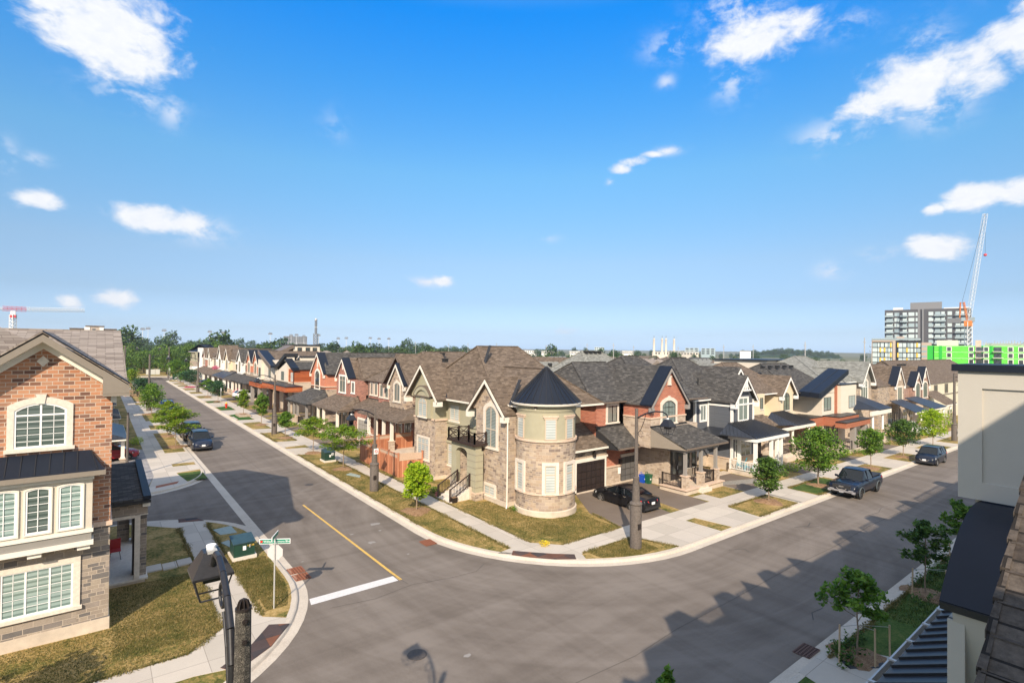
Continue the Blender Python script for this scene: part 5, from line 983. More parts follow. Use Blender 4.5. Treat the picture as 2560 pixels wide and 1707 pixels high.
# ------------------------------------------------------------------ wooden fence
R = root('wooden_fence', (19.45, 43, 0), 'reddish cedar board fence with pale lattice top and gate beside the turret house', 'fence', absolute=True)
def fpanel(p, q, z0, z1, zt):
    p = Vector(p); q = Vector(q); d = (q - p).normalized(); n = Vector((-d.y, d.x)) * .03
    def bx(za, zb, th, nm, m):
        b = MB(); k = n.normalized() * th
        P = [(p - k), (q - k), (q + k), (p + k)]; b.hexa([(v.x, v.y, za) for v in P] + [(v.x, v.y, zb) for v in P]); b.build(nm, m, R)
    bx(z0, z1, .02, 'board_panel', M.fence); bx(z1 + .05, zt - .05, .012, 'lattice', M.fence_top); bx(z1 - .04, z1 + .05, .035, 'rail', M.fence_post); bx(zt - .05, zt + .02, .045, 'rail', M.fence_post)
def fpost(x, y, z0, z1): b = MB(); b.box(x - .06, x + .06, y - .06, y + .06, z0, z1); b.box(x - .075, x + .075, y - .075, y + .075, z1, z1 + .04); b.build('post', M.fence_post, R)
ys = [47.2, 44.8, 43.0, 41.2, 39.45]
for a, b in zip(ys[:-1], ys[1:]): fpanel((19.45, a), (19.45, b), .0, 1.68, 2.05)
for y in ys: fpost(19.45, y, -.1, 2.12)
fpanel((19.45, 39.45), (21.3, 38.2), .1, 1.75, 2.1) if False else None
xs = [19.45, 21.2, 22.9, 24.7]
for a, b in zip(xs[:-1], xs[1:]): fpanel((a, 47.2), (b, 47.2), .1, 1.95, 2.35)
for x in xs[1:]: fpost(x, 47.2, 0, 2.45)
xs = [19.55, 21.3]
b = MB(); b.hexa([(19.55, 39.42, .1), (21.3, 38.9, .1), (21.3, 38.96, .1), (19.55, 39.48, .1), (19.55, 39.42, 1.5), (21.3, 38.9, 1.5), (21.3, 38.96, 1.5), (19.55, 39.48, 1.5)]); gt = b.build('gate', M.fence, R)
b = MB(); b.hexa([(19.55, 39.43, 1.55), (21.3, 38.91, 1.55), (21.3, 38.95, 1.55), (19.55, 39.47, 1.55), (19.55, 39.43, 2.1), (21.3, 38.91, 2.1), (21.3, 38.95, 2.1), (19.55, 39.47, 2.1)]); b.build('lattice', M.fence_top, gt)
b = MB(); b.slab([(20.42 - .27, 39.2 + .06, 1.15), (20.42, 39.14, .80), (20.42 + .27, 39.0 + .06, 1.15), (20.42, 39.14, 1.5)], (-.02, -.04, 0)); b.build('diamond_plaque', M.iron, gt)
fpost(21.35, 38.9, 0, 2.2)

# ================================================================== left corner brick house
H = root('corner_brick_house', (-4, 30, 0), 'three-storey orange brick corner house with bay window and black metal bay roof', 'house', absolute=True)
wall(H, M.found, (-14, .53, 24.57, 36, -.6, .72), name='foundation')
wall(H, M.stone_grey, (-14, .5, 24.6, 36, .7, 4.12), name='stone_wall'); wall(H, M.sill_pink, (-.03, .56, 24.53, 36, 4.1, 4.26), name='belt_course')
wall(H, M.brick_left, (-14, .5, 24.62, 36, 4.2, 9.0), name='brick_wall')
gf = F('S', 24.62); mb = MB(); fslab(mb, gf, [(-4.6, 9.0), (.5, 9.0), (.5, 9.3), (-1.45, 10.85), (-3.75, 9.1)], 0, 2); mb.build('gable_wall', M.brick_left, H)
window(H, 'S', 24.62, -2.17, -.80, 7.18, 8.47, .24, sur=M.sill, sw=.18, key=True, fr=M.framewhite, pane=M.p_teald, nx=2, nz=5, tr=8.30)
b = MB(); b.slab([(-1.46 - .17, 24.62, 10.17), (-1.46, 24.62, 9.97), (-1.46 + .17, 24.62, 10.17), (-1.46, 24.62, 10.36)], (0, -.04, 0)); b.build('diamond_stone', M.sill, H)
window(H, 'S', 24.6, -2.42, -.53, 1.42, 2.96, sur=M.sill, sw=.2, fr=M.framewhite, pane=M.p_teal, nx=3, nz=5); window(H, 'S', 24.6, -5.6, -3.2, 1.42, 2.96, sur=M.sill, sw=.2, fr=M.framewhite, pane=M.p_blind, nx=3, nz=5)
# projecting bay
wall(H, M.stucco_taupe, (-5.5, -.03, 24.1, 24.7, 4.16, 6.15), name='bay_wall'); wall(H, M.stucco_grey, (-5.5, -.04, 24.08, 24.7, 3.80, 4.13), name='bay_apron'); wall(H, M.trim_cream, (-5.5, .02, 24.0, 24.7, 3.66, 3.82), (-5.5, .01, 24.03, 24.7, 4.10, 4.22), (-5.5, .01, 24.02, 24.7, 5.98, 6.16), name='bay_trim')
for a, b_ in ((-.95, -.31), (-1.80, -1.16), (-2.65, -2.01), (-3.5, -2.86)): window(H, 'S', 24.1, a, b_, 4.33, 5.80, .06, fr=M.framewhite, pane=M.p_teald if a == -1.80 else M.p_teal, nx=1, nz=6, sill=False, sur=M.trim_cream, sw=.05); fx = MB(); c = (a + b_) / 2; fx.box(c - .012, c + .012, 24.065, 24.09, 4.4, 5.78); fx.build('glazing_bar', M.framewhite, H)
for x in (-.25, -1.55): fx = MB(); fx.box(x - .18, x + .18, 24.1, 24.6, 3.5, 3.66); fx.build('corbel', M.trim_cream, H)
mb = MB(); mb.slab([(-5.5, 23.85, 6.28), (.28, 23.85, 6.28), (-.15, 24.65, 6.92), (-5.5, 24.65, 6.92)], (0, 0, .04)); mb.slab([(.28, 23.85, 6.28), (.28, 24.65, 6.28), (-.15, 24.65, 6.92)], (.03, 0, 0)); mb.build('bay_roof', M.navy, H)
sm = MB()
for i in range(14): x = -.1 - .37 * i; sm.bar((x + (.0 if i else .2), 23.87, 6.33), (x, 24.6, 6.93), .025, .045)
sm.build('roof_seam', M.trim_black, H)
wall(H, M.trim_taupe, (-5.5, .33, 23.78, 23.92, 6.14, 6.30), (.2, .34, 23.92, 24.6, 6.14, 6.28), name='bay_gutter')
# gable roof and rakes
ax, azp, sl = -1.45, 11.10, .76
def rakes(w0, w1, d0, d1, m, nm, xr=.95, xl=-6.2):
    mb = MB()
    for e in (xr, xl):
        mb.slab([(ax, w0, azp - d0), (e, w0, azp - abs(e - ax) * sl - d0), (e, w0, azp - abs(e - ax) * sl - d1), (ax, w0, azp - d1)], (0, w1 - w0, 0))
    mb.build(nm, m, H)
rakes(24.0, 24.10, .0, .26, M.trim_taupe, 'rake_board'); rakes(24.10, 24.62, .19, .26, M.trim_cream, 'soffit'); rakes(24.5, 24.62, .26, .50, M.trim_cream, 'rake_frieze', xr=.22)
mb = MB()
for e in (.98, -6.2): mb.slab([(ax, 23.96, azp + .05), (e, 23.96, azp + .05 - abs(e - ax) * sl), (e, 29.5, azp + .05 - abs(e - ax) * sl), (ax, 29.5, azp + .05)], (0, 0, .07))
mb.build('gable_roof', M.sh_taupe, H)
mb = MB()
for e in (.995,): mb.slab([(ax, 23.93, azp + .09), (e, 23.93, azp + .09 - abs(e - ax) * sl), (e, 24.25, azp + .09 - abs(e - ax) * sl), (ax, 24.25, azp + .09)], (0, 0, .05))
mb.build('drip_edge', M.navy, H)
wall(H, M.trim_taupe, (.2, .98, 23.97, 25.0, 8.9, 8.995), name='eave_return'); mb = MB(); mb.slab([(.2, 23.965, 9.0), (.98, 23.965, 9.0), (.98, 23.965, 9.26), (.2, 23.965, 9.86)], (0, .9, 0)); mb.build('eave_box', M.trim_taupe, H)
wall(H, M.trim_cream, (.45, .62, 24.6, 25.0, 8.62, 8.9), name='corbel')
mb = MB(); mb.slab([(-14, 25.3, 9.0), (1.0, 25.3, 9.0), (.93, 32.7, 11.36), (-1.9, 32.7, 11.3), (-14, 32.7, 11.36)], (0, 0, .1)); mb.slab([(-14, 40, 9.0), (1.0, 40, 9.0), (.93, 32.7, 11.36), (-14, 32.7, 11.36)], (0, 0, .1)); mb.build('main_roof', M.sh_taupe, H)
mb = MB(); mb.slab([(.5, 25.5, 8.9), (.5, 39.8, 8.9), (.5, 32.7, 11.3)], (-.3, 0, 0)); mb.build('gable_end_wall', M.brick_left, H)
mb = MB(); mb.slab([(-14, 24.1, 9.0), (-5.2, 24.1, 9.0), (-4.9, 28.2, 11.7), (-14, 28.2, 11.7)], (0, 0, .1)); mb.slab([(-5.2, 24.1, 9.0), (-1.2, 28, 10.2), (-3.6, 28.8, 11.7), (-4.9, 28.2, 11.7)], (0, 0, .1)); mb.build('left_roof', M.sh_taupe, H)
# porch at the right side
wall(H, M.stone_grey, (.55, 1.9, 28.42, 28.75, 3.28, 3.92), (1.6, 1.9, 28.75, 29.7, .4, 3.9), (1.6, 1.9, 33.6, 34.3, .4, 3.3), (1.0, 1.5, 34.2, 34.7, .4, 2.1), name='porch_stone')
wall(H, M.sill, (1.44, 1.62, 28.38, 28.45, .55, 3.28), (.56, 1.44, 28.38, 28.45, 3.18, 3.3), (1.62, 1.92, 28.4, 28.46, 3.26, 3.3), (1.44, 1.64, 28.42, 28.5, .5, 3.28), name='porch_trim')
wall(H, M.brown_iron, (1.40, 1.62, 29.0, 29.3, .5, 3.3), name='porch_post')
wall(H, M.found, (.5, 1.85, 28.45, 34.5, -.3, .46), name='porch_floor'); wall(H, M.sill, (.5, 1.95, 28.38, 34.6, .42, .5), name='porch_edge')
mb = MB(); mb.slab([(.5, 28.2, 3.95), (1.95, 28.2, 3.95), (1.95, 34.8, 4.38), (.5, 34.8, 4.38)], (0, 0, .1)); mb.build('porch_roof', M.sh_dark, H)
mb = MB(); mb.slab([(1.72, 28.15, 3.98), (2.0, 28.15, 3.98), (2.0, 34.85, 4.43), (1.72, 34.85, 4.43)], (0, 0, .16)); mb.build('metal_roof_edge', M.navy, H)
wall(H, M.trim_black, (.5, 2.0, 28.1, 28.2, 3.84, 3.95), name='porch_gutter'); wall(H, M.trim_cream, (1.7, 1.98, 28.22, 28.4, 3.66, 3.8), name='corbel')
for i, (a, b_) in enumerate(((1.95, 2.6), (2.6, 3.2), (3.2, 3.82))):
    o = gsheet('stepping_slab', [[(a, 29.35 - .1 * (i % 2)), (b_ - .03, 29.4 - .1 * (i % 2)), (b_ - .03, 30.2 - .1 * (i % 2)), (a, 30.15 - .1 * (i % 2))]], .17 + .01 * i, M.concrete, .06); tag(o, 'pale stepping slab beside the brick porch, ' + ('touching the porch', 'in the middle', 'next to the pavement')[i], 'paving slab', 'stepping slabs by the porch')
sl_ = MB(); sl_.box(.55, 1.15, 27.95, 28.4, -.1, .17); tag(sl_.build('splash_block', M.sill), 'small concrete splash slab below the brick house porch', 'slab')
fc = root('folding_chair', (.85, 31.6, .5), 'red folding chair just inside the brick house porch', 'chair')
mr = mat('red_canvas', (.45, .03, .03), .7); b = MB(); b.box(-.22, .22, -.22, .22, .4, .44); b.build('seat', mr, fc); b = MB(); b.box(-.22, .22, .2, .24, .44, .9); b.build('backrest', mr, fc)
for sx_, sy_ in ((-1, -1), (-1, 1), (1, -1), (1, 1)): b = MB(); b.tube((sx_ * .22, sy_ * .22, 0), (-sx_ * .05 + sx_ * .2, -sy_ * .2, .42), .012); b.build('leg', M.iron, fc)
# row behind it on the left pavement: low porch roofs seen past the corner
for k, (y, lab) in enumerate(((56, 'dark-roofed house just beyond the side street, mostly hidden by the corner brick house'), (72, 'second dark-roofed house on the left pavement beyond the side street'), (88, 'third dark-roofed house on the left pavement'), (104, 'fourth house on the left pavement, beside the worker'), (120, 'fifth house on the left pavement'))):
    H = root('left_row_house', (-4, y + 5, 0), lab, 'house', 'houses lining the left pavement', absolute=True)
    wall(H, M.stone_grey, (-12, -.4, y, y + 13, -.5, 4), name='lower_wall'); wall(H, M.brick_left, (-12, -.45, y + .05, y + 12.9, 4, 6.4), name='upper_wall')
    hip(H, -12, -.4, y, y + 13, 6.4, 8.8, M.sh_taupe, ov=.3)
    shed(H, 'E', -.4, y + 1, y + 9, 3.7, y - .5, y + 9, 2.6, 2.75, M.seam if k == 0 else M.sh_dark, M.trim_cream, name='porch_roof')
    for yy in (y + .2, y + 4.5, y + 8.5): column(H, 1.9, yy, .2, 1.0, 2.65, .4, .25, M.stone_grey, M.trim_cream)
    railing(H, (1.9, y + 1.2, .3), (1.9, y + 4, .3), .85, M.iron)
    wall(H, M.found, (-.4, 2.1, y, y + 9, -.3, .35), name='porch_floor')
    door(H, 'E', -.4, y + 3, y + 4.1, .35, 2.4); window(H, 'E', -.4, y + 5.2, y + 6.8, 1.0, 2.4, fr=M.framewhite)
up_ = root('utility_pole', (2.0, 50.5, 0), 'weathered brown pole with black tip rising behind the brick house porch', 'pole')
b = MB(); b.tube((0, 0, 0), (0, 0, 5.3), .10, .085, 12); b.build('shaft', M.pole_plain, up_, smooth=40); b = MB(); b.tube((0, 0, 5.3), (0.0, 0, 5.5), .06, .05); b.build('tip', M.iron, up_)

# ================================================================== the terrace house the picture is taken from: parapets, barrel roof, mansard
H = root('near_terrace_house', (10, -2, 0), 'cream panel terrace house at the right edge with black parapet cap and navy barrel roof', 'house', absolute=True)
cr = M.trim_cream
X0 = 7.43
M.near_wall = mat('cream_render', (0.50, 0.465, 0.40), 0.8, noise=0.03, nscale=2, bump=0.1, bscale=80)
wall(H, M.near_wall, (X0, X0 + .95, -2.6, 1.5, 9.235, 10.60), name='parapet_pier'); wall(H, M.near_wall, (X0 - .02, X0, -2.6, 1.50, 9.235, 9.42), (X0 - .02, X0, 1.30, 1.50, 9.42, 10.6), (X0 - .02, X0, -2.6, 1.3, 10.42, 10.6), name='pier_trim')
wall(H, M.navy, (X0 - .05, X0 + 1.0, -2.65, 1.55, 10.60, 10.675), name='parapet_cap')
wall(H, M.near_wall, (X0 + .12, 60, -14, 1.38, -1, 9.235), name='wall')
wall(H, M.near_wall, (X0 + .95, 60, 1.2, 1.42, 9.235, 9.5), name='parapet')
wall(H, M.near_wall, (2.2, 5.9, -9, -2.12, 8, 13.2), name='unseen_shade_block'); wall(H, M.near_wall, (-2.6, .42, -9, -2.12, 8, 12.3), name='unseen_shade_block'); wall(H, M.near_wall, (.72, 2.19, -9, -2.12, 8, 12.3), name='unseen_shade_block')  # unseen blocks added for shade; gap between lower two lets a light streak through
# barrel roof over the bay
prof = [(7.56, 9.21), (7.30, 9.225), (7.05, 9.215), (6.85, 9.165), (6.63, 9.095), (6.40, 8.965), (6.19, 8.82), (6.05, 8.71), (5.93, 8.60)]
mb = MB(); mb.slab([(x, 1.33, z) for x, z in prof] + [(x, 1.33, z - .05) for x, z in prof[::-1]], (0, -3.4, 0)); mb.build('barrel_roof', M.navy, H, smooth=35)
wall(H, M.navy, (7.40, 7.56, -2.0, 1.30, 9.17, 9.235), name='roof_flashing'); wall(H, M.trim_black, (5.92, 5.98, -2, 1.325, 8.53, 8.59), name='drip_edge')
mb = MB(); mb.slab([(x, 1.24, z - .06) for x, z in prof] + [(6.0, 1.24, 3.0), (7.56, 1.24, 3.0)][::-1], (0, -3.2, 0)); mb.build('bay_wall', M.near_wall, H)
wall(H, M.near_wall, (5.96, 6.0, 1.16, 1.28, 3.0, 8.45), (5.98, 6.3, 1.24, 1.28, 3, 8.45), (5.97, 6.0, .84, .95, 3.0, 8.45), name='corner_board')
# standing-seam porch roof with gutter
mb = MB(); mb.slab([(5.5, 3.18, 5.2), (14.75, 3.18, 5.2), (14.75, 1.38, 6.1), (5.5, 1.38, 6.1)], (0, 0, .03)); mb.build('porch_roof', mat('dark_roof_pan', (0.035, 0.037, 0.045), 0.45, noise=.15, nscale=2), H)
sm = MB()
for i in range(24): x = 14.7 - .4 * i; sm.bar((x, 3.16, 5.26), (x, 1.38, 6.15), .03, .055)
sm.build('roof_seam', M.trim_black, H)
wall(H, M.galv, (5.5, 14.8, 3.28, 3.31, 5.06, 5.2), (5.5, 14.8, 3.18, 3.31, 5.05, 5.07), (14.77, 14.8, 1.4, 3.3, 5.05, 5.2), name='gutter')
for i in range(9): x = 14.5 - 1.02 * i; hg = MB(); hg.box(x - .03, x + .03, 3.1, 3.3, 5.2, 5.23); hg.build('gutter_hanger', M.galv, H)
# shingled slope nearest the camera
mb = MB(); zf_ = lambda x: 9.6 + (x - 2.53) * .614
mb.slab([(1.3, .45, zf_(1.3)), (3.5, .45, zf_(3.5)), (3.5, -7, zf_(3.5)), (1.3, -7, zf_(1.3))], (0, 0, -.03)); mb.slab([(3.5, .45, zf_(3.5)), (5.9, .45, zf_(3.5) - 1.47), (5.9, -7, zf_(3.5) - 1.47), (3.5, -7, zf_(3.5))], (0, 0, -.03))
mb.build('shingle_roof', M.sh_near, H)
se = MB(); k = 0; x = 1.3
while x < 3.45:  # shingle butts along the verge
    se.hexa([(x, .44, zf_(x) - .02), (x + .14, .44, zf_(x + .14) - .02), (x + .14, .462, zf_(x + .14) - .02), (x, .47, zf_(x) - .02), (x, .44, zf_(x) + .012), (x + .14, .44, zf_(x + .14) + .003), (x + .14, .462, zf_(x + .14) + .003), (x, .47, zf_(x) + .012)]); x += .142
se.build('verge_shingle', M.sh_near, H)
for i in range(16):  # course butts
    x = 1.3 + .1415 * i; b = MB(); b.hexa([(x - .004, -7, zf_(x) - .01), (x + .012, -7, zf_(x) - .01), (x + .012, .455, zf_(x) - .01), (x - .004, .455, zf_(x) - .01), (x - .004, -7, zf_(x) + .005), (x + .012, -7, zf_(x) + .008), (x + .012, .455, zf_(x) + .008), (x - .004, .455, zf_(x) + .005)]); 
    if i == 0: cb_ = b
    else: n0 = len(cb_.v); cb_.v += b.v; cb_.f += [tuple(v + n0 for v in f_) for f_ in b.f]
cb_.build('shingle_course', M.sh_near, H)
mb = MB(); mb.slab([(1.6, .40, -1), (5.9, .40, -1), (5.9, .40, zf_(3.5) - 1.55), (3.5, .40, zf_(3.5) - .06), (1.6, .40, zf_(1.6) - .06)], (0, -8, 0)); mb.build('gable_wall', M.near_wall, H)
# parapet piers, rounded and pointed, with railings between them: seen through the shadow they throw
for (a, b_, kind) in ((10.9, 11.5, 'r'), (13.35, 13.9, 'p'), (14.9, 15.5, 'r'), (18.1, 18.8, 'p'), (24.8, 26.6, 'p'), (29.6, 30.4, 'r'), (36.5, 37.6, 'p'), (46, 47, 'r')):
    if kind == 'r': pts = [(a, 9.2), (b_ + .9, 9.2)] + [(b_ + .9 * math.sin(R_(90 - t)), 9.4 + 1.15 * math.sin(R_(t))) for t in (0, 20, 40, 60, 80)] + [(a, 10.55)]
    else: pts = [(a, 9.2), (b_ + 1.3, 9.2), (b_, 10.2), (a, 10.6)]
    m2 = MB(); fslab(m2, F('N', 1.5), pts, 0, .8); m2.build('parapet_pier', M.near_wall, H)
wall(H, M.near_wall, (19.6, 22.6, -3, 1.45, 9.2, 9.62), (31.5, 34.5, -3, 1.45, 9.2, 9.6), name='parapet_block')
for (a, b_) in ((8.5, 10.9), (12.4, 13.3), (16.4, 18.1), (23.4, 24.8), (27.5, 29.6), (34.6, 36.5), (38.8, 42), (42, 46)): railing(H, (a, 1.4, 9.2), (b_, 1.4, 9.2), .88, M.iron, .14)

# ================================================================== street furniture
def lamp_post(nm_label, x, y, h, ax_, ay_, arm=1.9, base=1.9, mt=None, near=False, pole_r=(.12, .085), grp='lamp posts with lantern heads'):
    g0 = gz(x, y) + .1; r = root('street_lamp', (x, y, g0), nm_label, 'street lamp', grp); mt = mt or M.pole_plain
    b = MB()
    if near: b.tube((0, 0, -.2), (0, 0, h), .125, .079, 8)
    else: b.tube((0, 0, 0), (0, 0, h), pole_r[0], pole_r[1], 8)
    b.build('pole', mt, r)
    if not near:
        b = MB(); b.lathe([(.32, 0), (.32, base - .15), (.30, base - .1), (.35, base - .05), (.35, base), (.30, base + .06), (.22, base + .1), (.19, base + .9), (.16, base + 1.3), (.18, base + 1.35), (.18, base + 1.42), (.12, base + 1.45)], 0, 0, 12); b.build('base', mt, r, smooth=35)
        b = MB(); b.box(-.2, .02, -.335, -.3, base * .45, base * .45 + .3); b.build('access_panel', M.iron, r)
    a = Vector((ax_, ay_, 0)).normalized(); s = Vector((-a.y, a.x, 0))
    ht = h - .35; H_ = lambda t, z: tuple(a * t + Vector((0, 0, z)))
    pts = [H_(.08, ht - .15), H_(arm * .3, ht + .12), H_(arm * .6, ht + .3), H_(arm * .85, ht + .33), H_(arm * .97, ht + .22), H_(arm, ht + .02)]
    b = MB(); b.path(pts, .045, 8, .035); b.path([H_(.08, ht - 1.0), H_(.3, ht - .75), H_(.5, ht - .3), H_(.62, ht + .1)], .018, 6)
    for c, rr in ((H_(.28, ht - 1.0), .16), (H_(arm * .5, ht + .12), .13)):
        p = [tuple(Vector(c) + a * rr * math.cos(t * .5) + Vector((0, 0, rr * math.sin(t * .5)))) for t in range(0, 12)]; b.path(p, .014, 5)
    b.build('arm', M.lampblack, r, smooth=40)
    lantern(r, Vector(H_(arm, ht - .02)), a, s)
    return r
def lantern(r, c, a, s, sc_=1.0, glass=True):
    up = Vector((0, 0, 1)); z0 = c.z
    def P(u, v, z): return tuple(Vector((c.x, c.y, 0)) + a * u * sc_ + s * v * sc_ + up * (z0 + z * sc_))
    b = MB(); b.hexa([P(-.30, -.30, -.34), P(.30, -.30, -.34), P(.30, .30, -.34), P(-.30, .30, -.34), P(-.12, -.12, 0), P(.12, -.12, 0), P(.12, .12, 0), P(-.12, .12, 0)]); b.hexa([P(-.30, -.30, -.38), P(.30, -.30, -.38), P(.30, .30, -.38), P(-.30, .30, -.38), P(-.30, -.30, -.34), P(.30, -.30, -.34), P(.30, .30, -.34), P(-.30, .30, -.34)])
    h = b.build('lamp_hood', M.lampblack, r)
    b = MB()
    for u, v in ((-1, -1), (1, -1), (1, 1), (-1, 1)): b.tube(P(u * .27, v * .27, -.38), P(u * .17, v * .17, -.76), .014 * sc_, n=5)
    for (u, v), (u2, v2) in (((-1, -1), (1, -1)), ((1, -1), (1, 1)), ((1, 1), (-1, 1)), ((-1, 1), (-1, -1))): b.tube(P(u * .17, v * .17, -.76), P(u2 * .17, v2 * .17, -.76), .014 * sc_, n=5)
    b.build('lantern_cage', M.lampblack, h)
    b = MB(); b.hexa([P(-.12, -.12, -.5), P(.12, -.12, -.5), P(.12, .12, -.5), P(-.12, .12, -.5), P(-.15, -.15, -.38), P(.15, -.15, -.38), P(.15, .15, -.38), P(-.15, .15, -.38)]); b.build('lamp_module', M.iron, h)
    b = MB(); q = P(0, 0, 0); b.tube(q, (q[0], q[1], q[2] + .045), .06, n=14); b.tube((q[0], q[1], q[2] + .045), (q[0], q[1], q[2] + .075), .066, n=14); b.build('photocell', M.white, h, smooth=40)
    b = MB(); b.hexa([P(-.15, -.07, -.02), P(-.04, -.07, -.02), P(-.04, .07, -.02), P(-.15, .07, -.02), P(-.15, -.07, .03), P(-.04, -.07, .03), P(-.04, .07, .03), P(-.15, .07, .03)]); b.build('mounting_plate', M.galv, h)
lamp_post('tall dark lamp post with lantern arm beside the black sedan driveway', 23.25, 18.39, 7.6, 0, -1, 2.0, 2.45, pole_r=(.135, .085))
L1_ = lamp_post('dark lamp post with lantern arm by the wooden fence, carrying a no-parking sign', 16.23, 36.8, 6.1, -1, 0, 1.8, 2.0)
b = MB(); b.box(-.17, .17, -.27, -.25, 2.75, 3.15); sg_ = b.build('parking_sign', M.white, L1_); b = MB(); ring(b, lambda u, w, z: (u, w, z), [(.12 * math.cos(t * .5236), 2.95 + .12 * math.sin(t * .5236)) for t in range(12)], [(.085 * math.cos(t * .5236), 2.95 + .085 * math.sin(t * .5236)) for t in range(12)], -.285, -.27); b.bar((-.08, -.28, 3.03), (.08, -.28, 2.87), .01, .03); b.build('sign_symbol', M.sign_red, sg_)
lamp_post('lamp post in front of the timber-clad house, third along the left street', 16.62, 66.2, 7.0, -1, 0, 1.9, 2.2)
lamp_post('distant lamp post beyond the flamingo-pink flowers on the left street', 16.9, 128.3, 7.4, -1, 0, 2.2, 2.4, pole_r=(.17, .12))
lamp_post('farthest lamp post at the end of the left street, with white notice', 16.3, 179.0, 9.0, -1, 0, 2.2, 2.4, pole_r=(.17, .12))
lamp_post('lamp post among the trees on the left pavement', 6.37, 97.0, 8.6, 1, 0, 2.4, 2.2, pole_r=(.16, .12))
lamp_post('far lamp post on the left pavement', 5.5, 160.0, 9.2, 1, 0, 2.4, 2.2, pole_r=(.2, .15))
lamp_post('lamp post at the right end of the street by the cream shingle-sided house', 88.13, 18.2, 8.8, 0, -1, 2.2, 2.2, pole_r=(.18, .13))
# near lamp
r = root('street_lamp', (1.42, 6.9, 0), 'near lamp post of dark flecked aggregate, its lantern hanging over the left pavement', 'street lamp')
b = MB(); b.tube((0, 0, -.2), (0, 0, 7.68), .14, .088, 8); b.build('pole', M.pole, r)
b = MB()
for i in range(8): t = i * math.pi / 4; b.slab([(.084 * math.cos(t), .084 * math.sin(t), 7.68), (.056 * math.cos(t), .056 * math.sin(t), 7.77), (0, 0, 7.80), (0, 0, 7.68)], (.006 * math.sin(t), -.006 * math.cos(t), 0))
b.lathe([(.092, 7.66), (.092, 7.69), (.066, 7.69)], 0, 0, 16); b.lathe([(.013, 7.70), (.022, 7.79), (0, 7.80)], 0, 0, 8); b.build('pole_cap', M.iron, r)
for z in (7.55, 7.31):
    b = MB(); b.tube((.0, -.12, z), (.0, -.08, z), .02, n=8); b.tube((0, -.10, z), (0, -.085, z), .034, n=6); b.build('bolt', M.iron, r)
b = MB(); b.path([(-.10, .05, 4.8), (-.10, .05, 6.6), (-.095, .10, 7.0), (-.085, .26, 7.35), (-.075, .55, 7.62), (-.065, .9, 7.80), (-.055, 1.25, 7.88), (-.05, 1.52, 7.86), (-.05, 1.66, 7.77), (-.05, 1.74, 7.64)], .046, 14, .042); b.build('arm', M.lampblack, r, smooth=50)
b = MB(); b.path([(-.09, .80 + .15 * math.cos(t * .449), 7.56 + .15 * math.sin(t * .449)) for t in range(15)], .02, 8); b.path([(-.12, .12, 6.6), (-.11, .35, 7.1), (-.1, .62, 7.42)], .02, 8); b.build('arm_scroll', M.lampblack, r, smooth=50)
lantern(r, Vector((-.05, 1.93, 7.79)), Vector((0, 1, 0)), Vector((-1, 0, 0)), .88)
# street name sign with stop sign (seen from behind)
sx0, sy0 = 5.78, 22.64; r = root('street_sign', (sx0, sy0, gz(sx0, sy0) + .12), 'street name sign reading William Cutmore Blvd above the back of a stop sign', 'street sign')
b = MB(); b.tube((0, 0, 0), (0, 0, 2.85), .03, n=10); b.build('post', M.galv, r, smooth=40)
U = Vector((.84, -.54, 0)); U.normalize(); nn = Vector((-U.y, U.x, 0)) * -1
def blade(u0, u1, z0, z1, U, nrm, m, nm, th=.012):
    b = MB(); k = nrm * th; P = lambda u, z, s: tuple(U * u + Vector((0, 0, z)) + k * s); b.hexa([P(u0, z0, -1), P(u1, z0, -1), P(u1, z0, 1), P(u0, z0, 1), P(u0, z1, -1), P(u1, z1, -1), P(u1, z1, 1), P(u0, z1, 1)]); return b.build(nm, m, r)
w_ = blade(-.60, .60, 2.60, 2.80, U, nn, M.white, 'name_blade'); g_ = blade(-.58, .58, 2.62, 2.78, U, nn, M.sign_green, 'green_field', .015)
rotm = Matrix(((U.x, 0, nn.x, 0), (U.y, 0, nn.y, 0), (0, 1, 0, 0), (0, 0, 0, 1)))
t_ = text('William Cutmore Blvd', .115, None, 0, 0, 0, M.white, r, 'street_name', .003, rot=rotm, loc=tuple(U * -.44 + Vector((0, 0, 2.665)) + nn * .017))
b = MB(); c0 = U * -.52 + Vector((0, 0, 2.70)) + nn * .017; b.slab([tuple(c0 + U * .05 * math.cos(t) + Vector((0, 0, .05 * math.sin(t)))) for t in [i * .6283 for i in range(10)]], nn * .004); b.build('red_badge', M.sign_red, r)
U2 = Vector((.50, .87, 0)); U2.normalize(); n2_ = Vector((U2.y, -U2.x, 0)); blade(-.42, .42, 2.84, 3.0, U2, n2_, M.white, 'name_blade'); blade(-.40, .40, 2.855, 2.985, U2, n2_, M.sign_green, 'green_field', .015)
rot2 = Matrix(((-U2.x, 0, -n2_.x, 0), (-U2.y, 0, -n2_.y, 0), (0, 1, 0, 0), (0, 0, 0, 1)))
b = MB(); P = [tuple(U * .30 * math.cos(R_(22.5 + 45 * i)) * 1.08 + Vector((0, 0, 2.24 + .33 * math.sin(R_(22.5 + 45 * i)))) - nn * .03) for i in range(8)]; b.slab(P, -nn * .006); b.build('stop_sign_back', M.sign_back, r)
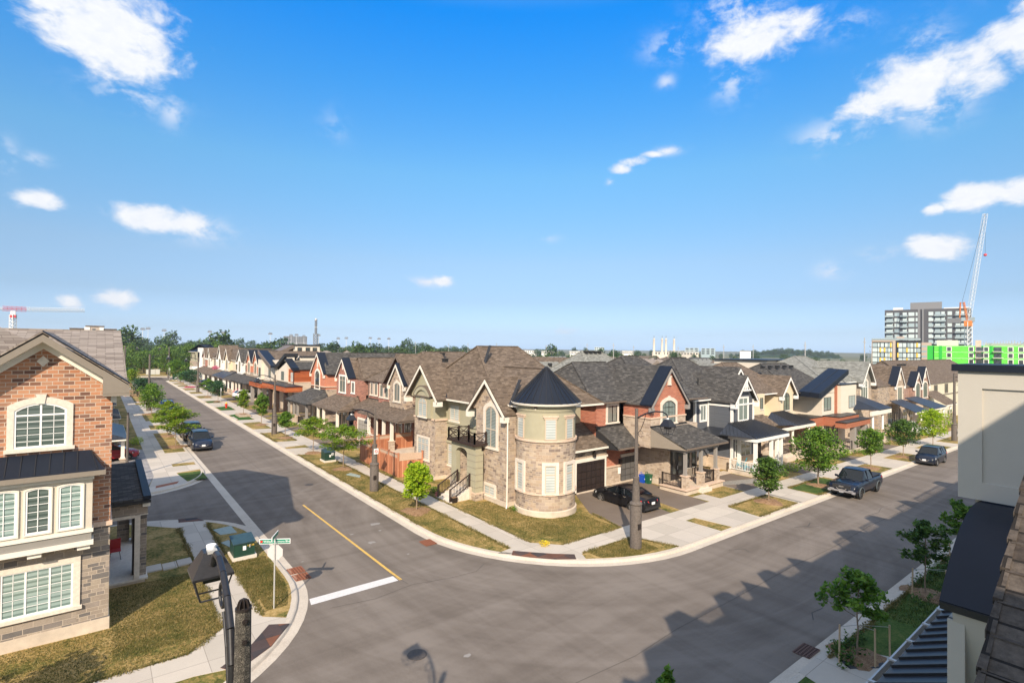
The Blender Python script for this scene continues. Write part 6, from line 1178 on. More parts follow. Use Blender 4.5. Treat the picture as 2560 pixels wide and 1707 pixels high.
# utility boxes
def box_unit(x0, x1, y0, y1, h, label, num=None):
    g0 = gz(x0, y0) + .12; r = root('electrical_box', ((x0 + x1) / 2, (y0 + y1) / 2, g0), label, 'transformer'); a, c = (x1 - x0) / 2, (y1 - y0) / 2
    b = MB(); b.box(-a - .08, a + .08, -c - .08, c + .08, 0, .16); b.build('plinth', M.sill, r)
    b = MB(); b.hexa([(-a, -c, .16), (a, -c, .16), (a, c, .16), (-a, c, .16), (-a, -c + .05, h - .14), (a, -c + .05, h - .14), (a, c, h), (-a, c, h)]); b.build('cabinet', M.xfgreen, r)
    b = MB(); b.hexa([(-a - .04, -c - .01, h - .15), (a + .04, -c - .01, h - .15), (a + .04, c + .03, h), (-a - .04, c + .03, h), (-a - .04, -c - .01, h - .10), (a + .04, -c - .01, h - .10), (a + .04, c + .03, h + .05), (-a - .04, c + .03, h + .05)]); b.build('lid', M.xflid, r)
    b = MB(); b.box(-.07, .07, -c - .006, -c + .03, .45, .65); b.build('warning_label', M.white, r)
    b = MB(); b.box(a * .45, a * .55, -c - .03, -c + .03, .55, .68); b.build('padlock', M.galv, r)
    if num: text(num, .13, None, 0, 0, 0, M.yellow, r, 'unit_number', .003, rot=Matrix.Rotation(R_(90), 4, 'X'), loc=(a * .25, -c - .005 + .02, h - .32))
    else: b = MB(); b.box(a * .25, a * .75, -c - .004, -c + .03, .6, .8); b.build('notice', M.white, r)
box_unit(5.42, 6.36, 28.6, 29.6, .92, 'dark green transformer box with yellow number in the grass island left of the road', '16538')
box_unit(16.4, 17.3, 47.9, 49.0, 1.0, 'dark green transformer box on the boulevard between two young trees across the road')
box_unit(16.4, 17.4, 169.6, 170.8, 1.5, 'small green cabinet at the far end of the left street')
def lid(pts, label): o = gsheet('utility_cover', [pts], .155, M.lidgrey, .04); tag(o, label, 'utility cover')
lid([(5.35, 34.0), (5.55, 32.9), (6.35, 32.8), (6.3, 34.2)], 'grey-green utility cover in the dark grass left of the road'); lid([(5.35, 31.6), (5.6, 30.7), (5.85, 30.9), (5.75, 31.8)], 'small pale utility cover half hidden by the transformer'); lid([(16.25, 42.5), (16.85, 41.0), (17.15, 41.6), (16.8, 42.9)], 'grey-green utility cover in the boulevard across the road')
# hydrant
r = root('fire_hydrant', (16.7, 96.0, gz(16.7, 96) + .14), 'small red fire hydrant with yellow cap on bright green turf', 'hydrant'); mr2 = mat('hydrant_red', (.55, .02, .01), .45)
b = MB(); b.lathe([(.2, 0), (.2, .06), (.14, .08), (.13, .62), (.17, .64), (.17, .7)], 0, 0, 14); b.tube((-.26, 0, .5), (.26, 0, .5), .07, n=10); b.tube((0, -.25, .42), (0, 0, .42), .08, n=10); b.build('body', mr2, r, smooth=40); b = MB(); b.lathe([(.17, .7), (.13, .82), (.05, .88), (.05, .94), (0, .94)], 0, 0, 14); b.build('cap', M.yellow, r, smooth=40)
# small signs, wheeled bins, flower things
r = root('sign_post', (16.4, 99.0, gz(16, 99)), 'thin sign post with blank white plate behind the hydrant', 'sign'); b = MB(); b.tube((0, 0, 0), (0, 0, 3.1), .04); b.build('post', M.galv, r); b = MB(); b.box(-.02, .02, -.22, .22, 2.65, 3.15); b.build('plate', M.white, r)
r = root('sign_post', (16.2, 175.0, gz(16, 175)), 'distant sign post with white plate near the last lamp post', 'sign'); b = MB(); b.tube((0, 0, 0), (0, 0, 3.1), .05); b.build('post', M.galv, r); b = MB(); b.box(-.25, .25, -.03, .03, 2.5, 3.2); b.build('plate', M.white, r)
r = root('mailbox_unit', (14.0, 199.8, gz(14, 200)), 'row of three pale community mailboxes at the end of the left street', 'mailbox'); mm = mat('mailbox_grey', (.50, .50, .46), .6, noise=.1, nscale=3)
for i in range(3): b = MB(); b.box(-1.75 + 1.2 * i, -.6 + 1.2 * i, -.4, .4, .15, 1.75); m_ = b.build('mailbox', mm, r)
for (x, y, cl, lb_, hh) in ((35.25, 27.2, (.01, .08, .50), 'blue recycling bin against the stone wall of the red brick house', .62), (35.4, 26.75, (.01, .10, .05), 'green compost bin with handle beside the blue bin', .72)):
    r = root('wheeled_bin', (x, y, gz(x, y) + .1), lb_, 'bin'); mbin = mat('bin_plastic', cl, .45); b = MB(); b.hexa([(-.17, -.17, 0), (.17, -.17, 0), (.17, .17, 0), (-.17, .17, 0), (-.23, -.23, hh), (.23, -.23, hh), (.23, .23, hh), (-.23, .23, hh)]); b.build('body', mbin, r); b = MB(); b.box(-.25, .25, -.25, .25, hh, hh + .05); b.tube((-.12, .2, hh + .05), (-.12, .2, hh + .2), .02); b.tube((.12, .2, hh + .05), (.12, .2, hh + .2), .02); b.tube((-.12, .2, hh + .2), (.12, .2, hh + .2), .02); b.build('lid', mbin, r)
    b = MB(); b.slab([(.0 + .07 * math.cos(t * .785), -.205, hh * .55 + .07 * math.sin(t * .785)) for t in range(8)], (0, -.015, 0)); b.build('emblem', M.white, r)
pc = root('porch_chair', (38.0, 24.4, .25), 'brown wicker armchair on the stone porch', 'chair'); b = MB(); b.box(-.25, .25, -.25, .25, .38, .45); b.build('seat', M.trim_taupe, pc); b = MB(); b.box(-.25, .25, .2, .26, .45, .95); b.build('backrest', M.trim_taupe, pc)
for q in ((-.22, -.22), (.22, -.22), (-.22, .22), (.22, .22)): b = MB(); b.tube((*q, 0), (*q, .4), .018); b.build('leg', M.iron, pc)
pl = root('planter_pot', (19.5, 31.0, .1), 'black square plant pot beside the turret house steps', 'pot'); b = MB(); b.hexa([(-.15, -.15, 0), (.15, -.15, 0), (.15, .15, 0), (-.15, .15, 0), (-.2, -.2, .38), (.2, -.2, .38), (.2, .2, .38), (-.2, .2, .38)]); b.build('pot', M.iron, pl); b = MB(); b.box(-.17, .17, -.17, .17, .38, .385); b.build('soil', M.mulch, pl)
# raised stone planter, bench-like kerb and the wood stand by the fifth tree
r = root('stone_planter', (16.9, 84.5, gz(17, 84) + .13), 'low pale stone planter ring around the tree on artificial turf', 'planter'); b = MB()
for a_, c_, d_, e_ in ((-.75, .75, -1.4, -1.15), (-.75, .75, 1.15, 1.4), (-.75, -.5, -1.15, 1.15), (.5, .75, -1.15, 1.15)): b.box(a_, c_, d_, e_, 0, .3)
b.build('wall', M.stone_tan, r); b = MB(); b.box(-.5, .5, -1.15, 1.15, 0, .22); b.build('soil', M.mulch, r)
r = root('plant_stand', (16.0, 64.6, gz(16, 64) + .13), 'black shepherd-hook stand with stone beside the third lamp post', 'stand'); b = MB(); b.tube((0, 0, 0), (0, 0, 3.0), .03); b.path([(0, 0, 2.95), (.1, .25, 3.1), (.1, .6, 2.95), (.1, .8, 2.7)], .02, 6); b.path([(0, 0, 2.9), (-.1, -.4, 3.0), (-.1, -.6, 2.8)], .02, 6); b.build('hook', M.iron, r)
# worker and timber stack on the left pavement
def person(loc, rz, shirt, trousers, label, lean=.35):
    r = root('person', loc, label, 'person', rz=rz); skin = mat('skin', (.42, .26, .18), .6); ms = mat('shirt_cloth', shirt, .8); mtz = mat('trouser_cloth', trousers, .85)
    V = [(0, 0, .95), (0, .12, 1.2), (0, .30, 1.42), (0, .40, 1.52), (0, .46, 1.64), (-.09, 0, .90), (-.11, .02, .48), (-.12, -.05, .08), (-.12, .08, .04), (.09, 0, .90), (.14, .14, .50), (.15, .02, .08), (.15, .16, .04), (-.19, .30, 1.40), (-.24, .42, 1.15), (-.20, .60, .98), (-.19, .68, .95), (.19, .30, 1.40), (.25, .40, 1.15), (.2, .62, 1.0), (.19, .70, .98)]
    E_ = [(0, 1), (1, 2), (2, 3), (3, 4), (0, 5), (5, 6), (6, 7), (7, 8), (0, 9), (9, 10), (10, 11), (11, 12), (2, 13), (13, 14), (14, 15), (15, 16), (2, 17), (17, 18), (18, 19), (19, 20)]
    rad = [.13, .125, .14, .055, .09, .085, .06, .045, .035, .085, .06, .045, .035, .055, .042, .032, .03, .055, .042, .032, .03]
    me = bpy.data.meshes.new('body'); me.from_pydata(V, E_, []); o = bpy.data.objects.new('tmp_body', me); COL.objects.link(o)
    sk = o.modifiers.new('skin', 'SKIN')
    for i, v in enumerate(me.skin_vertices[0].data): v.radius = (rad[i], rad[i]); v.use_root = (i == 0)
    o.modifiers.new('sub', 'SUBSURF').levels = 2; o.modifiers['sub'].render_levels = 2
    dg = bpy.context.evaluated_depsgraph_get(); m2 = bpy.data.meshes.new_from_object(o.evaluated_get(dg)); bpy.data.objects.remove(o)
    m2.materials.clear()
    for m_ in (skin, ms, mtz): m2.materials.append(m_)
    for p in m2.polygons:
        p.use_smooth = True; c = p.center; p.material_index = 2 if c.z < .98 and abs(c.y) < .3 and c.z > .1 else (0 if c.z > 1.5 or (c.y > .5 and c.z < 1.1) else (1 if c.z > .1 else 2))
    b_ = bpy.data.objects.new('body', m2); COL.objects.link(b_); b_.parent = r
    h = MB(); h.lathe([(0, .13), (.07, .11), (.10, .04), (.105, -.02), (.09, -.06)], 0, .46, 12, cz=1.68); h.build('hair', M.brown_iron, r, smooth=60)
    return r
person((4.9, 125.3, gz(5, 125) + .13), R_(-100), (.50, .55, .62), (.10, .09, .08), 'person in a pale shirt bending over beside a timber stack on the left pavement')
r = root('timber_stack', (6.0, 123.8, gz(5, 125) + .13), 'tan stack of timber boards on the left pavement beside the worker', 'timber'); wd = mat('pallet_wood', (.30, .21, .13), .85, noise=.3, nscale=4)
for i in range(5): b = MB(); b.box(-.9, .9, -1.2, 1.2, .05 + .24 * i, .26 + .24 * i); b.build('board_layer', wd, r)
r = root('sawhorse', (4.95, 123.4, gz(5, 125) + .13), 'orange trestle between the worker and the timber stack', 'trestle'); mo = mat('trestle_orange', (.50, .12, .04), .6)
b = MB(); b.box(-.6, .6, -.05, .05, .85, .93); b.build('beam', mo, r)
for q in (-.5, .5):
    for s in (-1, 1): b = MB(); b.tube((q, s * .3, 0), (q, 0, .9), .03); b.build('leg', mo, r)
# ================================================================== trees
def mat_leaf(name, stops_, trans=0.35):
    m = bpy.data.materials.new(name); m.use_nodes = True; nt = m.node_tree; b = nt.nodes['Principled BSDF']; b.inputs['Roughness'].default_value = 0.55; b.inputs['Specular IOR Level'].default_value = 0.3
    g = nd(nt, 'ShaderNodeNewGeometry'); oi = nd(nt, 'ShaderNodeObjectInfo'); tc_ = nd(nt, 'ShaderNodeTexCoord')
    n = nd(nt, 'ShaderNodeTexNoise', {'Vector': tc_.outputs['Object'], 'Scale': 1.6, 'Detail': 2.0})
    f = math_(nt, 'ADD', math_(nt, 'MULTIPLY', g.outputs['Random Per Island'], 0.5), math_(nt, 'ADD', math_(nt, 'MULTIPLY', n.outputs[0], 0.6), math_(nt, 'MULTIPLY', oi.outputs['Random'], 0.12)))
    c = ramp(nt, math_(nt, 'SUBTRACT', f, 0.08), stops_); nt.links.new(c, b.inputs['Base Color'])
    tr = nd(nt, 'ShaderNodeBsdfTranslucent', {0: c}); mx = nd(nt, 'ShaderNodeMixShader', {0: trans, 1: b.outputs[0], 2: tr.outputs[0]}); nt.links.new(mx.outputs[0], nt.nodes['Material Output'].inputs[0]); return m
LF = dict(
    lime=mat_leaf('lime_leaves', [(.2, (.14, .28, .01)), (.5, (.34, .50, .02)), (.8, (.50, .62, .04))], .5),
    locust=mat_leaf('locust_leaves', [(.2, (.07, .15, .01)), (.5, (.17, .29, .015)), (.8, (.31, .37, .03))], .4),
    dark=mat_leaf('dark_leaves', [(.2, (.025, .06, .008)), (.5, (.065, .14, .018)), (.8, (.14, .23, .035))], .3),
    mid=mat_leaf('mid_leaves', [(.2, (.045, .11, .01)), (.5, (.11, .23, .02)), (.8, (.22, .35, .04))], .35),
    bluegreen=mat_leaf('blue_green_leaves', [(.2, (.015, .05, .02)), (.5, (.035, .10, .04)), (.8, (.08, .17, .06))], .3),
    forest=mat_leaf('forest_leaves', [(.15, (.035, .08, .012)), (.5, (.10, .19, .025)), (.85, (.24, .33, .06))], .3),
    forest_d=mat_leaf('far_leaves', [(.15, (.016, .045, .012)), (.5, (.045, .095, .024)), (.85, (.11, .165, .04))], .2),
    pink=mat_leaf('pink_petals', [(.2, (.55, .06, .16)), (.8, (.85, .30, .42))], .3), yellow=mat_leaf('yellow_petals', [(.2, (.60, .40, .01)), (.8, (.85, .70, .05))], .3))
M.stakewood = mat('stake_wood', (.50, .36, .22), .8, noise=.15, nscale=20); M.bark = mat('young_bark', (0.26, 0.19, 0.13), 0.9, noise=.3, nscale=14); M.bark_d = mat('dark_bark', (0.06, 0.045, 0.035), 0.9, noise=.3, nscale=8)
def leafcloud(mb, c, r, n, s, rnd, flat=1.0, shell=.35):
    for _ in range(n):
        while True:
            p = Vector((rnd.uniform(-1, 1), rnd.uniform(-1, 1), rnd.uniform(-1, 1)))
            if shell < p.length < 1: break
        q = Vector(c) + Vector((p.x * r[0], p.y * r[1], p.z * r[2])); a = Vector((rnd.gauss(0, 1), rnd.gauss(0, 1), rnd.gauss(0, .6) * flat)).normalized(); b = a.cross(Vector((rnd.gauss(0, .5), rnd.gauss(0, .5), 1))).normalized(); k = s * rnd.uniform(.6, 1.25)
        d = a.cross(b) * k * .18
        mb.poly([q - a * k * .5, q + b * k * .34 + d, q + a * k * .55, q - b * k * .34 + d])
def young_tree(seed, h, cb, w, leaf, style='maple', leaves=1500, ls=.15, bark=None, trunk=.045, lean=0.0):
    leaves = int(leaves * 1.35); ls *= 1.22
    """returns root; h total height, cb crown bottom, w crown width"""
    rnd = random.Random(seed); r = bpy.data.objects.new('tree', None); COL.objects.link(r); t = MB(); lx = lean
    top = Vector((lx * h, 0, h * .93)); b0 = Vector((0, 0, 0)); segs = [b0 + (top - b0) * i / 6 + Vector((rnd.uniform(-.03, .03) * (0 < i), rnd.uniform(-.03, .03) * (0 < i), 0)) for i in range(7)]
    t.path(segs, trunk, 7, .012); L_ = MB(); nb = {'maple': 26, 'locust': 20, 'pear': 24, 'dense': 30, 'sparse': 13}[style]; tips = []
    for i in range(nb):
        f_ = (i + .5) / nb; z = cb + (h * .9 - cb) * f_ ** .85; k = z / (h * .93) * 6; i0 = min(5, int(k)); p0 = segs[i0].lerp(segs[i0 + 1], k - i0); an = i * 2.4 + rnd.uniform(-.5, .5)
        if style == 'locust': prof = math.sin(math.pi * min(1, .18 + f_ * .8)) ** .6; rise = rnd.uniform(-.02, .25)
        elif style == 'pear': prof = math.sin(math.pi * (.15 + .8 * f_)) ** .9 * (1 - .35 * f_); rise = .55
        elif style == 'sparse': prof = (1 - f_) ** .6 * .9 + .25; rise = .35
        else: prof = math.sin(math.pi * (.12 + .83 * f_)) ** .75 * (1 - .25 * f_); rise = .35
        ln = w / 2 * prof * rnd.uniform(.62, 1.12); q = p0 + Vector((math.cos(an) * ln, math.sin(an) * ln, ln * rise + rnd.uniform(-.05, .12))); m_ = p0.lerp(q, .5) + Vector((0, 0, .05 * ln))
        t.path([p0, m_, q], .016, 4, .005); tips.append((p0, m_, q, ln))
    per = leaves // (nb * 2)
    for p0, m_, q, ln in tips:
        s_ = w * (.13 if style == 'locust' else .15)
        if style == 'locust': leafcloud(L_, q, (s_ * 1.15, s_ * 1.15, s_ * .42), per, ls, rnd, .4, 0); leafcloud(L_, m_, (s_ * 1.1, s_ * 1.1, s_ * .4), per, ls, rnd, .4, 0)
        elif style == 'sparse': leafcloud(L_, q, (s_ * .9, s_ * .9, s_ * .8), per, ls, rnd, 1, 0); leafcloud(L_, m_, (s_ * .8, s_ * .8, s_ * .6), per, ls, rnd, 1, 0)
        else: leafcloud(L_, q, (s_, s_, s_ * .85), per, ls, rnd, 1, .15); leafcloud(L_, m_, (s_ * .95, s_ * .95, s_ * .9), per, ls, rnd, 1, .15)
    leafcloud(L_, tuple(top), (w * .09, w * .09, h * .09), per * 2, ls, rnd, 1, 0)
    t.build('trunk', bark or M.bark, r, uv=False); L_.build('crown', LF[leaf], r, uv=False, recalc=False); return r
def put(r, x, y, label, cat='tree', group='young street trees', mulch=True, sc_=1.0, rz=0.0, mr=.85):
    r.location = (x, y, gz(x, y) + ZL - .02); r.scale = (sc_,) * 3; r.rotation_euler = (0, 0, rz); tag(r, label, cat, group)
    if mulch: mound(x, y, mr, .12, 'mulch ring under the ' + label)
    return r
T = young_tree
put(T(1, 3.2, .85, 2.0, 'lime', 'maple', 2600, .17), 16.48, 30.73, 'bright lime-green young tree on the boulevard in front of the turret house steps', mr=.95)
put(T(2, 3.85, 1.5, 3.9, 'locust', 'locust', 2600, .15), 16.86, 44.65, 'airy yellow-green tree beside the transformer box, nearer the wooden fence')
put(T(3, 3.6, 1.45, 3.7, 'locust', 'locust', 2500, .15), 16.88, 52.77, 'airy yellow-green tree between the transformer box and the driveways')
put(T(4, 3.0, 1.1, 1.7, 'mid', 'pear', 1800, .15), 16.95, 62.8, 'small bright green tree beside the third lamp post')
put(T(5, 4.2, 1.3, 2.0, 'mid', 'pear', 2400, .16), 17.07, 74.4, 'round-headed green tree in the boulevard before the planter tree'); put(T(6, 3.9, 1.1, 2.0, 'locust', 'pear', 1800, .16), 16.95, 84.5, 'green tree standing in the stone planter', mulch=False)
put(T(7, 3.8, 1.1, 3.0, 'bluegreen', 'maple', 1800, .2), 17.2, 106.6, 'dark young tree just past the hydrant'); put(T(8, 3.6, 1.1, 2.6, 'mid', 'locust', 1300, .2), 17.2, 117.3, 'loose green tree before the fourth lamp post')
t_a = T(9, 3.9, 1.2, 4.6, 'bluegreen', 'maple', 1500, .26); put(t_a, 17.1, 141.8, 'spreading dark tree standing over the pink flower bed'); put(T(10, 3.4, 1.0, 3.0, 'mid', 'maple', 900, .26), 16.9, 151.5, 'small green tree past the pink flowers')
put(T(11, 5.8, 1.4, 5.5, 'mid', 'maple', 1400, .32, bark=M.bark_d, trunk=.12, lean=-.18), 17.2, 160.5, 'leaning tree with dark trunk near the end of the left street')
put(T(12, 4.1, 1.25, 3.9, 'locust', 'locust', 2800, .16), 6.42, 62.88, 'yellow-green tree on the left pavement beside the two parked cars', mr=1.0); put(T(13, 4.0, .95, 3.4, 'locust', 'locust', 2200, .17), 6.40, 70.4, 'second yellow-green tree on the left pavement, behind the first')
put(T(14, 4.4, .8, 3.6, 'mid', 'maple', 2400, .2), 6.39, 92.5, 'dense round tree with orange mulch ring on the left pavement', mr=1.2); put(T(15, 4.1, 1.0, 3.8, 'bluegreen', 'maple', 1500, .22), 6.35, 112.3, 'dark tree on the left pavement in front of the worker'); put(T(16, 4.2, 1.0, 3.6, 'locust', 'maple', 1000, .26), 6.3, 146.0, 'bright tree on the left pavement beyond the dark one')
put(T(17, 4.0, 1.0, 3.4, 'bluegreen', 'maple', 900, .26), 6.3, 158, 'last small tree on the left pavement')
put(T(21, 3.25, .75, 2.2, 'dark', 'maple', 2600, .15), 38.52, 18.5, 'small dark green tree in front of the white railed porch', mr=.95)
put(T(22, 4.75, 1.0, 4.0, 'mid', 'maple', 3400, .18, trunk=.07), 46.9, 18.45, 'largest green tree on the right-hand boulevard, left of the pickup truck')
put(T(23, 3.9, 1.25, 2.4, 'mid', 'maple', 1800, .17), 58.59, 18.4, 'young green tree on the boulevard behind the pickup truck'); put(T(24, 4.0, 1.3, 3.3, 'dark', 'maple', 2200, .18), 68.4, 18.4, 'dark spreading tree on the boulevard left of the dark SUV'); put(T(25, 4.6, 1.1, 3.5, 'lime', 'maple', 2200, .19), 79.68, 18.5, 'light green tree on the boulevard behind the dark SUV')
for (x, y, s, hh, lab) in ((21.47, 7.13, 31, 3.05, 'staked sapling nearest the storm drain on the near verge'), (29.69, 7.15, 32, 3.35, 'staked sapling farther along the near verge'), (10.0, 7.0, 33, 3.75, 'sapling whose top just enters the picture at the bottom edge'), (35.6, 7.1, 34, 3.3, 'sapling half hidden behind the cream terrace wall')):
    rr = put(T(s, hh, 1.15, 1.9 if s != 33 else 1.2, 'mid' if s != 32 else 'dark', 'sparse', 820, .17, trunk=.035), x, y, lab, group='staked saplings on the near verge', mulch=False)
    mound(x, y, .9, .07, 'dark soil patch under the ' + lab, M.mulch); g0 = gz(x, y) + .1
    sk_ = root('tree_stakes', (x, y, g0), 'three pale stakes around the ' + lab, 'stakes')
    for k, (a, c) in enumerate(((-.95, .25), (.45, -.85), (-.25, -.62) if s == 31 else (.0, -.75))):
        b = MB(); b.tube((a, c, -.1), (a * .98, c * .98, 1.35), .03, n=7); b.build('stake', M.stakewood, sk_); b = MB(); b.tube((a, c, 1.28), (0, 0, 1.15), .008, n=4); b.build('tie', M.galv, sk_)
put(T(35, 4.2, 1.5, 3.0, 'mid', 'maple', 1500, .2), -4.4, 18.2, 'street tree just outside the left edge, seen by its shadow on the lawn')
def tuft(x, y, r_, h, n, leaf, label, cat='plant', name='flower_clump', ls=.12, kind=None):
    rnd = random.Random(int(x * 7 + y * 13)); mb = MB(); leafcloud(mb, (0, 0, h * .5), (r_, r_, h * .5), n, ls, rnd, 1, 0); o = mb.build(name, LF[leaf], None, uv=False, recalc=False); o.location = (x, y, gz(x, y) + ZL); tag(o, label, cat); 
    if kind: o['kind'] = kind
    return o
tuft(19.3, 20.95 + .5, .32, .3, 160, 'yellow', 'clump of yellow flowers on the corner lawn by the pavement', 'flowers', ls=.08)
tuft(19.6, 33.9, .35, .5, 160, 'mid', 'green plant beside the turret house steps', ls=.12); tuft(22.1, 27.3, .5, .25, 200, 'mid', 'low weeds at the foot of the turret', ls=.1)
tuft(19.25, 32.9, .15, .35, 60, 'pink', 'small orange flowers beside the stair rail', 'flowers', ls=.08)
tuft(50.6, 22.3, .9, .7, 500, 'lime', 'yellow-green shrub bed beside the white porch', name='shrub'); tuft(50.2, 23.2, .6, 1.0, 260, 'locust', 'tall loose shrub at the corner of the white porch', name='shrub'); tuft(54.0, 22.3, .4, .75, 260, 'dark', 'clipped dark round bush on the white gravel strip', name='shrub', ls=.08)
for k, (x, y) in enumerate(((61.2, 21.9), (62.3, 22.0), (63.3, 22.1))): tuft(x, y, .55, .75, 260, 'lime', ('first', 'second', 'third')[k] + ' of three light green shrubs beside the modern house driveway', name='shrub', ls=.1)
tuft(64.6, 21.9, .3, .8, 200, 'dark', 'dark columnar bush at the driveway corner', name='shrub', ls=.09); tuft(66.6, 21.9, .6, .5, 220, 'mid', 'low green bush at the modern house porch', name='shrub')
for k, (x, y, h) in enumerate(((72.6, 21.8, 2.0), (76.0, 22.0, 1.9), (103, 22, 3.0), (105.5, 22.2, 3.0))): 
    rnd = random.Random(k); mb = MB()
    for j in range(7): leafcloud(mb, (0, 0, h * (.1 + .13 * j)), (.36 * (1 - j / 8.5), .36 * (1 - j / 8.5), h * .1), 70, .11, rnd, 1, 0)
    o = mb.build('cedar_shrub', LF['mid'], None, uv=False, recalc=False); o.location = (x, y, gz(x, y) + .1); tag(o, ('cone-shaped cedar left of the arched balcony house steps', 'cone-shaped cedar right of the arched balcony house steps', 'tall narrow cedar beside the far lamp post, left one', 'tall narrow cedar beside the far lamp post, right one')[k], 'shrub')
tuft(17.0, 141.6, 1.2, .35, 420, 'pink', 'bed of pink flowers on the left street boulevard', 'flowers', ls=.2); tuft(22.6, 118.5, .8, 1.4, 260, 'pink', 'pink decorations in front of the white gable house', 'flowers', ls=.25); tuft(21.9, 139.5, .8, 1.0, 200, 'pink', 'pink balloons on the navy porch roof', 'decoration', ls=.25).location.z = 5.0
tuft(3.4, 66.2, .7, .8, 420, 'lime', 'pale green hydrangea bush on the left front garden', name='shrub'); tuft(20.4, 88.5, .8, .7, 300, 'lime', 'yellow-green flowers before the timber-clad house', name='shrub'); tuft(20.6, 81.5, .9, .6, 300, 'mid', 'low green bushes before the timber-clad house', name='shrub')
# weeds along the near kerb
mb = MB(); rnd = random.Random(5)
for (x, y, n) in ((21.3, 7.65, 30), (22.2, 7.6, 26), (20.9, 7.2, 24), (31.0, 7.6, 26), (32.4, 7.6, 30), (33.6, 7.5, 26), (28.6, 6.9, 14)):
    for _ in range(n):
        a = x + rnd.gauss(0, .45); c = y + rnd.gauss(0, .13); z = gz(a, c) + .12; h = rnd.uniform(.12, .42); dx, dy = rnd.gauss(0, .12), rnd.gauss(0, .12)
        for t in range(4): f_ = (t + 1) / 4; leafcloud(mb, (a + dx * f_, c + dy * f_, z + h * f_), (.05, .05, .04), 2, .11, rnd, 1, 0)
tag(mb.build('weeds', LF['dark'], None, uv=False, recalc=False), 'straggly weeds along the near kerb', 'weeds', kind='stuff')
# grass blades on the nearest lawns
def blades(name, regions, n, h, m, label):
    rnd = random.Random(3); mb = MB()
    for _ in range(n):
        x0, x1, y0, y1 = regions[rnd.randrange(len(regions))]; x, y = rnd.uniform(x0, x1), rnd.uniform(y0, y1)
        if (x < 25.65 and 14 < x and y < 27.45 and math.hypot(x - 25.65, y - 27.45) > 10.25) or (2.55 < x < 5.5 and y < 21 + (x - 2.6) * .97) or (5 < x < 8 and math.hypot(x + 1.4, y - 25.5) > 8.2 and y < 25.5): continue
        if 16.4 < x < 20.3 and y < 22.25 and y > 19.4 and x + y < 42: continue
        z = gz(x, y) + ZL - .01; a = rnd.uniform(0, 6.28); w = rnd.uniform(.01, .02); hh = h * rnd.uniform(.5, 1.3); dx, dy = math.cos(a) * w, math.sin(a) * w; lx, ly = rnd.gauss(0, .03), rnd.gauss(0, .03)
        mb.poly([(x - dx, y - dy, z), (x + dx, y + dy, z), (x + lx, y + ly, z + hh)])
    tag(mb.build(name, m, None, uv=False, recalc=False), label, 'grass', kind='stuff')
LF['blade'] = mat_leaf('grass_blade', [(.2, (.05, .07, .012)), (.45, (.14, .13, .035)), (.7, (.30, .23, .085)), (.9, (.40, .30, .13))], .3)
LF['blade_g'] = mat_leaf('green_grass_blade', [(.2, (.03, .06, .01)), (.5, (.08, .12, .02)), (.85, (.17, .17, .05))], .3)
blades('grass_blades', [(-5, 3.8, 21.1, 24.5), (.6, 3.8, 22, 28.3), (5.35, 6.8, 22.6, 28.5)], 60000, .055, LF['blade'], 'short dry grass on the lawns left of the road')
blades('grass_blades', [(15.5, 17.4, 23, 46), (19.3, 22.0, 22.5, 30), (20.5, 25.0, 21.1, 24.5), (20.6, 24.2, 17.6, 19.4)], 60000, .06, LF['blade'], 'short dry grass on the lawns around the turret house')
blades('grass_blades', [(20.5, 40, 3.4, 7.7)], 34000, .08, LF['blade_g'], 'short green grass on the near shaded verge')
def edge_blades(lines, per, m, label, h=.07):
    rnd = random.Random(9); mb = MB()
    for (x0, y0, x1, y1) in lines:
        L_ = math.hypot(x1 - x0, y1 - y0)
        for _ in range(int(L_ * per)):
            t = rnd.random(); k = rnd.gauss(0, .035) * (1 + 1.6 * (math.sin(t * L_ * 2.1) > .5)); x = x0 + (x1 - x0) * t - (y1 - y0) / L_ * k; y = y0 + (y1 - y0) * t + (x1 - x0) / L_ * k; z = gz(x, y) + ZL; a = rnd.uniform(0, 6.28); w = rnd.uniform(.012, .025); hh = h * rnd.uniform(.5, 1.4); dx, dy = math.cos(a) * w, math.sin(a) * w
            mb.poly([(x - dx, y - dy, z), (x + dx, y + dy, z), (x + rnd.gauss(0, .05), y + rnd.gauss(0, .05), z + hh)])
    tag(mb.build('grass_edge', m, None, uv=False, recalc=False), label, 'grass', kind='stuff')
edge_blades([(3.85, 22.2, 3.85, 35.4), (5.25, 22.3, 5.25, 35.4), (-12, 21, 2.6, 21), (2.6, 21, 3.85, 22.2), (17.5, 22.2, 17.5, 52.5), (19.0, 22.2, 19.0, 47), (20.2, 21, 25.1, 21), (20.3, 19.5, 24.3, 19.5), (15.38, 28, 15.38, 52.6), (15.45, 60.5, 15.45, 67.4), (17.5, 60.5, 17.5, 67.4), (25.3, 17.1, 24.3, 19.5), (34.5, 17.15, 40.0, 17.15), (34.8, 19.5, 40.2, 19.5), (43.6, 17.15, 50, 17.15), (43.8, 19.5, 50, 19.5), (20.5, 7.7, 42, 7.7), (25.7, 23.9, 25.1, 21.0)], 320, LF['blade'], 'ragged grass along the kerbs and pavement edges')
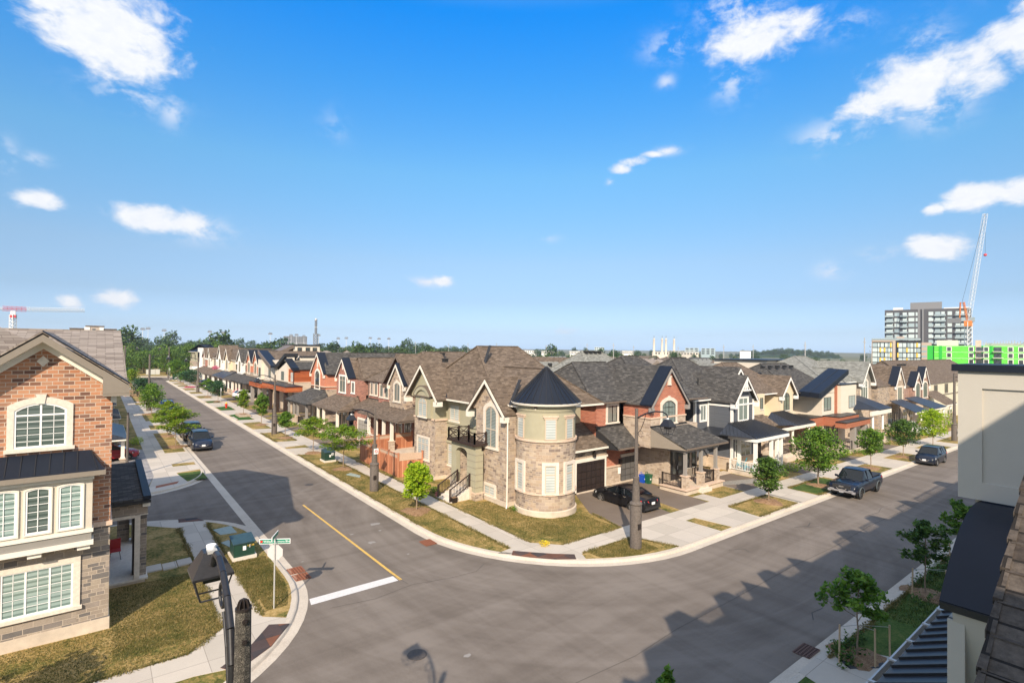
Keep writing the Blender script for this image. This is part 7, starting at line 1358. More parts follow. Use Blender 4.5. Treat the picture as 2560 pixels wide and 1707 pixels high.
# forest and far trees
def big_tree(seed, h, w, leaf, n, ls):
    rnd = random.Random(seed); r = bpy.data.objects.new('forest_tree', None); COL.objects.link(r); t = MB(); t.path([(0, 0, 0), (.1, 0, h * .4), (0, .1, h * .8)], w * .035, 6, .05)
    for i in range(5): a = i * 1.3; t.path([(0, 0, h * .3 + i * h * .06), (math.cos(a) * w * .3, math.sin(a) * w * .3, h * .5 + i * h * .06)], w * .015, 4, .02)
    t.build('trunk', M.bark_d, r, uv=False); L_ = MB(); k = 15
    for i in range(k):
        a = i * 2.4; f_ = (i + .5) / k; rr = w * .5 * math.sin(math.pi * (.2 + .7 * f_)) * .75; c = (math.cos(a) * rr * rnd.uniform(.5, 1.1), math.sin(a) * rr * rnd.uniform(.5, 1.1), h * (.22 + .68 * f_)); s_ = w * rnd.uniform(.16, .25); leafcloud(L_, c, (s_, s_, s_ * .85), n // k, ls, rnd, 1, .5)
    L_.build('crown', LF[leaf], r, uv=False, recalc=False); return r
protos = [big_tree(41 + i, h, w, lf, 1500, .62) for i, (h, w, lf) in enumerate(((9, 8, 'forest'), (10.5, 8.5, 'forest'), (8, 7, 'mid'), (11, 9, 'forest')))]
used = [False] * 8
def plant(i, P, x, y, s, lab, grp, z=None, rz=None):
    global used
    o = P[i] if not P[i].get('placed') else copy_tree(P[i]); P[i]['placed'] = 1
    o.location = (x, y, (gz(x, y) if z is None else z) - .3); o.scale = (s, s, s * random.uniform(.9, 1.1)); o.rotation_euler = (0, 0, random.uniform(0, 6.28) if rz is None else rz); tag(o, lab, 'tree', grp)
rnd = random.Random(11); GF = 'trees of the wood beyond the end of the left street'
for row, (y0, n) in enumerate(((204, 16), (214, 16), (226, 16), (242, 16), (262, 16))):
    for i in range(n):
        x = -62 + 100 * (i + rnd.uniform(.2, .8)) / n + row * 3
        if row < 2 and x > 34: continue
        plant(rnd.randrange(4), protos, x, y0 + rnd.uniform(-4, 4), rnd.uniform(.62, .95) * (1 + .03 * row), 'leafy tree in the wood beyond the end of the left street', GF)
fprot = [big_tree(61 + i, h, w, 'forest_d', 700, 1.0) for i, (h, w) in enumerate(((9, 9), (8, 10), (11, 8), (7, 9)))]
GB = 'dark trees along the skyline'
for i in range(230):
    az_ = 8 + 84 * (i + rnd.random()) / 230; dist = rnd.choice((300, 380, 480, 620, 800)) * rnd.uniform(.9, 1.15)
    x, y = dist * math.cos(R_(az_)), dist * math.sin(R_(az_))
    left = max(0, (az_ - 45) / 45); h_ = (1.05 + .85 * left) * rnd.uniform(.5, 1.1) * (dist / 420) ** .3
    if az_ < 26 and dist < 600: h_ *= .7
    plant(rnd.randrange(4), fprot, x, y, h_, 'dark rounded tree on the distant skyline', GB)
# trees among the roofs behind the first rows
for (x, y, s) in ((88, 210, 1.3), (104, 190, 1.2), (150, 260, 1.3), (170, 250, 1.2), (120, 205, 1.1), (95, 235, 1.2), (190, 240, 1.1), (230, 250, 1.3), (140, 180, .8), (185, 190, .9), (250, 215, 1.1), (275, 190, 1.0), (290, 160, .9), (60, 250, 1.4), (76, 238, 1.2), (215, 160, .8)):
    plant(rnd.randrange(4), fprot, x, y, s, 'dark rounded tree rising among the distant roofs', 'dark trees among the roofs')
# ================================================================== cars
def lerpk(keys, x):
    if x <= keys[0][0]: return keys[0][1]
    for (a, va), (b, vb) in zip(keys[:-1], keys[1:]):
        if x <= b: t = (x - a) / (b - a); t = t * t * (3 - 2 * t) * .5 + t * .5; return va + (vb - va) * t
    return keys[-1][1]
M.glass_car = mat('car_glass', (0.008, 0.011, 0.014), 0.08, 0, 0.35, coat=.25); M.tyre = mat('tyre_rubber', (0.022, 0.021, 0.020), .85); M.rim = mat('alloy_rim', (.55, .55, .55), .3, .8); M.rim_dark = mat('dark_alloy_rim', (.16, .16, .17), .35, .8)
M.lamp_clear = mat('headlamp_lens', (.72, .74, .76), .15, 0, .8, coat=1.0); M.lamp_red = mat('tail_lamp_lens', (.55, .01, .01), .2, 0, .6, coat=1.0); M.chrome = mat('chrome', (.75, .75, .76), .2, .9); M.plastic = mat('black_plastic', (.025, .025, .027), .6); M.plate = mat('licence_plate', (.75, .76, .78), .5); M.bumper_grey = mat('silver_bumper', (.38, .37, .38), .4, .3)
def car(label, x, y, rz, paint, Ln=4.7, Wd=1.85, Ht=1.68, wb=2.7, wr=.35, hood=1.0, hoodf=.82, cowl=-.0, kind='suv', zdeck=1.02, rimm=None, cat='car', group=None, bed=False, z=None, flare=None):
    r = root('parked_car' if kind != 'pickup' else 'pickup_truck', (x, y, gz(x, y) + (.01 if z is None else z)), label, cat, group, rz)
    L2 = Ln / 2; xf, xr = wb / 2 + (.06 if kind != 'sedan' else .1), -wb / 2 + (.06 if kind != 'sedan' else .1)
    if kind == 'sedan': top = [(-L2, .78), (-L2 + .08, 1.00), (-L2 + .95, 1.06), (L2 * .42, .98), (L2 - .55, .86), (L2 - .12, .70), (L2, .55)]; gl = [(-L2 + .75, 1.04), (-L2 + 1.55, Ht - .06), (-.05 - .2, Ht), (.35, Ht - .06), (1.22, .98)]
    elif kind == 'pickup': top = [(-L2, 1.22), (-.75, 1.24), (.6, 1.24), (L2 * .45, 1.22), (L2 - .35, 1.14), (L2 - .05, 1.02), (L2, .80)]; gl = [(-.86, 1.24), (-.66, Ht - .06), (-.2, Ht), (.55, Ht - .06), (1.25, 1.24)]
    elif kind == 'hatch': top = [(-L2, .85), (-L2 + .06, 1.06), (.6, 1.0), (L2 - .5, .84), (L2 - .1, .68), (L2, .5)]; gl = [(-L2 + .12, 1.05), (-L2 + .75, Ht - .12), (-.3, Ht), (.3, Ht - .06), (1.3, .96)]
    else: top = [(-L2, .92), (-L2 + .06, 1.08), (.6, 1.08), (L2 * .5, 1.04), (L2 - .45, .96), (L2 - .08, .80), (L2, .60)]; gl = [(-L2 + .14, 1.07), (-L2 + .55, Ht - .07), (-.6, Ht), (.35, Ht - .05), (1.12, 1.05)]
    bot = [(-L2, .42), (-L2 + .25, .26), (L2 - .25, .24), (L2, .36)]; wid = [(-L2, .80), (-L2 + .12, .90), (-L2 + .5, .985), (0, 1.0), (L2 - .7, .98), (L2 - .25, .90), (L2 - .06, .80), (L2, .66)]
    if kind == 'pickup': wid = [(-L2, .93), (-L2 + .08, .97), (0, 1), (L2 - .5, 1), (L2 - .12, .94), (L2, .82)]; bot = [(-L2, .62), (-L2 + .2, .5), (L2 - .3, .5), (L2, .5)]
    xs = sorted(set([round(-L2 + Ln * i / 46, 4) for i in range(47)] + [xf + wr * 1.13 * math.cos(R_(a)) for a in range(0, 181, 18)] + [xr + wr * 1.13 * math.cos(R_(a)) for a in range(0, 181, 18)]))
    mb = MB(); ncs = 0; ra = wr * 1.13
    for xx in xs:
        zt = lerpk(top, xx); zb = lerpk(bot, xx); hw = Wd / 2 * lerpk(wid, xx); za = zb
        for xw in (xf, xr):
            d = abs(xx - xw)
            if d <= ra + 1e-6: za = max(za, wr + math.sqrt(max(0, ra * ra - d * d)))
        za = min(za, zt - .12); zm = zb + (zt - zb) * .55; zm = max(zm, za + .02)
        half = [(hw * .96, za), (hw * 1.0, za + (zm - za) * .35), (hw * 1.0, zm), (hw * .965, zt - .09), (hw * .90, zt - .02), (hw * .5, zt + .035), (0, zt + .05)]
        row = [(xx, -a, b) for a, b in half] + [(xx, a, b) for a, b in half[-2::-1]]; ncs = len(row); mb.v += row
    n = len(xs)
    for i in range(n - 1):
        for j in range(ncs - 1): a = i * ncs + j; mb.f.append((a, a + 1, a + ncs + 1, a + ncs))
    mb.f.append(tuple(range(ncs))); mb.f.append(tuple(range((n - 1) * ncs, n * ncs))[::-1])
    body = mb.build('body', paint, r, smooth=42)
    u = MB(); u.box(-L2 + .15, L2 - .15, -Wd / 2 * .78, Wd / 2 * .78, .22 if kind != 'pickup' else .4, .60 if kind != 'pickup' else .8); u.box(-L2 + .3, L2 - .3, -Wd / 2 * .9, Wd / 2 * .9, .6, .72); u.build('underbody', M.plastic, r)
    # cabin: glass block, roof skin and pillars
    bw, rw = Wd / 2 * .91, Wd / 2 * .70
    rowsg = []
    for k, (gx, gzt) in enumerate(gl):
        rowsg.append((gx, gzt, bw if k in (0, 4) else rw + (0 if k != 2 else .02)))
    g_ = MB(); (x0, z0, w0), (x1, z1, w1), (x2, z2, w2), (x3, z3, w3), (x4, z4, w4) = rowsg; zb_ = min(z0, z4) - .02
    B = [(x0, -bw, z0), (x0, bw, z0), (x4, -bw, z4), (x4, bw, z4)]
    g_.poly([(x0, -bw * .93, z0), (x0, bw * .93, z0), (x1, w1, z1), (x1, -w1, z1)]); g_.poly([(x4, -bw * .93, z4), (x4, bw * .93, z4), (x3, w3, z3), (x3, -w3, z3)])
    for s in (-1, 1): g_.poly([(x0, s * bw * .93, z0), (x1, s * w1, z1), (x2, s * w2, z2 - .02), (x3, s * w3, z3), (x4, s * bw * .93, z4), (x3 + .0, s * bw, (z4 + z0) / 2), (x1, s * bw, z0)])
    g_.build('windows', M.glass_car, r)
    rf = MB(); sec = [(x1 - .06, z1 - .015, w1), ((x1 + x2) / 2, (z1 + z2) / 2 + .025, w1 + .015), (x2, z2, w2), ((x2 + x3) / 2, (z2 + z3) / 2 + .02, w3 + .015), (x3 + .04, z3 - .01, w3)]; m_ = 0
    for gx, gz_, w in sec: row = [(gx, -w - .02, gz_ - .05), (gx, -w, gz_ + .0), (gx, -w * .7, gz_ + .035), (gx, 0, gz_ + .05), (gx, w * .7, gz_ + .035), (gx, w, gz_ + .0), (gx, w + .02, gz_ - .05)]; rf.v += row
    for i in range(4):
        for j in range(6): a = i * 7 + j; rf.f.append((a, a + 1, a + 8, a + 7))
    rf.build('roof_panel', paint, r, smooth=50)
    p = MB()
    for s in (-1, 1):
        p.bar((x4 + .02, s * bw * .94, z4), (x3, s * (w3 + .005), z3), .06, .05); p.bar((x0, s * bw * .94, z0), (x1, s * (w1 + .005), z1), .10 if kind != 'pickup' else .16, .06)
        mx = (x1 + x4) / 2 - .05; p.bar((mx, s * bw * .985, z0), (mx - .05, s * (w2 + .01), z2 - .04), .05, .05)
        if kind in ('suv', 'hatch', 'sedan'): qx = x1 * .55; p.bar((qx - .15, s * bw * .97, z0), (qx, s * (w1 + .01), z1 - .0), .06, .05)
    p.build('pillar', paint, r)
    for s in (-1, 1):
        b = MB(); mxp = x4 - .28; b.hexa([(mxp - .06, s * (bw + .02), z4 + .0), (mxp + .06, s * (bw + .02), z4 + .0), (mxp + .05, s * (bw + .24), z4 + .02), (mxp - .06, s * (bw + .24), z4 + .02), (mxp - .05, s * (bw + .05), z4 + .16), (mxp + .04, s * (bw + .05), z4 + .15), (mxp + .03, s * (bw + .25), z4 + .17), (mxp - .06, s * (bw + .25), z4 + .18)]); b.build('wing_mirror', paint, r)
        hl = MB(); zc = lerpk(top, L2 - .2) - .16; hw = Wd / 2
        hl.hexa([(L2 - .10, s * hw * .48, zc - .02), (L2 - .42, s * hw * .945, zc - .0), (L2 - .46, s * hw * .92, zc + .0), (L2 - .2, s * hw * .45, zc), (L2 - .13, s * hw * .50, zc + .12), (L2 - .44, s * hw * .935, zc + .15), (L2 - .48, s * hw * .91, zc + .15), (L2 - .22, s * hw * .47, zc + .12)]); hl.build('headlight', M.lamp_clear, r)
        tl = MB(); zc = lerpk(top, -L2 + .1) - .22; tl.hexa([(-L2 - .01, s * hw * .45, zc), (-L2 + .30, s * hw * .972, zc + .03), (-L2 + .34, s * hw * .94, zc + .03), (-L2 + .1, s * hw * .4, zc), (-L2 + .01, s * hw * .5, zc + .13), (-L2 + .34, s * hw * .978, zc + .17), (-L2 + .36, s * hw * .94, zc + .17), (-L2 + .1, s * hw * .45, zc + .13)]); tl.build('tail_light', M.lamp_red, r)
        dh = MB()
        for hx in (.15, -.75): dh.box(hx - .1, hx + .1, s * (hw * .985) - .02, s * (hw * .985) + .02, z0 - .16, z0 - .12)
        dh.build('door_handle', M.chrome if kind != 'pickup' else M.plastic, r)
    gr = MB(); zc = lerpk(top, L2 - .1) - .2; gr.box(L2 - .14, L2 - .012, -Wd * .24, Wd * .24, zc - .16, zc + .06); gr.build('grille', M.plastic, r)
    ch = MB(); ch.bar((L2 - .0, -Wd * .22, zc + .03), (L2 - .0, -Wd * .1, zc - .13), .02, .04); ch.bar((L2 - .0, Wd * .22, zc + .03), (L2 - .0, Wd * .1, zc - .13), .02, .04); ch.bar((L2 - .0, -Wd * .1, zc - .13), (L2 - .0, Wd * .1, zc - .13), .02, .04); ch.build('chrome_trim', M.chrome, r)
    lb = MB(); lb.box(L2 - .2, L2 + .01, -Wd * .40, Wd * .40, .28 if kind != 'pickup' else .55, .42 if kind != 'pickup' else .62); lb.box(-L2 - .01, -L2 + .2, -Wd * .42, Wd * .42, .34, .48); lb.build('lower_bumper', M.plastic, r)
    for s, xx in ((1, L2 + .012), (-1, -L2 - .012)): pl = MB(); pl.box(xx - .012, xx + .012, -.155, .155, .50 if s > 0 else .66, .66 if s > 0 else .82); pl.build('licence_plate', M.plate, r)
    if flare:
        fl = MB()
        for xw in (xf, xr):
            for s in (-1, 1):
                A = [(xw + (wr * 1.20) * math.cos(R_(a)), wr + (wr * 1.20) * math.sin(R_(a))) for a in range(-10, 191, 20)]; Bq = [(xw + (wr * 1.08) * math.cos(R_(a)), wr + (wr * 1.08) * math.sin(R_(a))) for a in range(-10, 191, 20)]
                for i in range(len(A) - 1): yy = s * Wd / 2; fl.slab([(A[i][0], yy, A[i][1]), (A[i + 1][0], yy, A[i + 1][1]), (Bq[i + 1][0], yy, Bq[i + 1][1]), (Bq[i][0], yy, Bq[i][1])], (0, s * .05, 0))
        fl.build('wheel_arch', flare, r)
    for xw in (xf, xr):
        for s in (-1, 1):
            yo = s * (Wd / 2 - .02); yi = s * (Wd / 2 - .26); t = MB(); t.v = []; P = [(wr * .60, yo - s * .02), (wr * .93, yo), (wr, yo - s * .03), (wr, yi + s * .03), (wr * .93, yi), (wr * .3, yi)]; n_ = 24
            for q, yy in P:
                for i in range(n_): a = 2 * math.pi * i / n_; t.v.append((xw + q * math.cos(a), yy, wr + q * math.sin(a)))
            for k in range(len(P) - 1):
                for i in range(n_): j = (i + 1) % n_; t.f.append((k * n_ + i, k * n_ + j, (k + 1) * n_ + j, (k + 1) * n_ + i))
            w = t.build('wheel', M.tyre, r, smooth=40); rm = MB(); yy = yo - s * .035
            for k in range(5):
                a = 2 * math.pi * k / 5; c, d = math.cos(a), math.sin(a); e, f_ = -d * wr * .10, c * wr * .10; q = wr * .62; rm.slab([(xw + e * .7, yy, wr + f_ * .7), (xw + c * q + e, yy, wr + d * q + f_), (xw + c * q - e, yy, wr + d * q - f_), (xw - e * .7, yy, wr - f_ * .7)], (0, -s * .03, 0))
            for k in range(n_):
                a, b = 2 * math.pi * k / n_, 2 * math.pi * (k + 1) / n_; rm.slab([(xw + wr * .66 * math.cos(a), yy + s * .01, wr + wr * .66 * math.sin(a)), (xw + wr * .66 * math.cos(b), yy + s * .01, wr + wr * .66 * math.sin(b)), (xw + wr * .58 * math.cos(b), yy + s * .01, wr + wr * .58 * math.sin(b)), (xw + wr * .58 * math.cos(a), yy + s * .01, wr + wr * .58 * math.sin(a))], (0, -s * .06, 0))
            rm.build('rim', rimm or M.rim, w)
    return r
def paint(name, c, rough=.3): return mat(name, c, rough, 0.0, .3, coat=.42)
P_black = paint('black_paint', (.008, .008, .010)); P_navy = paint('navy_paint', (.010, .016, .035)); P_ink = paint('ink_blue_paint', (.008, .011, .022)); P_red = paint('red_paint', (.25, .01, .015)); P_white = paint('white_car_paint', (.72, .73, .74)); P_blue = paint('blue_paint', (.03, .10, .32)); P_slate = paint('slate_paint', (.05, .07, .10))
car('black four-door sedan parked nose-in on the turret house driveway', 28.98 + .35, 24.15, R_(88), P_black, 4.9, 1.84, 1.42, 2.82, .33, kind='sedan')
t = car('black crew-cab pickup truck with grey wheel arches parked facing the camera at the kerb', 47.6, 15.95, R_(180), P_ink, 5.85, 2.02, 1.96, 3.6, .42, kind='pickup', rimm=M.rim_dark, flare=mat('arch_trim', (.10, .12, .13), .5), cat='pickup truck')
b = MB(); b.box(-2.85, -.92, -.88, .88, 1.285, 1.33); b.build('bed_cover', M.plastic, t)
b = MB(); b.box(2.80, 2.98, -.93, .93, .56, .66); b.box(2.84, 3.02, -.80, -.50, .66, .74); b.box(2.84, 3.02, .50, .80, .66, .74); b.box(2.83, 3.0, -.93, -.72, .50, .60); b.box(2.83, 3.0, .72, .93, .50, .60); b.build('front_bumper', M.bumper_grey, t)
b = MB(); b.box(2.80, 2.95, -.62, .62, .80, 1.06); b.build('front_grille', M.plastic, t); text('RAM', .16, None, 0, 0, 0, M.chrome, t, 'grille_lettering', .004, rot=Matrix.Rotation(R_(90), 4, 'Z') @ Matrix.Rotation(R_(90), 4, 'X'), loc=(2.955, -.18, .88))
b = MB(); b.box(1.5, 1.7, -.45, -.30, 1.27, 1.30); b.box(1.5, 1.7, .30, .45, 1.27, 1.30); b.build('bonnet_vent', M.plastic, t)
car('dark blue compact SUV facing the camera at the kerb, right of the pickup truck', 68.0, 15.95, R_(180), P_ink, 4.6, 1.85, 1.70, 2.66, .35, kind='suv')
car('navy SUV parked at the left kerb, front one of the pair under the tree', 8.42, 61.8, R_(-90), P_navy, 4.7, 1.84, 1.72, 2.7, .35, kind='suv')
car('black SUV parked at the left kerb, right behind the navy one', 8.50, 68.2, R_(-90), P_black, 4.95, 1.95, 1.78, 2.85, .37, kind='suv', rimm=M.rim_dark)
car('light blue car behind the round tree on the left kerb', 8.7, 96.2, R_(-90), P_blue, 4.6, 1.82, 1.6, 2.7, .34, kind='suv'); car('dark car at the left kerb, mostly hidden by the yellow-green trees', 8.7, 87, R_(-90), P_black, 4.6, 1.82, 1.45, 2.7, .33, kind='sedan')
car('red hatchback parked on the paved drive behind the brick house', 1.0, 58.6, R_(-6), P_red, 4.4, 1.78, 1.5, 2.7, .32, kind='hatch', z=.15)
car('white electric hatchback on a driveway in the middle of the left street', 22.9, 111.6, R_(10), P_white, 4.75, 1.92, 1.6, 2.9, .36, kind='hatch', rimm=M.rim_dark, z=.15)
car('dark blue pickup on the driveway left of the pink decorations', 21.6, 134.2, R_(5), P_navy, 5.4, 1.95, 1.85, 3.2, .4, kind='suv', z=.15); car('slate blue hatchback next to the dark blue pickup', 21.6, 147, R_(5), P_slate, 4.4, 1.8, 1.5, 2.6, .33, kind='hatch', z=.15)
car('blue SUV at the far left kerb under the bright tree', 8.6, 128, R_(-90), P_blue, 4.6, 1.84, 1.7, 2.7, .35, kind='suv'); car('dark car parked farthest along the left kerb', 8.7, 152.5, R_(-90), P_slate, 4.6, 1.84, 1.5, 2.7, .35, kind='sedan')
car('blue estate on the driveway past the worker', 1.6, 146, R_(170), P_blue, 4.7, 1.84, 1.6, 2.7, .35, kind='suv', z=.1); car('red car partly seen past the worker', 1.0, 132, R_(175), P_red, 4.4, 1.8, 1.5, 2.7, .33, kind='hatch', z=.1)
car('white crossover on a driveway behind the light green tree', 91.6, 23.6, R_(-90), P_white, 4.7, 1.9, 1.65, 2.8, .36, kind='suv', rimm=M.rim_dark, z=.1)
# ================================================================== roofs behind the first rows
def far_house(x, y, w, d, h, hr, rm, wm, rot, label, kind='hip', vents_=3, axis='x'):
    z0 = gz(x, y); r = root('distant_house', (x, y, z0), label, 'house', 'houses behind the first rows', R_(rot)); 
    b = MB(); b.box(-w / 2, w / 2, -d / 2, d / 2, -.5, h); b.build('wall', wm, r)
    k = 0 if kind == 'gable' else .9
    X, Y = w / 2 + .4, d / 2 + .4; b = MB()
    if axis == 'x': a, c = (-X + Y * k, 0, hr), (X - Y * k, 0, hr); P = [(-X, -Y, h), (X, -Y, h), (X, Y, h), (-X, Y, h)]; b.poly([P[0], P[1], c, a]); b.poly([P[2], P[3], a, c]); b.poly([P[1], P[2], c]); b.poly([P[3], P[0], a])
    else: a, c = (0, -Y + X * k, hr), (0, Y - X * k, hr); P = [(-X, -Y, h), (X, -Y, h), (X, Y, h), (-X, Y, h)]; b.poly([P[1], P[2], c, a]); b.poly([P[3], P[0], a, c]); b.poly([P[0], P[1], a]); b.poly([P[2], P[3], c])
    b.poly(P[::-1]); b.build('roof', rm, r)
    for i in range(vents_):
        t = (i + 1) / (vents_ + 1); p = Vector(a).lerp(Vector(c), t); b = MB(); q = p + (Vector((0, -.9, -.45)) if axis == 'x' else Vector((-.9, 0, -.45))); b.box(q.x - .2, q.x + .2, q.y - .2, q.y + .2, q.z - .3, q.z + .28); b.build('roof_vent', M.vent, r)
    return r
rnd = random.Random(21); RM = [(M.sh_brown, 'brown'), (M.sh_brown, 'brown'), (M.sh_dark, 'charcoal'), (M.sh_grey, 'green-grey'), (M.sh_taupe, 'taupe')]; WM = [M.stucco_taupe, M.stucco_cream, M.stone_tan, M.brick_brown]
ordn = ['first', 'second', 'third', 'fourth', 'fifth', 'sixth', 'seventh', 'eighth', 'ninth', 'tenth', 'eleventh', 'twelfth', 'thirteenth', 'fourteenth', 'fifteenth', 'sixteenth', 'seventeenth', 'eighteenth', 'nineteenth', 'twentieth']
cnt = {}
def fh(x, y, where, **k):
    i = rnd.randrange(len(RM)) if 'ri' not in k else k.pop('ri'); rm, nm = RM[i]; key = (nm, where); cnt[key] = cnt.get(key, 0) + 1
    hh = k.pop('hr', rnd.uniform(8.4, 9.6)); far_house(x, y, rnd.uniform(9, 12), rnd.uniform(9, 12), 6.0, hh, rm, rnd.choice(WM), k.pop('rot', rnd.choice((0, 90))), '%s-roofed house %s, %s of its colour' % (nm, where, ordn[min(19, cnt[key] - 1)]), rnd.choice(('hip', 'hip', 'gable')), rnd.choice((0, 3, 4)))
for i in range(11): fh(44 + rnd.uniform(-1, 1), 52 + i * 13, 'in the row behind the left street fronts')
for i in range(9): fh(60 + i * 12.5, 46 + rnd.uniform(-1, 1), 'in the row behind the right street fronts')
for i in range(10): fh(62 + rnd.uniform(-3, 3), 66 + i * 15, 'in the third row back from the left street', hr=rnd.uniform(8, 9))
for i in range(9): fh(80 + i * 15, 66 + rnd.uniform(-3, 3), 'in the third row back from the right street', hr=rnd.uniform(8, 9))
for j in range(4):
    for i in range(9): fh(86 + i * 18 + j * 6, 92 + j * 24 + i * 1.5, 'among the far roofs, band %s' % ('one', 'two', 'three', 'four')[j], hr=rnd.uniform(7.6, 8.8))
# tall background shapes seen over the ridge lines
H = root('grey_pyramid_roof_house', (49, 45, 0), 'house with tall pale grey-green mansard roof and four ridge vents behind the cone roof', 'house', absolute=True)
wall(H, M.stucco_taupe, (43, 55, 40, 52, -.5, 6.2), name='wall'); hip(H, 43, 55, 40, 52, 6.2, 10.55, M.sh_grey, ov=.3, axis='x', e0=4.7, e1=4.7); vents(H, [(47.6 + i * .8, 45.5, 10.35) for i in range(4)])
def box_dormer(nm, label, x0, x1, y, z0, z1, slant, xs):
    H = root(nm, ((x0 + x1) / 2, y + 4, 0), label, 'house', absolute=True); wall(H, M.panel, (x0, x1, y, y + 8, -.5, z1), name='wall'); wall(H, M.trim_black, (x0 - .3, x1 + .3, y - .3, y + 8, z1, z1 + .16), name='roof_edge')
    for x in xs: window(H, 'S', y, x, x + 1.0, (z0 + z1) / 2 - .55, (z0 + z1) / 2 + .35, fr=M.winframe, pane=M.p_dark, nx=1, sill=False)
    f = F('S', y - .3); mb = MB(); s = slant
    e = x1 if s > 0 else x0; fslab(mb, f, [(e, z1 + .16), (e + s * 5.0, z1 - 2.4), (e + s * 5.0, z1 - 2.9), (e, z1 - .55)], 0, 5); mb.build('slanting_roof_edge', M.trim_brown if s < 0 else M.navy, H); return H
box_dormer('clerestory_house', 'white modern box with three small square windows above the roofs behind the left street', 31, 36.2, 110, 9.4, 10.9, -1, (31.7, 33.3, 34.7))
box_dormer('clerestory_house', 'white modern box with three small square windows above the roofs behind the modern house', 74.1, 86, 36, 7.6, 9.35, 1, (76.2, 79.3, 82.3))
H = root('cream_gable_backdrop_house', (47, 60, 0), 'house with small cream gable peeping over the charcoal ridge', 'house', absolute=True); wall(H, M.stucco_cream, (52, 58, 56, 66, -.5, 7), name='wall'); gable(H, 'S', 56, 55, 2.6, 8, 6.4, 7.0, 9.3, M.stucco_cream, M.sh_brown, rake=M.trim_white)
# ================================================================== distant landmarks
def at(az_, d): return d * math.cos(R_(az_)), d * math.sin(R_(az_))
M.tower = mat('charcoal_cladding', (.075, .075, .085), .7, noise=.1, nscale=.2); M.tower_l = mat('grey_cladding', (.20, .20, .21), .7); M.bglass = mat('apartment_glass', (.34, .42, .44), .15, 0, .7, coat=.5); M.blind_w = mat('pale_glazing', (.52, .60, .60), .3, 0, .5, coat=.5); M.balc = mat('balcony_glass', (.30, .36, .38), .2, coat=.4); M.green = mat_ground('green_insulation_board', [(.42, (.10, .62, .06)), (.56, (.16, .72, .09)), (.62, (.06, .40, .04))], .9, fine=6, bump=0, mixf=.5); M.green2 = mat('dark_green_board', (.02, .42, .04), .7); M.condo_tan = mat('condo_tan', (.44, .36, .30), .8); M.orange = mat('crane_orange', (.70, .22, .05), .6); M.cranew = mat('crane_white', (.70, .71, .72), .6); M.redp = mat('crane_red', (.62, .05, .06), .6)
def frame_of(az0, az1, d):  # local frame: origin at the left end of the face, u to the right, w away
    a = Vector((*at(az0, d), 0)); b = Vector((*at(az1, d * 1.0), 0)); u = (b - a).normalized(); w = Vector((u.y, -u.x, 0)); w = -w if w.dot(a) < 0 else w
    return a, u, w, (b - a).length
def zel(el_, d): return 10.8 + d * math.tan(R_(el_))
def fbuild(rt, o, u, w):
    return lambda mb, u0, u1, w0, w1, z0, z1: mb.hexa([tuple(o + u * a + w * b + Vector((0, 0, c))) for a, b, c in ((u0, w0, z0), (u1, w0, z0), (u1, w1, z0), (u0, w1, z0), (u0, w0, z1), (u1, w0, z1), (u1, w1, z1), (u0, w1, z1))])
# charcoal tower
d = 330; o, u, w, Wt = frame_of(16.41, 10.6, d); zt = zel(3.70, d); r = root('apartment_tower', tuple(o), 'charcoal twelve-storey apartment tower with balconies behind the luffing crane', 'apartment block', absolute=True); bx = fbuild(r, o, u, w)
b = MB(); bx(b, 0, Wt, 0, 18, -8, zt); b.build('wall', M.tower, r); b = MB(); bx(b, Wt * .31, Wt * .68, 3, 14, zt, zel(4.32, d)); b.build('penthouse', M.tower_l, r); b = MB(); bx(b, Wt * .10, Wt * .22, 3, 9, zt, zt + 1.2); bx(b, Wt * .70, Wt * .98, 3, 9, zt, zt + .6); b.build('roof_plant', M.trim_white, r)
b = MB(); bx(b, Wt * .45, Wt * .47, -.5, 0, -8, zt); bx(b, Wt * .40, Wt * .425, -.3, 0, -8, zt); b.build('pilaster', M.tower_l, r)
fh_ = 2.75
for k in range(9):
    z = zt - 1.0 - fh_ * (k + 1)
    for (a0, a1) in ((.02, .10), (.12, .18), (.22, .27), (.29, .36), (.385 - .01, .40), (.525, .58), (.60, .66), (.67, .71), (.74, .79), (.83, .88), (.89, .95)):
        b = MB(); bx(b, Wt * a0, Wt * a1, -.12, 0, z + .5, z + 2.3); b.build('window', M.blind_w if (k * 7 + int(a0 * 100)) % 3 else M.bglass, r)
    for (a0, a1) in ((.0, .11), (.19, .28), (.59, .72), (.82, .99)): b = MB(); bx(b, Wt * a0, Wt * a1, -1.3, 0, z + .1, z + .25); bx(b, Wt * a0, Wt * a1, -1.3, -1.22, z + .25, z + 1.0); b.build('balcony', M.balc, r)
# yellow accented block
d = 280; o, u, w, Wt = frame_of(17.37, 13.9, d); zt = zel(1.10, d); r = root('accented_apartment_block', tuple(o), 'mid-rise apartment block with white panels and yellow accents', 'apartment block', absolute=True); bx = fbuild(r, o, u, w)
b = MB(); bx(b, 0, Wt * 1.02, 0, 14, -8, zt - .4); b.build('wall', M.trim_black, r); b = MB(); bx(b, 0, Wt * .47, -.25, 0, zt - 1.0, zt - .2); bx(b, Wt * .44, Wt * .50, -.3, 0, -8, zt - .2); bx(b, 0, Wt * .015, -.25, 0, -8, zt - .2); b.build('tan_frame', M.condo_tan, r); b = MB(); bx(b, 0, Wt, -.4, -.3, zt - .2, zt + .5); b.build('terrace_glass', M.balc, r); b = MB(); bx(b, Wt * .52, Wt * .68, 2, 6, zt, zt + 1.3); b.build('roof_plant', M.condo_tan, r)
b = MB(); bx(b, Wt * 1.02, Wt * 1.22, 2, 14, -8, zt - 1.2); b.build('side_wing', M.condo_tan, r)
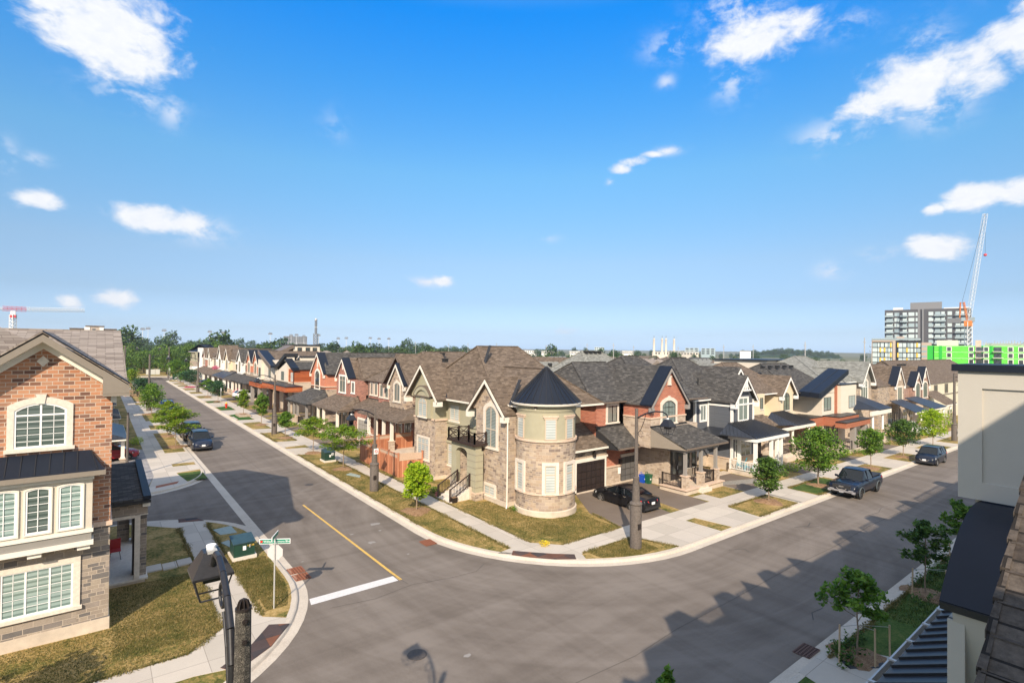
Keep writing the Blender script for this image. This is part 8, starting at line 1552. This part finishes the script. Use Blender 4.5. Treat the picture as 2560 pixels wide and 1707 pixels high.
for k in range(5):
    z = zt - 1.1 - 2.15 * (k + 1)
    for j, (a0, a1) in enumerate(((.02, .12), (.13, .17), (.19, .26), (.28, .34), (.35, .39), (.40, .43), (.56, .64), (.65, .72), (.74, .79), (.80, .86), (.88, .92), (.93, 1.0))): b = MB(); bx(b, Wt * a0, Wt * a1, -.15, 0, z, z + 1.75); b.build('window', M.blind_w if (j + k) % 4 else M.bglass, r)
    for j, a0 in enumerate((.265, .395, .175, .54, .725, .925)):
        if (j + k) % 2: b = MB(); bx(b, Wt * a0 - .1, Wt * a0 + .42, -.35, 0, z, z + 1.85); b.build('yellow_panel', mat('yellow_panel', (.80, .50, .05), .6) if 'yellow_panel' not in bpy.data.materials else bpy.data.materials['yellow_panel'], r)
    b = MB(); bx(b, -.9, 0, 1, 3, z, z + .15); bx(b, -.9, -.82, 1, 3, z + .15, z + .9); bx(b, Wt * 1.02, Wt * 1.12, -.9, 0, z, z + .12); bx(b, Wt * 1.02, Wt * 1.12, -.9, -.84, z + .12, z + .8); b.build('balcony', M.balc, r)
# green boarded block under construction
d = 240; o, u, w, Wt = frame_of(13.45, 5.5, d); zt = zel(.58, d); r = root('unfinished_green_block', tuple(o), 'low-rise block under construction clad in bright green insulation boards', 'building site', absolute=True); bx = fbuild(r, o, u, w)
b = MB(); bx(b, Wt * .06, Wt, 0, 14, -8, zt); b.build('wall', M.green, r); b = MB(); bx(b, 0, Wt * .06, .5, 14, -8, zt); bx(b, Wt * .10, Wt * .125, -.15, 0, -8, zt); bx(b, Wt * .435, Wt * .45, -.15, 0, -8, zt); bx(b, Wt * .50, Wt * .52, -.15, 0, -8, zt); b.build('green_panel', M.green2, r); b = MB(); bx(b, Wt * .08, Wt * .25, 1, 7, zt, zt + 1.9); b.build('concrete_core', M.sill, r)
b = MB(); bx(b, Wt * .39, Wt * .435, -.2, 0, -8, zt + 1.9); b.build('stair_shaft', M.found, r)
for k in range(4):
    z = zt - 2.1 * (k + 1) + .25
    for a0 in (.17, .345, .46, .64, .715, .88): b = MB(); bx(b, Wt * a0 - .3, Wt * a0 + 1.1, -.12, 0, z - .1, z + 1.5); b.build('window_frame', M.trim_white, r); b = MB(); bx(b, Wt * a0 - .1, Wt * a0 + .9, -.18, -.12, z + .05, z + 1.35); b.build('window_opening', M.p_dark, r)
    for a0 in (.53, .79, .395): b = MB(); bx(b, Wt * a0, Wt * a0 + 1.9, -.25, 0, z, z + 1.4); b.build('recess', M.p_dark, r); b = MB(); bx(b, Wt * a0 - .3, Wt * a0 + 2.3, -1.2, 0, z - .15, z + .0); b.build('balcony_slab', M.trim_white, r)
    b = MB(); bx(b, Wt * .06, Wt, -.1, 0, z + 1.65, z + 1.72); b.build('seam_tape', M.trim_white, r)
b = MB()
for i in range(26): a = Wt * (.45 + .021 * i); s = rnd.uniform(.9, 1.9); bx(b, a, a + .12, 0, .2, zt, zt + s); bx(b, a, a + .12, 3, 3.2, zt, zt + s); bx(b, a, a + .1, 0, 3, zt + s - .1, zt + s)
bx(b, Wt * .46, Wt, 3, 3.1, zt, zt + .9); b.build('steel_studs', M.galv, r)
# cranes
def lattice(mb, p, q, w_, n, r_=.06, up=None):
    p, q = Vector(p), Vector(q); d_ = (q - p).normalized(); a = d_.orthogonal().normalized() if up is None else up; c = d_.cross(a).normalized(); C4 = [a * w_ / 2 + c * w_ / 2, -a * w_ / 2 + c * w_ / 2, -a * w_ / 2 - c * w_ / 2, a * w_ / 2 - c * w_ / 2]
    for k in C4: mb.tube(p + k, q + k, r_ * 1.5, n=4, caps=False)
    for i in range(n):
        s, e = p + (q - p) * i / n, p + (q - p) * (i + 1) / n
        for j in range(4): k, l = C4[j], C4[(j + 1) % 4]; mb.tube(s + k, e + l, r_, n=3, caps=False); mb.tube(e + k, e + l, r_, n=3, caps=False)
d = 285; x, y = at(10.78, d); o = Vector((x, y, 0)); r = root('luffing_crane', (x, y, -3), 'tall luffing tower crane with orange cab and steep white jib', 'crane', absolute=True); zs = zel(2.55, d)
b = MB(); lattice(b, (x, y, -3), (x, y, zs), 1.7, 14, .10); b.build('mast', M.cranew, r); b = MB(); b.box(x - 1.2, x + 1.2, y - 1.2, y + 1.2, zs - 1.8, zs + .4); b.build('slewing_ring', M.orange, r)
uu = Vector((math.sin(R_(10.7)), -math.cos(R_(10.7)), 0)); foot = Vector((x, y, zs + .6)); tip = Vector((x, y, zel(11.14, d))) + uu * (d * math.tan(R_(10.78 - 9.75)))
b = MB(); lattice(b, foot, tip, 1.15, 26, .045); b.build('jib', M.cranew, r); b = MB(); af = foot - uu * 2.0 + Vector((0, 0, 7.5)); lattice(b, foot - uu * .4, af + uu * .5, .5, 6, .06); lattice(b, foot - uu * 2.8, af - uu * .5, .3, 6, .05); b.build('a_frame', M.orange, r)
b = MB(); b.tube(af, tip, .05, n=4); b.tube(af - Vector((0, 0, 0)), foot - uu * 5, .05, n=4); b.tube(tip, Vector((tip.x, tip.y, zel(7.9, d))), .04, n=4); b.build('cable', M.iron, r)
hk = Vector((tip.x, tip.y, zel(7.9, d))); b = MB(); b.lathe([(0, -.6), (.55, -.3), (.55, .3), (0, .6)], hk.x, hk.y, 10, cz=hk.z); b.build('hook_block', M.redp, r)
b = MB(); q = foot - uu * 4.5; b.box(q.x - 1.5, q.x + 1.5, q.y - 2, q.y + 2, zs - .4, zs + 1.6); b.build('counterweight', M.tower_l, r); b = MB(); q = foot + uu * 1.2; b.box(q.x - .7, q.x + .7, q.y - .7, q.y + .7, zs, zs + 1.8); b.build('cab', M.balc, r)
d = 420; x, y = at(95.23, d); r = root('hammerhead_crane', (x, y, 0), 'white flat-top tower crane with red collar at the far left', 'crane', absolute=True); zs = zel(2.62, d); b = MB(); lattice(b, (x, y, 0), (x, y, zs - 3), 2.2, 14, .14); b.build('mast', M.cranew, r); b = MB(); b.box(x - 1.3, x + 1.3, y - 1.3, y + 1.3, zs - 4.6, zs - 3.2); b.build('slewing_ring', M.redp, r)
b = MB(); b.box(x - 1.1, x + 1.1, y - 1.1, y + 1.1, zs - 3.2, zs - .8); b.build('cab', M.cranew, r); b = MB(); lattice(b, (x + 5.5, y, zs + .4), (x + 32, y, zel(2.78, d)), 1.7, 18, .07); b.build('jib', M.cranew, r); b = MB(); lattice(b, (x - 4.5, y, zs + .4), (x + 5.5, y, zs + .4), 1.8, 5, .08); b.build('red_section', M.redp, r); b = MB(); lattice(b, (x - 22, y, zs - .6), (x - 4.5, y, zs + .2), 1.2, 8, .08); b.build('counter_jib', M.cranew, r)
# far left buildings
def slabb(nm, label, az0, az1, d, el0, wm, rows=4, cols=12, dp=14, cap=None):
    o, u, w, Wt = frame_of(az0, az1, d); zt = zel(el0, d); r = root(nm, tuple(o), label, 'building', absolute=True); bx = fbuild(r, o, u, w); b = MB(); bx(b, 0, Wt, 0, dp, -12, zt); b.build('wall', wm, r)
    if cap: b = MB(); bx(b, -.3, Wt + .3, -.4, dp, zt, zt + .35); b.build('roof_edge', cap, r)
    if rows:
        b = MB()
        for k in range(rows):
            for j in range(cols): a = Wt * (j + .15) / cols; bx(b, a, a + Wt * .6 / cols, -.15, 0, zt - (k + 1) * 3.0 + .6, zt - (k + 1) * 3.0 + 2.4)
        b.build('window_band', M.p_dark, r)
    return r, bx, Wt, zt
slabb('gridded_office', 'pale gridded block on the far left skyline', 94.5, 93.6, 520, 1.1, M.sill, 5, 8)
r, bx, Wt, zt = slabb('flat_roof_block', 'tan flat-roofed block with dark eaves behind the brick house roof', 91.75, 88.7, 260, 1.22, M.condo_tan, 0, cap=M.trim_brown)
b = MB(); bx(b, Wt * .34, Wt * .72, -.6, 8, 8, zt + 1.1); b.build('raised_bay', M.condo_tan, r); b = MB(); bx(b, Wt * .32, Wt * .74, -.9, 8, zt + 1.1, zt + 1.4); b.build('roof_edge', M.trim_brown, r); b = MB(); bx(b, 0, Wt * .12, -.2, 0, 8, zt - .3); bx(b, Wt * .30, Wt * .42, -.8, -.6, 8, zt + .8); bx(b, Wt * .63, Wt * .72, -.8, -.6, 8, zt + .8); b.build('white_panel', M.trim_white, r); b = MB(); bx(b, Wt * .47, Wt * .54, -.75, -.6, zt - 1.3, zt + .2); bx(b, Wt * .2, Wt * .23, -.1, 0, zt - 1.2, zt - .7); b.build('window', M.p_dark, r)
slabb('low_balcony_block', 'low grey balcony block left of the tan block', 92.7, 91.8, 420, .95, M.trim_cream, 2, 10)
slabb('hospital_slab', 'hazy grey slab above the trees on the left skyline', 75.2, 73.0, 900, .95, M.tower_l, 3, 14, cap=None); slabb('hazy_slab', 'small hazy block near the left flood lights', 88.0, 87.4, 900, .9, M.tower_l, 2, 6)
for k, (a0, a1, dd, e, lab) in enumerate(((33.5, 32.17, 800, .22, 'left one of two glassy office blocks on the skyline'), (31.94, 30.6, 800, .2, 'right one of two glassy office blocks on the skyline'))): slabb('glass_office', lab, a0, a1, dd, e, M.bglass, 3, 3)
slabb('white_hall', 'white low hall right of the office blocks', 28.3, 27.3, 500, -.05, M.trim_white, 0, cap=M.tower_l); slabb('pale_glass_block', 'pale glass block left of the chimneys', 42.8, 41.8, 900, .2, M.blind_w, 3, 5)
for k, (a0, a1, dd, e) in enumerate(((53.5, 51.2, 640, -.35), (51.0, 49.0, 760, -.25), (48.5, 46.8, 620, -.3), (45.5, 44.0, 600, -.28), (57.5, 56.2, 620, -.45), (61.5, 60.8, 560, -.35), (39.9, 38.8, 560, -.2))): slabb('warehouse', '%s of the long white warehouses on the skyline, from the left' % ordn[(3, 4, 5, 6, 2, 1, 7)[k] - 1], a0, a1, dd, e, M.trim_white, 1, 10)
r, bx, Wt, zt = slabb('substation_hall', 'open steel and concrete plant buildings below the four chimneys', 36.8, 32.2, 620, -.25, M.sill, 1, 16)
b = MB()
for i in range(20): a = Wt * (.35 + .03 * i); bx(b, a, a + .3, -2, -1.7, 0, zt + 2.0)
bx(b, Wt * .35, Wt * .95, -2, -1.7, zt + 1.6, zt + 2.0); b.build('steel_frame', M.galv, r)
for k, az_ in enumerate((36.62, 35.80, 35.41, 34.6)):
    x, y = at(az_, 620); zt = zel(1.22 - .05 * (k == 3), 620); r = root('chimney_stack', (x, y, -5), '%s of four white chimneys on the skyline, from the left' % ordn[k], 'chimney'); b = MB(); b.lathe([(1.6, 0), (1.25, zt * .8), (1.05, zt + 3.2), (1.2, zt + 3.4), (1.0, zt + 4.6)], 0, 0, 14); b.build('shaft', M.sill, r, smooth=40); b = MB(); b.tube((0, 0, zt + 4.5), (0, 0, zt + 7.5), .25); b.build('lightning_rod', M.tower_l, r)
x, y = at(72.18, 520); r = root('lattice_mast', (x, y, 0), 'tall lattice telecom mast on the left skyline', 'mast'); zt = zel(2.75, 520); b = MB(); lattice(b, (0, 0, 0), (0, 0, zt * .62), 3.0, 9, .2); lattice(b, (0, 0, zt * .62), (0, 0, zt), 1.3, 7, .16); b.build('lattice', M.tower_l, r); b = MB(); b.box(-1.2, 1.2, -1.2, 1.2, zt * .78, zt * .79); b.lathe([(.9, zt - 1), (.9, zt + .5)], 0, 0, 8); b.build('antenna', M.white, r)
for k, (px, e0) in enumerate(((86.8, 1.35), (86.4, 1.42), (85.2, 1.28), (81.6, 1.26), (80.5, 1.2), (76.4, 1.18), (74.5, 1.05), (74.0, 1.1), (73.3, .98), (71.9, 1.12), (70.0, .82), (69.2, .86), (66.8, .9), (65.9, .84), (64.9, .86))):
    d = 560; x, y = at(px if k < 9 else px, d); zt = zel(e0, d); r = root('floodlight_mast', (x, y, 0), '%s sports floodlight mast on the skyline, counted from the left' % ordn[k], 'floodlight', 'sports floodlight masts on the skyline'); b = MB(); b.tube((0, 0, 0), (0, 0, zt), .28, .14, 6); b.build('pole', M.cranew, r); b = MB(); b.box(-1.8, 1.8, -.2, .2, zt - .9, zt + .2); b.box(-1.4, 1.4, -.2, .2, zt + .5, zt + 1.0); b.build('lamp_bank', M.tower_l, r)
for k, (az_, d, e0) in enumerate(((56.5, 300, .1), (53.4, 330, .15), (48, 300, .0), (43.6, 260, .15), (40.8, 190, .0), (38.7, 240, -.1), (34.2, 260, -.1), (29.8, 220, .0), (27.1, 230, .05), (22.6, 150, .05), (17.9, 140, .35), (62.1, 320, .2), (58.6, 340, .1))):
    x, y = at(az_, d); zt = zel(e0, d) + 2.2; r = root('timber_utility_pole', (x, y, gz(x, y)), '%s tall thin utility pole rising from the roofs' % ordn[k], 'pole', 'utility poles among the roofs'); b = MB(); b.tube((0, 0, 0), (0, 0, zt - gz(x, y)), .16, .10, 6); b.build('shaft', M.galv, r); b = MB(); b.box(-.7, .7, -.06, .06, zt - gz(x, y) - 1.0, zt - gz(x, y) - .85); b.build('crossarm', M.galv, r)
# dark wooded hill on the right skyline
mb = MB()
for i in range(41):
    az_ = 19.5 + 9.5 * i / 40; x, y = at(az_, 1100); hh = 12.5 * math.sin(math.pi * i / 40) ** .6 + 1.2 * math.sin(i * 1.7); x2, y2 = at(az_, 1250); mb.v += [(x, y, -14), (x, y, -6 + hh * .6), (x2, y2, -3 + hh * 1.1), (x2, y2, -14)]
for i in range(40):
    for j in range(3): a = i * 4 + j; mb.f.append((a, a + 1, a + 5, a + 4))
hl = mb.build('wooded_hill', mat_ground('far_hill_woodland', [(.35, (.012, .035, .015)), (.65, (.04, .07, .03))], .05, bump=0)); hl['kind'] = 'structure'
for i in range(46):
    az_ = 19.8 + 9.0 * (i + rnd.random()) / 46; t = (az_ - 19.5) / 9.5; x, y = at(az_, 1150 + rnd.uniform(-40, 60)); plant(rnd.randrange(4), fprot, x, y, rnd.uniform(.9, 1.5), 'hazy tree on the wooded hill at the right skyline', 'trees on the far wooded hill', z=-9 + 12.0 * math.sin(math.pi * max(0.02, t)) ** .6)
# summer haze in the air
hz = bpy.data.materials.new('haze_air'); hz.use_nodes = True; nt = hz.node_tree; nt.nodes.clear()
v = nd(nt, 'ShaderNodeVolumePrincipled', {'Color': (0.90, 0.95, 1.0), 'Density': 0.00022, 'Anisotropy': 0.3}); ou = nd(nt, 'ShaderNodeOutputMaterial'); nt.links.new(v.outputs[0], ou.inputs['Volume'])
hb = MB().box(-1500, 2200, -400, 2200, -36, 75).build('haze', hz, uv=False); tag(hb, kind='stuff'); hb.visible_shadow = True
for o in bpy.data.objects:
    for k in ('_abs', 'placed'):
        if k in o: del o[k]
